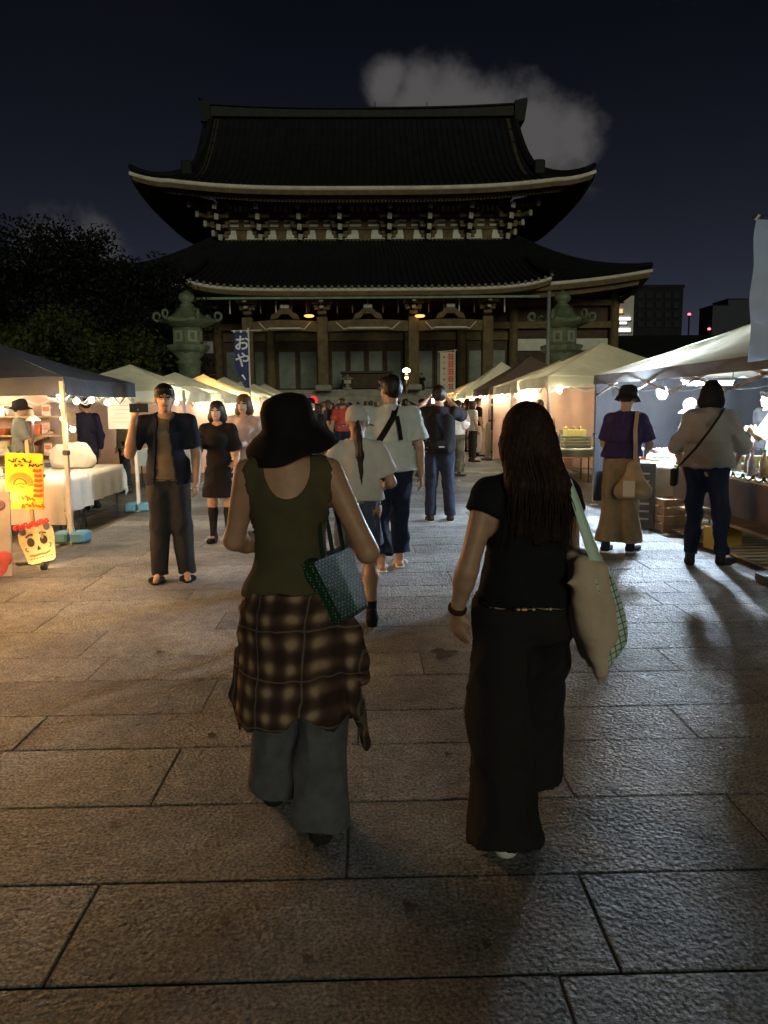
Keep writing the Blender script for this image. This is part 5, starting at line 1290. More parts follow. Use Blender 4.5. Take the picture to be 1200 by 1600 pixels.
# ---------- people at the near stalls on the other side
stand('n1', 'man in a black bucket hat and grey-green shirt standing inside the navy canopy stall', -4.95, 11.15, -70, 1.66, dict(top='tee', tc=cloth('grey_green', (.17, .18, .16)), lz=.8, loose=1.15, bottom='pants', bc=CHAR, hair='short', hat='bucket', hatc=BLK2, brim=.8, shoe='shoe', sleeve=.9, skin=(.3, .19, .13)), dict(elbR=(.22, .1, 1.12), wriR=(.12, .35, 1.2)), vox=.013, sex='m')
stand('n2', 'person in a dark navy jacket turning away inside the navy canopy stall', -4.3, 11.9, 60, 1.72, dict(top='blouse', tc=cloth('deep_navy', (.015, .014, .03)), lz=.85, loose=1.15, sleeve=1.8, bottom='pants', bc=BLK2, hair='short', shoe='shoe', skin=(.3, .19, .13)), dict(lean=(.05, .05)), vox=.014, sex='m')
stand('n3', 'seller in a pale olive shirt standing behind the navy canopy stall', -4.45, 14.2, 120, 1.63, dict(top='tee', tc=cloth('pale_olive', (.36, .36, .24)), lz=.85, loose=1.1, bottom='pants', bc=CHAR, hair='short', shoe='shoe'), None, vox=.015, sex='m')

# ---------- things they carry
def phone_obj(label, p, rz, glow=False, tilt=0):
    o = empty('phone', p, rz, label, 'phone'); b = MB(); b.cbox((0, 0, 0), (.152, .009, .074), .004); b.build('phone_body', mat('phone_black', (.012, .012, .013), .35), o)
    MB().box((0, .0055, 0), (.142, .002, .066)).build('screen', mat('screen_lit', (.3, .35, .4), .3, emis=((.75, .85, 1), 3.0)) if glow else mat('screen_dark', (.02, .02, .025), .15), o)
    for k in (0, 1): MB().lathe([(.008, 0), (.008, .003)], 8, (-.058 + .022 * k, -.0045, .018), Matrix.Rotation(R(90), 3, 'X')).build('camera_lens', m_eye, o)
    o.rotation_euler = (tilt, 0, rz); return o
r_, J_, s_ = PE['phone']; h = Wp(r_, J_['wriR'] + V3(-.045, .035, .085) * s_)
phone_obj('black phone held up by the man in the open navy shirt', h, R(8))
r_, J_, s_ = PE['pack']; h = Wp(r_, (0, .36, 1.60)); phone_obj('lit phone raised by the man with the backpack', h, R(180), True)
r_, J_, s_ = PE['cm']; h = Wp(r_, J_['wriR'] + V3(-.07, .07, .05)); phone_obj('lit phone held by the person in camouflage trousers', h, r_.rotation_euler[2] + R(180), True, R(-35))
r_, J_, s_ = PE['dress']; h = Wp(r_, J_['wriR'] + V3(-.01, .085, .0))
cu = empty('paper_cup', h, 0, 'white paper cup with dark drink held by the woman in the black dress', 'cup')
MB().lathe([(.030, -.06), (.042, .05), (.044, .052), (.044, .056), (.040, .056)], 16).build('cup', mat('paper_white', (.7, .68, .64), .8), cu, True)
MB().lathe([(.036, .0565), (.037, .10), (.033, .112), (.030, .12)], 16).build('lid', mat('dark_lid', (.03, .028, .03), .4), cu, True); MB().lathe([(.041, -.01), (.044, .03)], 16).build('sleeve_band', mat('band_red', (.25, .12, .1), .8), cu)
# black backpack
r_, J_, s_ = PE['pack']; bp = follow('backpack', r_, 'black backpack on the man with raised arms', 'backpack')
T = Sdf((-.25, -.42, .85), (.25, .02, 1.5), .011); T.cap((-.08, -.20, 1.02), (-.08, -.20, 1.32), .12, .11, .08, ((0, 1, 0), 1.35)); T.cap((.08, -.20, 1.02), (.08, -.20, 1.32), .12, .11, .08, ((0, 1, 0), 1.35)); T.cap((-.06, -.27, 1.0), (.06, -.27, 1.0), .08, k=.05)
T.build('bag_body', BLK, bp, folds(3, .004, (6, 6, 6)))
MB().box((0, -.352, 1.015), (.07, .012, .012)).build('reflective_tag', mat('reflector', (.8, .8, .8), .4), bp)
stp = MB()
for sg in (-1, 1): stp.tube([Vector((sg * .09, -.1, 1.42)), Vector((sg * .11, .02, 1.50)), Vector((sg * .125, .13, 1.36)), Vector((sg * .13, .12, 1.12)), Vector((sg * .15, -.08, 1.0))], .018, 6)
stp.build('strap', BLK, bp)
# sling strap over the white shirt
r_, J_, s_ = PE['white']; sb = follow('sling_bag', r_, 'black sling bag strap over the white shirt', 'bag')
sp = MB()
def band(pts, w, nrm):
    row = []
    for i, p in enumerate(pts):
        p = Vector(p); t = (Vector(pts[min(i + 1, len(pts) - 1)]) - Vector(pts[max(i - 1, 0)])).normalized(); n = Vector(nrm[i]).normalized(); c = t.cross(n).normalized()
        row.append([p - c * w / 2, p + c * w / 2, p + c * w / 2 + n * .006, p - c * w / 2 + n * .006])
    return row
sp.grid(band([(.06, .06, 1.52), (.045, -.06, 1.535), (.01, -.155, 1.44), (-.06, -.19, 1.33), (-.13, -.19, 1.22), (-.19, -.13, 1.12)], .055, [(0, .3, 1), (0, -.4, 1), (0, -1, .4), (0, -1, .1), (-.2, -1, 0), (-.7, -.7, 0)]), True)
sp.build('strap', BLK, sb); MB().grid(band([(.045, -.155, 1.45), (.06, -.185, 1.36), (.075, -.195, 1.24)], .035, [(0, -1, .4), (0, -1, .2), (0, -1, 0)]), True).build('strap_tail', BLK, sb)
T = Sdf((-.32, -.16, .9), (.0, .32, 1.3), .011); T.cap((-.2, .02, 1.08), (-.14, .17, 1.12), .06, .06, .05, ((1, 0, 0), 1.3)); T.build('pouch', BLK, sb)
# tote of the purple-top person
r_, J_, s_ = PE['purple']; pb = follow('tote_bag', r_, 'sand coloured cloth tote hanging at the back of the khaki trousers', 'bag')
T = Sdf((-.1, -.42, .52), (.42, .14, 1.06), .011); c_ = V3(.17, -.15, .66)
T.cap(c_ + V3(-.11, .03, 0), c_ + V3(.13, -.04, .02), .085, .085, .06, ((0, 1, 0), 1.35)); T.cap(c_ + V3(-.05, .02, .05), c_ + V3(.0, .02, .26), .085, .05, .06, ((0, 1, 0), 1.5)); T.cap(c_ + V3(.08, -.02, .05), c_ + V3(.02, .02, .26), .085, .05, .06, ((0, 1, 0), 1.5))
T.build('bag_body', mat('sand_canvas', (.34, .26, .17), .9, (8, .15)), pb, folds(9, .005, (9, 9, 9)))
MB().grid(band([(.19, -.13, .93), (.19, -.13, 1.10), (.17, -.10, 1.28), (.15, .0, 1.46), (.15, .12, 1.40)], .04, [(0, -1, 0), (0, -1, 0), (0, -1, .1), (0, -.2, 1), (0, 1, .5)]), True).build('strap', MATS['sand_canvas'], pb)
MB().grid([[Vector((x, -.262 + .02 * abs(x - .18), z)) for x in (.12, .16, .2, .24)] for z in (.62, .70, .78)]).build('printed_patch', mat('pale_print', (.5, .47, .42), .9), pb)
# crossbody of the grey-blouse woman
r_, J_, s_ = PE['grey']; cbg = follow('crossbody_bag', r_, 'slim dark crossbody bag strap over the grey blouse', 'bag')
MB().grid(band([(.12, .13, 1.46), (.12, .03, 1.49), (.10, -.10, 1.44), (.02, -.165, 1.30), (-.10, -.185, 1.12), (-.20, -.15, 1.0), (-.26, -.05, .93)], .022, [(0, .6, 1), (0, 0, 1), (0, -1, .6), (0, -1, 0), (0, -1, 0), (-.6, -1, 0), (-1, 0, 0)]), True).build('strap', cloth('dark_strap', (.02, .017, .017)), cbg)
MB().cbox((-.29, .0, .84), (.06, .2, .17), .02).build('pouch', MATS['cloth_dark_strap'], cbg)
# ================================================================== STALLS
m_steel = mat('white_tube', (.62, .60, .56), .4, (8, .12)); m_dsteel = mat('dark_steel', (.05, .05, .052), .4)
BULB = mat('bulb_warm', (1, .8, .5), .5, emis=((1, .82, .56), 760)); BULBN = mat('bulb_near', (1, .8, .5), .5, emis=((1, .81, .54), 1080)); LED = mat('bulb_white', (1, 1, 1), .5, emis=((.68, .84, 1.0), 6200)); SPOT = mat('spot_glow', (1, .8, .5), .5, emis=((1, .58, .22), 420)); GLOW = mat('soft_bulb', (1, .85, .6), .5, emis=((1, .8, .55), 300))
def canopy_mat(n, c, tr=.28): return mat('canopy_' + n, c, .75, (2.2, .12), (5, .55, .05), trans=tr, spec=.25)
C_WHITE = canopy_mat('ivory', (.75, .78, .62), .16); C_NAVY = canopy_mat('navy', (.075, .085, .11), .05); C_ORANGE = canopy_mat('amber', (.72, .50, .22), .45); C_BROWN = canopy_mat('brown', (.17, .13, .11), .1); C_SAND = canopy_mat('sand', (.60, .58, .43), .14); C_PINK = canopy_mat('peach', (.60, .42, .34), .3)
m_peach = mat('peach_curtain', (.62, .42, .33), .9, (3, .1), trans=.1); m_darkwall = mat('grey_curtain', (.010, .0105, .013), .9, (3, .15)); m_amberwall = mat('amber_curtain', (.62, .40, .18), .9, (3, .12), trans=.1)
m_string = mat('light_cord', (.03, .03, .03), .6)
def tent(label, x0, x1, y0, y1, eave, peak, ma, val=.2, curtain=None, group='market tents along the path', trim=None, sides=('y1',), lean=0, clean=False):
    """pop-up canopy: roof sheet, valance per side, four legs, scissor truss, optional curtains. Path side is the one nearer X=0."""
    xc, yc = (x0 + x1) / 2, (y0 + y1) / 2; hx, hy = (x1 - x0) / 2, (y1 - y0) / 2
    root = empty('market_tent', (xc, yc, 0), 0, label, 'tent', group); rng = np.random.default_rng(int(abs(xc * 31 + yc * 17)))
    cor = [(-hx, -hy), (hx, -hy), (hx, hy), (-hx, hy)]; roof = MB(); n = 10
    for k in range(4):
        a, b = Vector((*cor[k], 0)), Vector((*cor[(k + 1) % 4], 0)); P = []
        for i in range(n + 1):
            t = i / n; row = []
            for j in range(n + 1):
                u = j / n; p = a.lerp(b, u) * (1 - t); sag = .05 * math.sin(math.pi * u) * (1 - t) * math.sin(math.pi * min(1, t * 1.0 + .12)) + .035 * math.sin(math.pi * t)
                z = eave + (peak - eave) * t ** .94 - sag + .008 * math.sin(9 * u + 5 * t + k) * (1 - t)
                row.append(Vector((p.x, p.y, z)))
            P.append(row)
        roof.grid(P)
    ro = roof.build('canopy', ma, root, True)
    for k in range(4):
        a, b = Vector((*cor[k], eave)), Vector((*cor[(k + 1) % 4], eave)); nrm = Vector(((a + b).x, (a + b).y, 0)).normalized()
        rows = []
        for i, dz in enumerate((.002, -val * .5, -val)):
            rows.append([a.lerp(b, j / 14) + nrm * (.006 + .004 * i + (.012 * i * math.sin(j * 1.7 + k))) + Vector((0, 0, dz - .035 * math.sin(math.pi * j / 14) * .4)) for j in range(15)])
        MB().grid(rows).build('valance', trim or ma, ro, True)
    for (cx, cy) in cor:
        cx *= .985; cy *= .985
        lg = MB(); lg.box((cx, cy, eave * .52), (.045, .045, eave * .96)); lg.box((cx, cy, eave * .28), (.036, .054, eave * .5)); o = lg.build('leg', m_steel, root)
        MB().cbox((cx, cy, .012), (.12, .12, .02), .004).build('foot_plate', m_steel, o); MB().cbox((cx, cy, eave * .55), (.07, .07, .06), .01).build('slider', m_dsteel, o)
    for k in range(4):
        a, b = Vector((*cor[k], 0)) * .985, Vector((*cor[(k + 1) % 4], 0)) * .985; tr = MB(); zt, zb = eave - .04, eave - .30; m_ = 4
        for j in range(m_):
            p, q = a.lerp(b, j / m_), a.lerp(b, (j + 1) / m_); tr.bar(p + Vector((0, 0, zt)), q + Vector((0, 0, zb)), .016, .026); tr.bar(p + Vector((0, 0, zb)), q + Vector((0, 0, zt)), .016, .026)
        tr.build('truss', m_steel, root)
    for sd in sides:
        if curtain is None: continue
        if sd == 'y1': a, b = Vector((-hx, hy * .97, 0)), Vector((hx, hy * .97, 0))
        elif sd == 'y0': a, b = Vector((-hx, -hy * .97, 0)), Vector((hx, -hy * .97, 0))
        elif sd == 'x0': a, b = Vector((-hx * .97, -hy, 0)), Vector((-hx * .97, hy, 0))
        else: a, b = Vector((hx * .97, -hy, 0)), Vector((hx * .97, hy, 0))
        nrm = (b - a).cross(Vector((0, 0, 1))).normalized(); P = []
        for z in (.08, .7, 1.3, eave - .06): P.append([a.lerp(b, j / 30) + nrm * .022 * math.sin(j * 1.25 + z) + Vector((0, 0, z)) for j in range(31)])
        MB().grid(P).build('curtain', curtain, root, True)
    return root
bulb_me = {}
def bulb_mesh(ma, r):
    k = (ma.name, r)
    if k not in bulb_me:
        b = MB(); b.lathe([(r * .12, -r), (r * .75, -r * .62), (r, 0), (r * .72, r * .68), (r * .35, r * 1.0)], 8); o = b.build('bulb', ma, None, True); bulb_me[k] = o.data; bpy.data.objects.remove(o)
    return bulb_me[k]
def strings(label, pts, ma=BULB, r=.035, drop=.07, group='string lights under the tents'):
    root = empty('string_light', pts[0], 0, label, 'string lights', group); o0 = Vector(pts[0]); c = MB(); path = []
    for a, b in zip(pts[:-1], pts[1:]):
        for k in range(6):
            t = k / 6; path.append(Vector(a).lerp(Vector(b), t) - o0 + Vector((0, 0, -.06 * math.sin(math.pi * t))))
    path.append(Vector(pts[-1]) - o0); c.tube(path, .006, 5)
    for p in pts: q = Vector(p) - o0; c.tube([q, q - Vector((0, 0, drop))], .008, 5)
    c.build('cord', m_string, root)
    for p in pts:
        q = Vector(p) - o0; MB().lathe([(.014, -.02), (.014, .02)], 8, q - Vector((0, 0, drop))).build('socket', m_string, root)
        o = link(bpy.data.objects.new('bulb', bulb_mesh(ma, r)), root); o.location = q - Vector((0, 0, drop + r * 1.05))
    return root
def table(label, xc, yc, w, d, h, rz=0, ma=None, group='stall tables'):
    o = empty('folding_table', (xc, yc, 0), rz, label, 'table', group); MB().cbox((0, 0, h - .015), (w, d, .03), .006).build('tabletop', ma or mat('table_white', (.6, .58, .54), .6), o)
    for sx in (-1, 1):
        for sy in (-1, 1): MB().tube([(sx * (w / 2 - .08), sy * (d / 2 - .06), h - .03), (sx * (w / 2 - .08), sy * (d / 2 - .06), 0)], .013, 8).build('leg', m_dsteel, o)
        MB().tube([(sx * (w / 2 - .08), -d / 2 + .06, .14), (sx * (w / 2 - .08), d / 2 - .06, .14)], .010, 6).build('leg_brace', m_dsteel, o)
    return o
def tcloth(label, xc, yc, w, d, h, drops, ma, rz=0, group='cloths over the stall tables'):
    """drops: hang length for -x, +x, -y, +y sides"""
    n = 22; P = []; dx0, dx1, dy0, dy1 = drops; hx, hy = w / 2 + .012, d / 2 + .012
    def pt(u, v):
        # u,v are arc coordinates: inside the top or hanging over an edge
        z = h + .004; x, y = u, v; ov = 0
        ux = max(-hx - u, 0) + max(u - hx, 0); vy = max(-hy - v, 0) + max(v - hy, 0); x = max(-hx, min(hx, u)); y = max(-hy, min(hy, v)); ov = math.hypot(ux, vy) if ux and vy else ux + vy
        rip = .022 * min(1, ov * 5)
        if ux: x += math.copysign(.012 + .05 * ov + rip * math.sin(v * 16 + 1), u)
        if vy: y += math.copysign(.012 + .05 * ov + rip * math.sin(u * 16), v)
        return Vector((x, y, z - ov + (.004 * math.sin(9 * u) * math.cos(8 * v))))
    us = list(np.linspace(-hx - dx0, -hx, 7)) + list(np.linspace(-hx, hx, n))[1:] + list(np.linspace(hx, hx + dx1, 7))[1:]; vs = list(np.linspace(-hy - dy0, -hy, 7)) + list(np.linspace(-hy, hy, 12))[1:] + list(np.linspace(hy, hy + dy1, 7))[1:]
    o = MB().grid([[pt(u, v) for u in us] for v in vs]).build('tablecloth', ma, None, True); o.location = (xc, yc, 0); o.rotation_euler = (0, 0, rz); return tag(o, label, 'tablecloth', group)
m_cloth_w = mat('table_linen', (.58, .55, .48), .9, (6, .08), (40, .3, .01)); m_cloth_g = mat('table_taupe', (.15, .12, .11), .9, (6, .12)); m_cloth_m = mat('table_mint', (.55, .60, .52), .85, (6, .06))

# goods: prototypes made once, copied
PAL = [(.55, .16, .07), (.6, .42, .2), (.1, .16, .3), (.5, .5, .46), (.12, .25, .14), (.32, .2, .12), (.62, .3, .28), (.6, .55, .2)]
GM = [mat('goods_%d' % i, c, .55, (20, .25)) for i, c in enumerate(PAL)]; m_glass = mat('jar_glass', (.5, .5, .42), .12, spec=.6); m_paperw = mat('printed_paper', (.62, .61, .58), .8, (25, .35))
def proto(kind, ma, ma2):
    if kind == 'jar':
        b = MB().lathe([(.034, 0), (.038, .01), (.038, .075), (.028, .09)], 12).build('glass_body', ma, None, True); return b, MB().lathe([(.031, .09), (.031, .112), (.002, .114)], 12).build('lid', ma2, None)
    if kind == 'bottle':
        b = MB().lathe([(.032, 0), (.034, .01), (.034, .13), (.014, .175), (.013, .21)], 12).build('bottle_body', ma, None, True); return b, MB().lathe([(.015, .21), (.015, .235), (.002, .236)], 10).build('cap', ma2, None)
    if kind == 'box':
        b = MB().cbox((0, 0, .06), (.2, .14, .12), .006).build('box_body', ma, None); return b, MB().box((0, 0, .1205), (.202, .04, .003)).build('tape', ma2, None)
    if kind == 'basket':
        b = MB().lathe([(.08, 0), (.11, .09), (.115, .095), (.105, .09), (.076, .015)], 14).build('basket_body', ma, None, True); m = MB()
        for k in range(7): m.lathe([(.002, -.026), (.024, -.012), (.026, .006), (.002, .026)], 6, (.055 * math.cos(k) * (k > 0), .055 * math.sin(k * 1.05) * (k > 0), .085))
        return b, tag(m.build('buns', ma2, None, True), kind='stuff')
    if kind == 'card':
        b = MB().box((0, 0, .075), (.11, .006, .15), Matrix.Rotation(R(-12), 3, 'X')).build('card_sheet', ma, None); return b, MB().box((0, -.012, .09), (.08, .003, .06), Matrix.Rotation(R(-12), 3, 'X')).build('picture', ma2, None)
    if kind == 'tray':
        b = MB().cbox((0, 0, .015), (.3, .2, .03), .005).build('tray_base', ma, None); m = MB()
        for k in range(12): m.cbox((-.11 + .073 * (k % 4), -.06 + .06 * (k // 4), .042), (.05, .04, .03), .01)
        return b, tag(m.build('sweets', ma2, None), kind='stuff')
    if kind == 'booklet':
        b = MB().box((0, 0, .004), (.15, .21, .008)).build('pages', m_paperw, None); return b, MB().box((0, 0, .0095), (.13, .10, .002)).build('cover_print', ma2, None)
PROT = {}
def goods(kind, p, rz, ci, label, cat, group, sc=1.0):
    k = (kind, ci)
    if k not in PROT:
        ma = m_glass if kind == 'jar' else GM[ci % 8]; a, b = proto(kind, ma if kind != 'card' else m_paperw, GM[(ci + 3) % 8]); PROT[k] = (a.data, b.data, a.name.split('.')[0], b.name.split('.')[0], b.get('kind')); bpy.data.objects.remove(a); bpy.data.objects.remove(b)
    a, b, na, nb, kd = PROT[k]; names = dict(jar='glass_jar', bottle='bottle', box='carton', basket='bread_basket', card='display_card', tray='sweets_tray', booklet='booklet')
    o = empty(names[kind], p, rz, label, cat, group); o.scale = (sc, sc, sc); link(bpy.data.objects.new(na, a), o); q = link(bpy.data.objects.new(nb, b), o)
    if kd: q['kind'] = kd
    return o
CAT = dict(jar='jar', bottle='bottle', box='box', basket='basket', card='card', tray='tray', booklet='booklet')
ADJ = ['rust red', 'tan', 'navy', 'pale grey', 'green', 'brown', 'salmon pink', 'mustard']
USED = set()
def lay(where, xc, yc, w, d, h, n, kinds, seed):
    rng = np.random.default_rng(seed); k = 0; nx = max(2, int(round(math.sqrt(n * w / d)))); ny = max(1, int(math.ceil(n / nx)))
    for i in range(nx):
        for j in range(ny):
            if k >= n: return
            kd = kinds[int(rng.integers(0, len(kinds)))]; ci = int(rng.integers(0, 8))
            for _ in range(40):
                if (where, kd, ci) not in USED: break
                kd = kinds[int(rng.integers(0, len(kinds)))]; ci = int(rng.integers(0, 8))
            USED.add((where, kd, ci)); x = xc - w / 2 + w * (i + .5) / nx + rng.uniform(-.03, .03); y = yc - d / 2 + d * (j + .5) / ny + rng.uniform(-.03, .03)
            nm = dict(jar='glass jar with a %s lid' % ADJ[(ci + 3) % 8], bottle='%s bottle' % ADJ[ci], box='%s carton' % ADJ[ci], basket='%s basket of buns' % ADJ[ci], card='display card with a %s picture' % ADJ[(ci + 3) % 8], tray='%s tray of wrapped sweets' % ADJ[ci], booklet='booklet with a %s cover print' % ADJ[(ci + 3) % 8])[kd]
            goods(kd, (x, y, h), rng.uniform(-.5, .5), ci, nm + ' on ' + where, CAT[kd], 'goods on ' + where, rng.uniform(.9, 1.25)); k += 1

# ---------- navy canopy stall
NX0, NX1, NY0, NY1 = -6.25, -3.42, 8.85, 11.55
tent('dark navy pop-up canopy over a white-clothed stall with string lights', NX0, NX1, NY0, NY1, 1.90, 2.42, C_NAVY, .2, m_peach, sides=('x0',))
tent('peach coloured canopy whose rim shows beside the yellow sign', -6.6, -3.75, 5.1, 7.75, 1.93, 2.45, C_PINK, .2, m_peach, sides=('x0',))
for (x, y, lb) in ((-3.44, 8.87, 'teal water weight at the foot of the navy canopy leg beside the skull painting'), (-3.44, 11.52, 'blue water weight at the navy canopy leg beside the man filming with a phone')):
    o = empty('tent_weight', (x, y, 0), 0, lb, 'tent weight', 'water weights on the navy canopy legs'); mt = mat('weight_blue', (.10, .28, .42), .5, (6, .15))
    for sx in (-1, 1): MB().cbox((sx * .10, 0, .075), (.17, .26, .12), .02).build('half_block', mt, o)
    MB().tube([(-.03, 0, .13), (-.03, 0, .17), (.03, 0, .17), (.03, 0, .13)], .012, 6).build('grip', mt, o)
table('folding table under the long white cloth of the navy canopy stall', -4.55, 9.55, 1.85, .75, .72, 0)
tcloth('long white cloth draped over the navy canopy stall table', -4.55, 9.55, 1.85, .75, .72, (.5, .42, .55, .2), m_cloth_w)
table('second folding table beside the navy canopy leg', -4.0, 10.7, .75, 1.4, .72, 0); tcloth('white cloth with hanging corner over the side table of the navy canopy stall', -4.0, 10.7, .75, 1.4, .722, (.2, .38, .28, .30), m_cloth_w)
T = Sdf((-.35, -.3, 0), (.35, .3, .42), .014); T.cap((-.16, 0, .12), (.16, 0, .12), .15, k=.05, flat=((0, 1, 0), 1.2)); T.cap((-.14, 0, .22), (.12, 0, .24), .13, k=.06, flat=((0, 1, 0), 1.1)); T.cut((0, 0, -1), -.0)
bo = T.build('covered_display', m_cloth_w, None, folds(2, .012, (9, 9, 9))); bo.location = (-4.05, 10.65, .728); tag(bo, 'white cloth-covered display block on the navy canopy stall table', 'display block')
lay('the white-clothed navy stall table', -4.55, 9.5, 1.7, .62, .728, 16, ['booklet', 'booklet', 'card', 'jar', 'booklet'], 4)
# stepped shelf of pottery at the back
sh = empty('display_shelf', (-5.25, 11.25, 0), R(90), 'stepped wooden shelf of boxes at the back of the navy canopy stall', 'shelf'); mw = mat('raw_wood', (.38, .27, .16), .7, (5, .25))
for k in range(4): MB().cbox((0, 0, .62 + .27 * k), (.34, 2.0, .025), .004).build('shelf_board', mw, sh)
for sy in (-.98, .98): MB().box((0, sy, .75), (.32, .03, 1.5)).build('side_panel', mw, sh)
mesh_obj('back_panel', [(-.0, 0, .05), (1.5, 0, .05), (1.5, 0, 1.84), (0, 0, 1.84)], [(0, 1, 2, 3)], m_peach, [o for o in bpy.data.objects if o.name.startswith('market_tent')][0]).location = (-1.36, 1.33, 0)
for k in range(4): lay('the %s board of the navy stall shelf' % ['lowest', 'second', 'third', 'topmost'][k], -5.25, 11.25, 1.85, .2, .633 + .27 * k, 8, ['box', 'jar', 'basket', 'card'], 30 + k)
NAVYB = mat('bulb_navy_stall', (1, .8, .5), .5, emis=((1, .80, .52), 560))
strings('string of round bulbs along the path side of the navy canopy', [(-3.5, 8.95, 1.80), (-3.52, 9.5, 1.74), (-3.55, 10.1, 1.76), (-3.55, 10.7, 1.73)], NAVYB, .036)
strings('bulbs hanging down the near leg of the navy canopy', [(-3.46, 8.9, 1.62), (-3.47, 8.92, 1.48), (-3.38, 8.95, 1.36)], GLOW, .03, .02)
strings('bulb string over the shelf at the back of the navy canopy', [(-5.4, 9.1, 1.74), (-5.4, 10.2, 1.70), (-5.4, 11.0, 1.74)], NAVYB, .036)
# clamp lamp with a bright white head
cl = empty('clamp_lamp', (-3.95, 9.3, .728), 0, 'white-headed clamp lamp shining on the navy canopy table', 'lamp'); MB().cbox((0, 0, .02), (.12, .12, .03), .01).build('base', m_dsteel, cl); MB().tube([(0, 0, .03), (-.05, 0, .4), (.0, -.06, .68)], .012, 6).build('arm', m_dsteel, cl)
MB().lathe([(.03, .06), (.09, .0), (.085, -.005), (.03, .045)], 14, (0, -.06, .68)).build('shade', m_steel, cl, True); MB().lathe([(.01, -.012), (.05, -.002), (.05, .012), (.01, .02)], 10, (0, -.06, .685)).build('bulb', mat('clamp_bulb', (1, 1, 1), .5, emis=((1, .9, .75), 300)), cl, True)
# notice sheet on the tent leg
ns = MB().box((0, 0, 0), (.36, .008, .46)).build('notice_sheet', mat('notice_paper', (.55, .55, .52), .8), None); ns.location = (-3.62, 11.45, 1.47); tag(ns, 'white notice sheet with fine lines taped inside the navy canopy', 'notice')
for k in range(6): MB().box((0, -.006, .17 - .06 * k), (.26 if k % 3 else .18, .003, .008)).build('text_line', mat('faint_ink', (.3, .3, .3), .8), ns)
# clear plastic side sheet
# ---------- yellow hand-painted sign, skull painting, poster board
m_yel = mat('yellow_board', (.72, .42, .015), .6, (12, .15)); m_ink = mat('black_paint', (.03, .025, .02), .7); m_redp = mat('red_paint', (.55, .06, .02), .6); m_orp = mat('orange_paint', (.75, .20, .02), .6)
def brush(o, pts, w, ma, name, y=-.014):
    b = MB()
    for (p, q) in zip(pts[:-1], pts[1:]): b.bar((p[0], y, p[1]), (q[0], y, q[1]), .004, w, up=(0, 0, 1)) if abs(q[0] - p[0]) >= abs(q[1] - p[1]) else b.bar((p[0], y - .0004, p[1]), (q[0], y - .0004, q[1]), w, .004, up=(0, 1, 0))
    return b.build(name, ma, o)
g = gnd(58, 875); sg = empty('painted_sign', (g.x + .04, g.y - .15, 0), R(6), 'yellow hand-painted sign with orange arch on a wooden post', 'sign')
MB().cbox((.0, .03, .62), (.035, .03, 1.24), .004).build('post', mw, sg); MB().cbox((0, .03, .02), (.3, .3, .04), .01).build('base', m_dsteel, sg)
bd_ = MB().cbox((-.04, 0, .83), (.36, .016, .56), .004, Matrix.Rotation(R(3), 3, 'Y')).build('board', m_yel, sg)
def scrib(x, z, n, w, hgt, ma, th=.012):
    rng = np.random.default_rng(int(1000 * (x + 2) + 100 * z)); xx = x
    for k in range(n):
        zz = [z + hgt * v for v in rng.uniform(-.5, .5, 4)]; brush(sg, [(xx + w * i / 4, zz[i]) for i in range(4)], th, ma, 'letter'); xx += w * .95
scrib(-.18, 1.045, 5, .035, .05, m_ink); scrib(-.02, 1.03, 2, .035, .05, m_ink); scrib(-.12, .995, 3, .03, .04, m_ink); scrib(.01, .99, 5, .03, .04, m_ink)
arc = lambda r, c, a0, a1: [(c[0] + r * math.cos(R(a0 + (a1 - a0) * k / 14)), c[1] + r * math.sin(R(a0 + (a1 - a0) * k / 14))) for k in range(15)]
brush(sg, arc(.10, (-.08, .80), -10, 200), .045, m_orp, 'arch_stroke'); brush(sg, arc(.06, (-.08, .80), 0, 190), .014, m_redp, 'arch_stroke', -.016); brush(sg, [(-.12, .80), (-.08, .815), (-.04, .80)], .01, m_redp, 'arch_stroke', -.016); brush(sg, [(-.11, .77), (-.08, .78), (-.05, .77)], .01, m_redp, 'arch_stroke', -.016)
for k in range(6): brush(sg, [(.05 + .012 * math.sin(k), .94 - .05 * k), (.10, .93 - .05 * k), (.13, .94 - .05 * k)], .03, mat('rust_paint', (.40, .06, .015), .6), 'stroke')
scrib(-.15, .66, 6, .036, .055, m_redp, .014); scrib(-.08, .59, 7, .034, .055, m_redp, .014)
# clip-on spotlights (real lamps) under the sign and at the skull
def spot(label, p, d):
    o = empty('clip_light', p, 0, label, 'clip light', 'clip lights on the painted signs'); d = Vector(d).normalized(); q = d.to_track_quat('Z', 'Y').to_matrix()
    MB().lathe([(.02, -.05), (.035, -.03), (.04, .02), (.036, .02), (.02, -.02)], 10, (0, 0, 0), q).build('housing', m_dsteel, o, True); MB().lathe([(.002, -.004), (.028, 0), (.028, .008), (.002, .012)], 8, d * .008, q).build('bulb', SPOT, o)
spot('small clip light shining on the yellow painted sign', (sg.location.x - .16, sg.location.y - .16, .66), (.15, .75, .3))
g2 = gnd(70, 880)
sk_o = empty('skull_painting', (g2.x + .02, g2.y - .1, 0), R(8), 'painted sugar skull board with red flowers leaning on the sign post', 'painting')
lean_ = Matrix.Rotation(R(-16), 3, 'X') @ Matrix.Rotation(R(-13), 3, 'Y'); skm = mat('skull_bone', (.52, .42, .24), .7, (14, .2))
prof_ = [(-.13, .02), (-.10, 0), (.10, 0), (.13, .02), (.15, .14), (.17, .24), (.165, .33), (.12, .385), (0, .40), (-.12, .385), (-.165, .33), (-.17, .24), (-.15, .14)]
def skp(x, z, y=0): return lean_ @ Vector((x, y, z)) + Vector((0, 0, .03))
MB().poly([skp(x, z) for x, z in prof_], lean_ @ Vector((0, 1, 0)), .02).build('board', skm, sk_o)
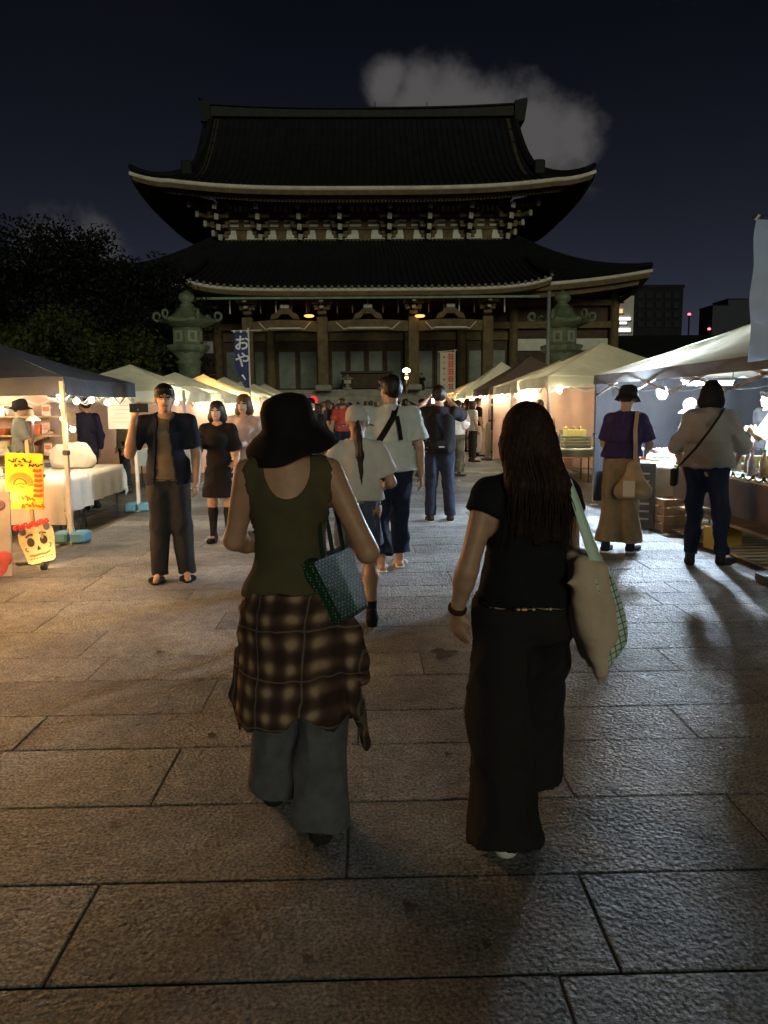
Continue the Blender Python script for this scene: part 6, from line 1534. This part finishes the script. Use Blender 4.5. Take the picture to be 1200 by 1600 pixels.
def skell(c, rx, rz, ma, nm, a=0, y=-.004): MB().poly([skp(c[0] + rx * math.cos(t) * math.cos(a) - rz * math.sin(t) * math.sin(a), c[1] + rx * math.cos(t) * math.sin(a) + rz * math.sin(t) * math.cos(a), y) for t in [k * math.pi / 9 for k in range(18)]], lean_ @ Vector((0, 1, 0)), .0035).build(nm, ma, sk_o)
bl = mat('slate_paint', (.08, .11, .16), .6)
for sx in (-1, 1): skell((.062 * sx, .22), .036, .045, m_ink, 'eye_socket'); skell((.115 * sx, .345), .032, .04, bl, 'flower_print')
MB().poly([skp(-.02, .13, -.004), skp(.02, .13, -.004), skp(0, .18, -.004)], lean_ @ Vector((0, 1, 0)), .0035).build('nose_mark', m_ink, sk_o)
def skline(pts, w, ma, nm):
    b = MB()
    for p, q in zip(pts[:-1], pts[1:]): b.bar(skp(*p, -.004), skp(*q, -.004), .004, w, up=lean_ @ Vector((0, 0, 1)))
    b.build(nm, ma, sk_o)
skline([(-.10, .09), (-.05, .08), (0, .085), (.05, .08), (.10, .095)], .014, m_redp, 'lips_mark')
for k in range(8): skline([(-.10 + .028 * k, .05), (-.098 + .028 * k, .053), (-.082 + .028 * k, .05)], .012, bl, 'tooth_mark')
for sx in (-1, 1): skline([(.03 * sx, .29), (.06 * sx, .30), (.10 * sx, .28)], .013, m_ink, 'brow_mark'); skline([(.10 * sx, .13), (.125 * sx, .16), (.11 * sx, .18)], .012, bl, 'cheek_mark')
rng = np.random.default_rng(5); mfl = mat('red_flower', (.6, .05, .06), .6)
for k in range(13):
    x = -.17 + .025 * k; c = skp(x, .395 + .03 * math.sin(k * 2.1) * .4, -.01); m = MB()
    for q in range(6): m.lathe([(.001, -.006), (.013, 0), (.001, .006)], 6, c + Vector((.016 * math.cos(q * 1.05), -.004, .016 * math.sin(q * 1.05))), Matrix.Rotation(R(90), 3, 'X'))
    m.build('flower', mfl, sk_o)
MB().bar((0, .03, .33), (.0, .24, .0), .02, .02).build('prop_stick', mw, sk_o)
spot('small clip light shining on the skull painting', (sk_o.location.x + .10, sk_o.location.y - .20, .035), (-.1, .6, .35))
g3 = gnd(8, 905); pbd = empty('poster_board', (g3.x - .23, g3.y, 0), R(4), 'tall pale poster board with pink artwork beside the skull painting', 'poster')
MB().cbox((0, 0, .42), (.62, .02, .78), .005, Matrix.Rotation(R(-7), 3, 'X')).build('board', mat('poster_pale', (.40, .36, .33), .7, (4, .2)), pbd)
pm = mat('poster_pink', (.5, .10, .09), .7, (8, .35))
for (cx, cz, r_) in ((.16, .14, .12), (.25, .2, .07), (.05, .1, .08), (.22, .68, .05)):
    MB().lathe([(r_, 0), (r_ * .8, .004)], 14, (cx, -.013 - .12 * (.42 - cz) , cz), Matrix.Rotation(R(90 - 7), 3, 'X')).build('painted_shape', pm if cz < .5 else mat('poster_mauve', (.2, .12, .14), .7), pbd)
MB().bar((0, .03, .7), (0, .3, 0), .03, .03).build('prop_leg', mw, pbd)
strings('bulbs under the peach canopy beside the yellow sign', [(-3.85, 5.3, 1.80), (-3.85, 5.9, 1.74), (-3.85, 6.6, 1.74), (-3.85, 7.2, 1.74), (-3.85, 7.65, 1.80)], mat('bulb_amber', (1, .7, .4), .5, emis=((1, .50, .17), 2200)), .036)
table('folding table under the peach canopy', -4.7, 6.5, .7, 1.9, .72); tcloth('white cloth over the peach canopy table', -4.7, 6.5, .7, 1.9, .72, (.3, .3, .3, .3), m_cloth_w)
lay('the peach canopy table', -4.7, 6.5, .6, 1.7, .728, 14, ['jar', 'box', 'basket', 'card'], 77)

# ---------- pale tents of the same row
ROWL = [('ivory pop-up tent next to the gap beyond the navy canopy', 14.6, 17.4, 1.86, 2.42, C_WHITE, m_peach), ('second ivory tent beyond the navy canopy, between two pale tents', 18.4, 21.0, 1.84, 2.42, C_WHITE, m_peach), ('amber lit tent glowing from inside beside the navy banner', 21.7, 24.4, 1.84, 2.50, C_ORANGE, m_amberwall),
        ('ivory tent just beyond the glowing amber tent', 25.1, 27.8, 1.86, 2.55, C_WHITE, m_peach), ('sand coloured tent beyond the amber and ivory tents', 28.5, 31.2, 1.86, 2.5, C_SAND, m_peach), ('ivory tent over the drink stall', 32.0, 34.6, 1.86, 2.5, C_WHITE, m_peach), ('sand tent nearest the temple steps on the drink stall side', 35.4, 38.2, 1.9, 2.6, C_SAND, m_peach)]
for i, (lb, y0, y1, ev, pk, cm_, cw) in enumerate(ROWL):
    short = ['first ivory tent', 'second ivory tent', 'glowing amber tent', 'third ivory tent', 'first sand tent', 'drink stall tent', 'last sand tent'][i]; tent(lb, -6.2, -3.40, y0, y1, ev, pk, cm_, .2, cw, sides=('x0', 'y1') if i != 2 else ('x0', 'y1', 'y0'))
    strings('bulb string under the ' + short, [(-3.6, y0 + .15, ev - .06), (-3.9, (y0 + y1) / 2, ev - .12), (-3.6, y1 - .15, ev - .06)], BULB if i not in (2,) else BULBN, .036)
    if i == 2: strings('bulb cluster at the front of the amber tent', [(-3.5, y0 + .3, ev - .1), (-3.48, y0 + .9, ev - .12), (-3.5, y0 + 1.5, ev - .1), (-4.6, y0 + .8, ev - .1)], BULBN, .045)
    table('table under the ' + short, -4.15, (y0 + y1) / 2, .7, 1.9, .72); tcloth('cloth on the table under the ' + short, -4.15, (y0 + y1) / 2, .7, 1.9, .72, (.2, .55, .3, .2), m_cloth_w if i % 2 else m_cloth_m)
    if i < 5: lay('the table under the ' + short, -4.1, (y0 + y1) / 2, .5, 1.7, .728, 10 if i < 3 else 6, ['jar', 'box', 'bottle', 'basket', 'card', 'tray'], 50 + i)
# drink stall counter glowing white
fr_ = empty('drinks_cooler', (-2.85, 32.2, 0), 0, 'glowing white drinks cooler at the drink stall', 'cooler'); MB().cbox((0, 0, .85), (1.6, .7, 1.7), .03).build('cabinet', m_steel, fr_)
MB().box((0, -.357, 1.05), (1.4, .012, 1.1)).build('lit_door', mat('cooler_glass', (.6, .75, .85), .3, emis=((.75, .88, 1), 2.2)), fr_)
for k in range(3): MB().box((0, -.37, .7 + .35 * k), (1.4, .02, .02)).build('door_shelf', m_steel, fr_)
pl_ = empty('paper_lantern', (-2.15, 31.4, 1.75), 0, 'small red paper lantern beside the drinks cooler', 'lantern'); MB().lathe([(.05, -.2), (.14, -.12), (.16, 0), (.14, .12), (.05, .2)], 14).build('paper', mat('lantern_red', (.6, .03, .03), .6, emis=((1, .03, .03), 1.2)), pl_, True); MB().tube([(0, 0, .2), (0, 0, .3), (-.7, .8, .3)], .006, 5).build('hook_wire', m_string, pl_)

# ---------- lamp-lit tent (near, other row)
tent('long sand tent with dark rim over the lamp-lit food stall', 3.42, 6.4, 5.9, 11.6, 1.96, 2.62, C_SAND, .13, m_darkwall, trim=mat('canopy_rim_grey', (.16, .155, .15), .8, (3, .2), trans=.1), sides=('y1', 'x1'))
strings('row of small white lamps inside the lamp-lit food stall', [(3.7, 11.2, 1.80), (4.3, 11.2, 1.76), (4.9, 11.1, 1.78), (5.3, 9.8, 1.78), (5.4, 8.6, 1.80)], mat('bulb_small_white', (1, .95, .88), .5, emis=((1, .93, .82), 260)), .035)
led = empty('work_lamp', (3.72, 9.7, 1.70), 0, 'bright white work lamp hanging in the lamp-lit food stall', 'lamp'); MB().tube([(0, 0, .2), (0, 0, .06)], .008, 5).build('cord', m_string, led); MB().lathe([(.05, .05), (.06, .02), (.055, 0)], 12).build('cap', m_dsteel, led); MB().lathe([(.03, -.10), (.06, -.06), (.062, 0), (.04, .04)], 12).build('bulb', LED, led, True)
tbl = empty('tube_lamp', (4.25, 9.6, 1.78), 0, 'white tube lamp under the roof of the lamp-lit food stall', 'lamp'); MB().cbox((0, 0, .04), (.66, .06, .03), .008).build('housing', m_steel, tbl); MB().tube([(-.3, 0, 0), (.3, 0, 0)], .02, 8).build('tube', mat('tube_white', (1, 1, 1), .5, emis=((.80, .90, 1), 1300)), tbl, True)
for k in (-.31, .31): MB().tube([(k, 0, .05), (k, 0, .2)], .008, 5).build('hanger', m_string, tbl)
fd = empty('display_counter', (4.15, 7.9, 0), 0, 'taupe-fronted display counter on timber legs in the lamp-lit food stall', 'counter'); MB().cbox((0, 0, .80), (.95, 2.5, .04), .006).build('counter_top', mat('counter_pale', (.5, .48, .44), .5), fd)
for sx in (-.43, .43):
    for sy in (-1.18, 1.18): MB().box((sx, sy, .39), (.06, .06, .78)).build('leg', mw, fd)
MB().box((-.478, 0, .60), (.012, 2.4, .36)).build('front_cloth', m_cloth_g, fd); MB().box((0, -1.252, .60), (.9, .012, .36)).build('side_cloth', m_cloth_g, fd); MB().box((0, 0, .30), (.9, 2.4, .03)).build('lower_shelf', mw, fd)
lay('the lamp-lit counter edge', 3.88, 7.9, .3, 2.3, .82, 22, ['booklet', 'tray', 'booklet', 'card', 'bottle'], 8); lay('the lamp-lit counter middle', 4.35, 7.9, .35, 2.3, .82, 12, ['box', 'basket', 'jar', 'bottle'], 9)
table('trestle table of the lamp-lit food stall beyond the counter', 3.95, 10.2, .8, 1.7, .80); tcloth('pale cloth on the trestle table beyond the lamp-lit counter', 3.95, 10.2, .8, 1.7, .80, (.4, .2, .4, .2), mat('table_cream', (.55, .46, .36), .9, (5, .12)))
lay('the trestle beyond the lamp-lit counter', 3.95, 10.2, .65, 1.5, .808, 14, ['tray', 'box', 'basket', 'booklet'], 10)
# string of little lights along the counter edge
strings('tiny warm light string along the lamp-lit counter edge', [(3.64, 6.75 + .2 * k, .86) for k in range(12)], mat('fairy_light', (1, .7, .3), .5, emis=((1, .60, .16), 60)), .011, .02)
pg = empty('plastic_bag', (4.2, 8.6, .82), R(20), 'white plastic carrier bag standing on the lamp-lit counter', 'bag'); T = Sdf((-.2, -.15, 0), (.2, .15, .42), .012); T.cap((-.07, 0, .09), (-.10, 0, .30), .08, .05, .05, ((0, 1, 0), 1.3)); T.cap((.07, 0, .09), (.06, 0, .33), .08, .04, .05, ((0, 1, 0), 1.3)); T.cut((0, 0, -1), 0); T.build('bag_body', mat('white_plastic', (.7, .72, .75), .35, trans=.2), pg, folds(8, .008, (14, 14, 10)))
MB().tube([(-.10, 0, .30), (-.06, 0, .42), (.02, 0, .42), (.06, 0, .33)], .006, 5).build('handle', MATS['white_plastic'], pg)
for k, (x, y) in enumerate(((3.72, 8.75), (3.80, 8.3))):
    o = empty('paper_cup', (x, y, .82), 0, ['white paper cup beside the plastic carrier bag on the lamp-lit counter', 'white paper cup standing alone among booklets on the lamp-lit counter'][k], 'cup', 'cups on the lamp-lit counter'); MB().lathe([(.03, 0), (.042, .11), (.038, .11), (.026, .01)], 14).build('cup', MATS['paper_white'], o, True); MB().lathe([(.044, .11), (.044, .118), (.03, .124)], 14).build('lid', MATS['paper_white'], o)
# menu board leaning at the counter, a bottle crate and a green bottle beneath
mb_ = empty('menu_board', (3.30, 9.28, 0), R(-20), 'dark leaning menu board between the two browsers at the lamp-lit stall', 'menu board'); MB().cbox((0, 0, .42), (.42, .03, .82), .006, Matrix.Rotation(R(-14), 3, 'X')).build('board', mat('slate_board', (.045, .045, .045), .7), mb_); MB().bar((0, .08, .7), (0, .34, 0), .03, .03).build('prop_leg', mw, mb_)
for k in range(7): MB().box((0, -.022 + .25 * (.13 + .09 * k) * .0 + .2 * (.42 - (.15 + .09 * k)) * -1.2 + .0, .15 + .09 * k), (.28, .004, .02)).build('chalk_line', mat('chalk', (.4, .4, .38), .9), mb_)
cr_ = empty('wooden_crate', (3.75, 9.25, 0), R(8), 'brown wooden crate under the lamp-lit counter', 'crate')
for k in range(4): MB().box((0, -.2, .06 + .1 * k), (.5, .02, .08)).build('slat', mw, cr_); MB().box((0, .2, .06 + .1 * k), (.5, .02, .08)).build('slat', mw, cr_); MB().box((-.24, 0, .06 + .1 * k), (.02, .38, .08)).build('slat', mw, cr_)
for sx in (-.22, .22):
    for sy in (-.17, .17): MB().box((sx, sy, .2), (.04, .04, .4)).build('corner_post', mw, cr_)
o = empty('spray_bottle', (3.62, 8.35, 0), 0, 'white bottle with green label on the ground under the lamp-lit counter', 'bottle'); MB().lathe([(.06, 0), (.065, .02), (.065, .22), (.03, .28), (.02, .32)], 14).build('bottle_body', MATS['white_plastic'], o, True); MB().lathe([(.067, .06), (.067, .18)], 14).build('green_label', mat('label_green', (.1, .5, .18), .5), o); MB().lathe([(.024, .32), (.024, .36)], 10).build('cap', mat('cap_green', (.06, .4, .15), .5), o)
MB().cbox((0, 0, .13), (.30, .24, .26), .01).build('x', None).data
bpy.data.objects.remove(bpy.data.objects['x'])
o = empty('carton_box', (3.78, 8.0, 0), R(15), 'yellow printed carton on the ground under the lamp-lit counter', 'box'); MB().cbox((0, 0, .12), (.30, .24, .24), .006).build('box_body', mat('yellow_carton', (.6, .4, .08), .7), o); MB().box((0, 0, .2415), (.06, .242, .003)).build('tape', mw, o)
# timber pallet under the stall
pal = empty('timber_deck', (4.6, 8.0, 0), 0, 'slatted timber deck on the ground under the lamp-lit stall', 'deck')
for k in range(22): MB().cbox((0, -1.7 + .16 * k, .035), (1.9, .11, .02), .004).build('plank', mat('pale_plank', (.42, .37, .28), .75, (4, .25), rnd=.15), pal)
for sx in (-.8, 0, .8): MB().box((sx, 0, .0), (.08, 3.5, .048)).build('bearer', mw, pal)

# pale blue banner at the corner of the lamp-lit tent
bn = at(1182, 338, 6.3); bn2 = at(1182, 562, 6.3)
nb = empty('nobori_banner', (bn.x + .36, 6.3, 0), 0, 'pale blue banner on a pole beside the lamp-lit sand tent', 'banner'); hgt = bn.z - bn2.z
MB().tube([(.06, 0, 0), (.06, 0, bn.z + .1)], .014, 8).build('pole', m_steel, nb); MB().tube([(-.40, 0, bn.z - .005), (.1, 0, bn.z + .02)], .009, 6).build('cross_arm', m_dsteel, nb); MB().cbox((.06, 0, .05), (.36, .36, .1), .02).build('base', m_dsteel, nb)
m_bl = mat('banner_blue', (.50, .62, .95), .85, (3, .08), trans=.25)
fl = MB().grid([[Vector((-.36 + .40 * j / 8, .025 * math.sin(3 * i / 14 + j * .7) + .02 * math.sin(i * .9), bn.z - .02 - hgt * i / 16 + (.05 * (j / 8) if i == 16 else 0))) for j in range(9)] for i in range(17)]).build('flag', m_bl, nb, True)
MB().tube([(-.37, 0, bn.z - .03), (-.34, -.01, bn.z + .01)], .01, 5).build('tie', m_steel, nb)
def soft(pts, ma, nm, par, y=-.035): MB().poly([Vector((p[0], y, p[1])) for p in pts], (0, 1, 0), .003).build(nm, ma, par)
cyl_ = [(-.03 + .18 * math.cos(t) * .8, bn.z - .5 + .33 * math.sin(t)) for t in [k * math.pi / 12 for k in range(24)]]
soft(cyl_, mat('banner_print', (.42, .52, .85), .85), 'printed_disc', nb, -.055)

# ---------- pale tents of the other row
ROWR = [('ivory tent with pink back wall beyond the lamp-lit sand tent', 14.5, 17.5, 2.06, 2.78, C_WHITE, m_peach), ('peach sided tent just beyond the ivory tent with the pink back wall', 18.2, 20.8, 2.0, 2.62, C_SAND, m_peach), ('dark brown tent between pale tents', 21.4, 24.6, 2.0, 2.95, C_BROWN, m_peach),
        ('cream peaked tent beyond the dark brown tent', 26.4, 29.4, 1.95, 3.05, C_WHITE, m_amberwall), ('amber tent by the white banner with red lettering', 30.4, 33.0, 1.95, 2.7, C_ORANGE, m_amberwall), ('sand tent nearest the temple steps on the white banner side', 34.0, 37.0, 1.95, 2.6, C_SAND, m_amberwall)]
for i, (lb, y0, y1, ev, pk, cm_, cw) in enumerate(ROWR):
    short = ['pink-walled ivory tent', 'peach sided tent', 'dark brown tent', 'cream peaked tent', 'banner-side amber tent', 'banner-side sand tent'][i]; tent(lb, 3.4, 6.3, y0, y1, ev, pk, cm_, .2, cw, sides=('x1', 'y1'))
    strings('bulb string under the ' + short, [(3.6, y0 + .0, ev - .16), (4.0, (y0 + y1) / 2, ev - .16), (4.7, y0 - .02, ev - .16), (3.6, y1 - .15, ev - .08)], BULBN if i in (0, 3, 4) else BULB, .036)
    table('table under the ' + short, 4.1, (y0 + y1) / 2 + (.5 if i == 0 else 0), .7, 1.9, .74); tcloth('cloth on the table under the ' + short, 4.1, (y0 + y1) / 2 + (.5 if i == 0 else 0), .7, 1.9, .74, (.55, .2, .3, .2), m_cloth_w if i % 2 else mat('table_rust', (.35, .16, .09), .9))
    if i < 5: lay('the table under the ' + short, 4.1, (y0 + y1) / 2 + (.5 if i == 0 else 0), .5, 1.7, .748, 10 if i < 3 else 6, ['jar', 'box', 'basket', 'bottle', 'card', 'tray'], 90 + i)
# crate table in front of the ivory tent
table('white trestle with cloth valance in front of the ivory tent', 3.85, 14.75, 1.15, .6, .70); tcloth('mint white cloth over the trestle in front of the ivory tent', 3.85, 14.75, 1.15, .6, .70, (.02, .02, .16, .2), m_cloth_m)
cb_ = empty('folding_crate', (4.0, 14.7, .708), 0, 'pale plastic folding crate on the mint-clothed trestle', 'crate'); mpc = mat('pale_crate', (.5, .58, .52), .5)
MB().box((0, 0, .01), (.5, .34, .02)).build('floor_panel', mpc, cb_)
for sy in (-.165, .165):
    for k in range(4): MB().cbox((0, sy, .04 + .055 * k), (.5, .014, .042), .004).build('slat', mpc, cb_)
for sx in (-.245, .245):
    for k in range(4): MB().cbox((sx, 0, .04 + .055 * k), (.014, .32, .042), .004).build('slat', mpc, cb_)
o = empty('produce_box', (4.02, 14.95, .708), 0, 'mustard box of round breads behind the folding crate', 'box'); MB().cbox((0, 0, .17), (.46, .2, .34), .008).build('box_body', GM[7], o)
tag(MB().lathe([(.01, -.04), (.05, 0), (.01, .04)], 8, (-.14, 0, .36)).lathe([(.01, -.04), (.05, 0), (.01, .04)], 8, (0, 0, .37)).lathe([(.01, -.04), (.05, 0), (.01, .04)], 8, (.13, 0, .36)).build('breads', GM[1], o, True), kind='stuff')
# white post with black base
g = gnd(762, 719); po = empty('rope_post', (g.x, g.y, 0), 0, 'white post on a black base beside the dark grey t-shirt man', 'post'); MB().lathe([(.19, 0), (.19, .05), (.08, .09), (.07, .10)], 16).build('base', m_dsteel, po); MB().lathe([(.055, .10), (.055, .98), (.06, .99), (.06, 1.03), (.02, 1.06)], 14).build('shaft', mat('post_white', (.65, .63, .55), .5), po, True)

# ---------- banners with lettering
def text_part(body, size, loc, ma, parent, rot=(R(90), 0, 0), name='lettering', ext=.002, italic=0):
    c = bpy.data.curves.new(name, 'FONT'); c.body = body; c.size = size; c.extrude = ext; c.align_x = 'CENTER'; c.align_y = 'CENTER'; c.resolution_u = 3; c.shear = italic
    c.offset = size * .018; o = bpy.data.objects.new(name, c); COL.objects.link(o); dg = bpy.context.evaluated_depsgraph_get(); me = bpy.data.meshes.new_from_object(o.evaluated_get(dg)); bpy.data.objects.remove(o)
    me.materials.clear(); me.materials.append(ma); o = link(bpy.data.objects.new(name, me), parent); o.location = loc; o.rotation_euler = rot; return o
Yb = 20.0; t0 = at(363, 516, Yb); t1 = at(386, 516, Yb); bz = at(373, 603, Yb).z
nb2 = empty('nobori_banner', (t1.x + .03, Yb, 0), 0, 'narrow navy banner with white brush lettering among the pale tents', 'banner'); w_ = t1.x - t0.x; m_nv = mat('banner_navy', (.045, .055, .16), .85, (4, .1), trans=.1)
MB().tube([(0, 0, 0), (0, 0, t0.z + .05)], .02, 8).build('pole', m_steel, nb2); MB().tube([(-w_ - .06, 0, t0.z - .02), (.34, 0, t0.z + .0)], .012, 6).build('cross_arm', m_steel, nb2); MB().cbox((0, 0, .06), (.4, .4, .12), .02).build('base', m_dsteel, nb2)
def edge(i): k = i / 16; return 0 if k < .62 else (k - .62) / .38
MB().grid([[Vector((-w_ * .98 + (w_ * .95 - .0) * j / 6 + (w_ * .62 * edge(i) * (1 - j / 6)), .02 * math.sin(i * .7 + j), t0.z - .05 - (t0.z - bz) * i / 16)) for j in range(7)] for i in range(17)]).build('flag', m_nv, nb2, True)
for ch, dz in (('お', .40), ('や', .82)): text_part(ch, .40, (-w_ * .47, -.05, t0.z - dz + .05), mat('brush_white', (.75, .74, .70), .8), nb2, italic=.1)
MB().tube([(-w_ * .5, -.04, t0.z - 1.12), (-w_ * .28, -.04, t0.z - 1.24)], [.03, .012], 6).build('lettering', MATS['brush_white'], nb2)
for k in range(3): MB().box((-w_ * .95 + w_ * .45 * k, 0, t0.z - .03), (.05, .03, .06)).build('loop', MATS['brush_white'], nb2)
Yb = 27.0; t0 = at(686, 549, Yb); t1 = at(709, 549, Yb); bz = at(697, 612, Yb).z; w_ = t1.x - t0.x
nb3 = empty('nobori_banner', (t1.x + .04, Yb, 0), 0, 'white banner with a column of red characters and a pink stripe by the amber tents', 'banner'); MB().tube([(0, 0, 0), (0, 0, t0.z + .06)], .02, 8).build('pole', m_steel, nb3); MB().tube([(-w_ - .08, 0, t0.z - .02), (.08, 0, t0.z + .04)], .012, 6).build('cross_arm', m_steel, nb3); MB().cbox((0, 0, .06), (.4, .4, .12), .02).build('base', m_dsteel, nb3)
MB().grid([[Vector((-w_ + (w_ - .02) * j / 6, .012 * math.sin(i * .6 + j), t0.z - .03 - (t0.z - bz) * i / 12)) for j in range(7)] for i in range(13)]).build('flag', mat('banner_white', (.62, .58, .50), .85, trans=.25), nb3, True)
MB().box((-w_ * .27, -.018, t0.z - .05 - (t0.z - bz) * .36), (w_ * .44, .004, (t0.z - bz) * .70)).build('pink_stripe', mat('banner_pink', (.62, .34, .26), .85), nb3)
for k in range(5):            # brush characters too blurred to read: strokes only
    zc = t0.z - .19 - .255 * k; gl = MB()
    for q in range(3): gl.box((-w_ * .27 + .01 * math.sin(k * 3 + q), -.024, zc + .08 - .075 * q), (.17 - .03 * ((k + q) % 2), .006, .026))
    for q in (-1, 1): gl.box((-w_ * .27 + .045 * q, -.028, zc + .01 * ((k + q) % 3 - 1)), (.024, .006, .19))
    gl.build('red_character', mat('red_ink', (.55, .05, .04), .8), nb3)
for k in range(6): MB().box((-w_ * .73, -.016, t0.z - .2 - .19 * k), (.09, .004, .03 if k % 2 else .06)).build('small_lettering', mat('grey_ink', (.25, .22, .16), .8), nb3)

# ---------- bronze lanterns, flagpole, brass lamp, stone lanterns
m_bronze = mat('verdigris_bronze', (.13, .17, .105), .55, (4, .35), (18, .4, .02), spec=.4); m_bronze2 = mat('bronze_panel', (.30, .31, .24), .6)
def lantern(label, px, py_tip, Y):
    tip = at(px, py_tip, Y); k = Y / 1200.0; H = tip.z; root = empty('bronze_lantern', (tip.x, Y, 0), 0, label, 'lantern', 'bronze lanterns before the temple'); zp = lambda py: zat(py, Y, px)
    MB().lathe([(1.3, 0), (1.3, .5), (1.0, .6), (.95, 1.1), (.6, 1.25)], 8).build('plinth', m_stone, root)
    MB().lathe([(.55, 1.25), (.42, 1.5), (.36, 2.2), (.44, zp(570)), (.52, zp(566)), (.40, zp(562)), (.62, zp(552))], 16).build('shaft', m_bronze, root, True)
    MB().lathe([(.50, zp(556)), (.80, zp(548)), (.86, zp(543)), (.86, zp(540)), (.62, zp(538))], 6).build('platform', m_bronze, root)
    fbx = MB().lathe([(.60, zp(540)), (.60, zp(513))], 6).build('fire_box', m_bronze, root)
    for q in range(6):
        a = R(60 * q); c = Vector((.53 * math.cos(a), .53 * math.sin(a), (zp(516) + zp(537)) / 2)); MB().cbox(c, (.03, .36, (zp(516) - zp(537)) * .8), .01, Matrix.Rotation(a, 3, 'Z')).build('window_panel', m_bronze2, fbx)
        MB().box(c + Vector((.012 * math.cos(a), .012 * math.sin(a), 0)), (.03, .16, .26), Matrix.Rotation(a, 3, 'Z')).build('panel_cutout', m_bronze, fbx)
    b = MB(); rows = []
    for (r_, py, up_) in ((.62, 513, 0), (1.02, 507, .5), (1.12, 505, 1), (1.10, 502, 1), (.75, 497, .3), (.5, 489, 0), (.38, 482, 0), (.22, 478, 0)):
        rows.append([Vector((r_ * math.cos(a) * (1 - .09 * math.sin(3 * a) ** 2), r_ * math.sin(a) * (1 - .09 * math.sin(3 * a) ** 2), zp(py) + .07 * up_ * math.cos(3 * a) ** 2)) for a in [2 * math.pi * q / 48 for q in range(48)]])
    rf = b.grid(rows, True).build('roof', m_bronze, root, True)
    for q in range(6):
        a = R(60 * q); d = Vector((math.cos(a), math.sin(a), 0)); z = zp(503) + .05; pts = [d * 1.0 + Vector((0, 0, z))]
        for t in range(9): an = R(-80 + 40 * t); pts.append(d * (1.18 + .17 * math.cos(an) * (1 - t * .05)) + Vector((0, 0, z + .16 + .17 * math.sin(an) * (1 - t * .05))))
        MB().tube(pts, [.06] * 7 + [.05, .04, .03], 7).build('scroll', m_bronze, rf, True)
    MB().lathe([(.22, zp(480)), (.30, zp(478)), (.22, zp(475)), (.16, zp(474)), (.30, zp(470)), (.33, zp(465)), (.26, zp(459)), (.10, zp(456)), (.02, zp(453))], 16).build('jewel_finial', m_bronze, root, True)
lantern('tall bronze lantern beside the navy banner and the dark trees', 291, 455, 31); lantern('tall bronze lantern beside the flagpole and the dark brown tent', 879, 450, 31)
fp = at(858, 455, 30); o = empty('flagpole', (fp.x, 30, 0), 0, 'slim grey pole standing beside the bronze lantern', 'pole'); MB().tube([(0, 0, 0), (0, 0, fp.z)], [.09, .07], 10).build('shaft', mat('pole_grey', (.22, .25, .24), .5), o, True); MB().lathe([(.16, 0), (.16, .12), (.10, .16)], 12).build('base', m_stone, o)
fp = at(635, 578, 43); o = empty('brass_lamp', (fp.x, 43, 0), 0, 'small brass lamp on a slim post before the temple steps', 'lamp'); MB().tube([(0, 0, 0), (0, 0, fp.z - .8)], .05, 8).build('post', m_gold, o); MB().lathe([(.05, -.9), (.18, -.75), (.10, -.55), (.16, -.3), (.05, -.2)], 10, (0, 0, fp.z)).build('body', m_gold, o, True)
MB().lathe([(.05, -.16), (.22, -.10), (.22, .02), (.04, .12)], 12, (0, 0, fp.z)).build('lit_head', mat('brass_glow', (1, .9, .6), .5, emis=((1, .9, .6), 6)), o, True); MB().lathe([(.04, -.5), (.10, -.48), (.10, -.38), (.04, -.36)], 10, (0, -.08, fp.z)).build('lit_ring', MATS['brass_glow'], o)
for px, lb in ((543, 'small stone lantern on the temple podium beside the offering box'), (606, 'small stone lantern on the temple podium nearer the brass lamp')):
    p = at(px, 598, 47.3); o = empty('stone_lantern', (p.x, 47.3, POD), 0, lb, 'lantern', 'stone lanterns on the podium'); MB().lathe([(.3, 0), (.3, .1), (.12, .15), (.12, .35)], 8).build('shaft', m_stone, o); MB().lathe([(.24, .35), (.26, .6)], 6).build('fire_box', mat('pale_stone', (.5, .46, .34), .8), o); MB().lathe([(.42, .6), (.38, .66), (.06, .82), (.02, .92)], 6).build('cap', m_stone, o)
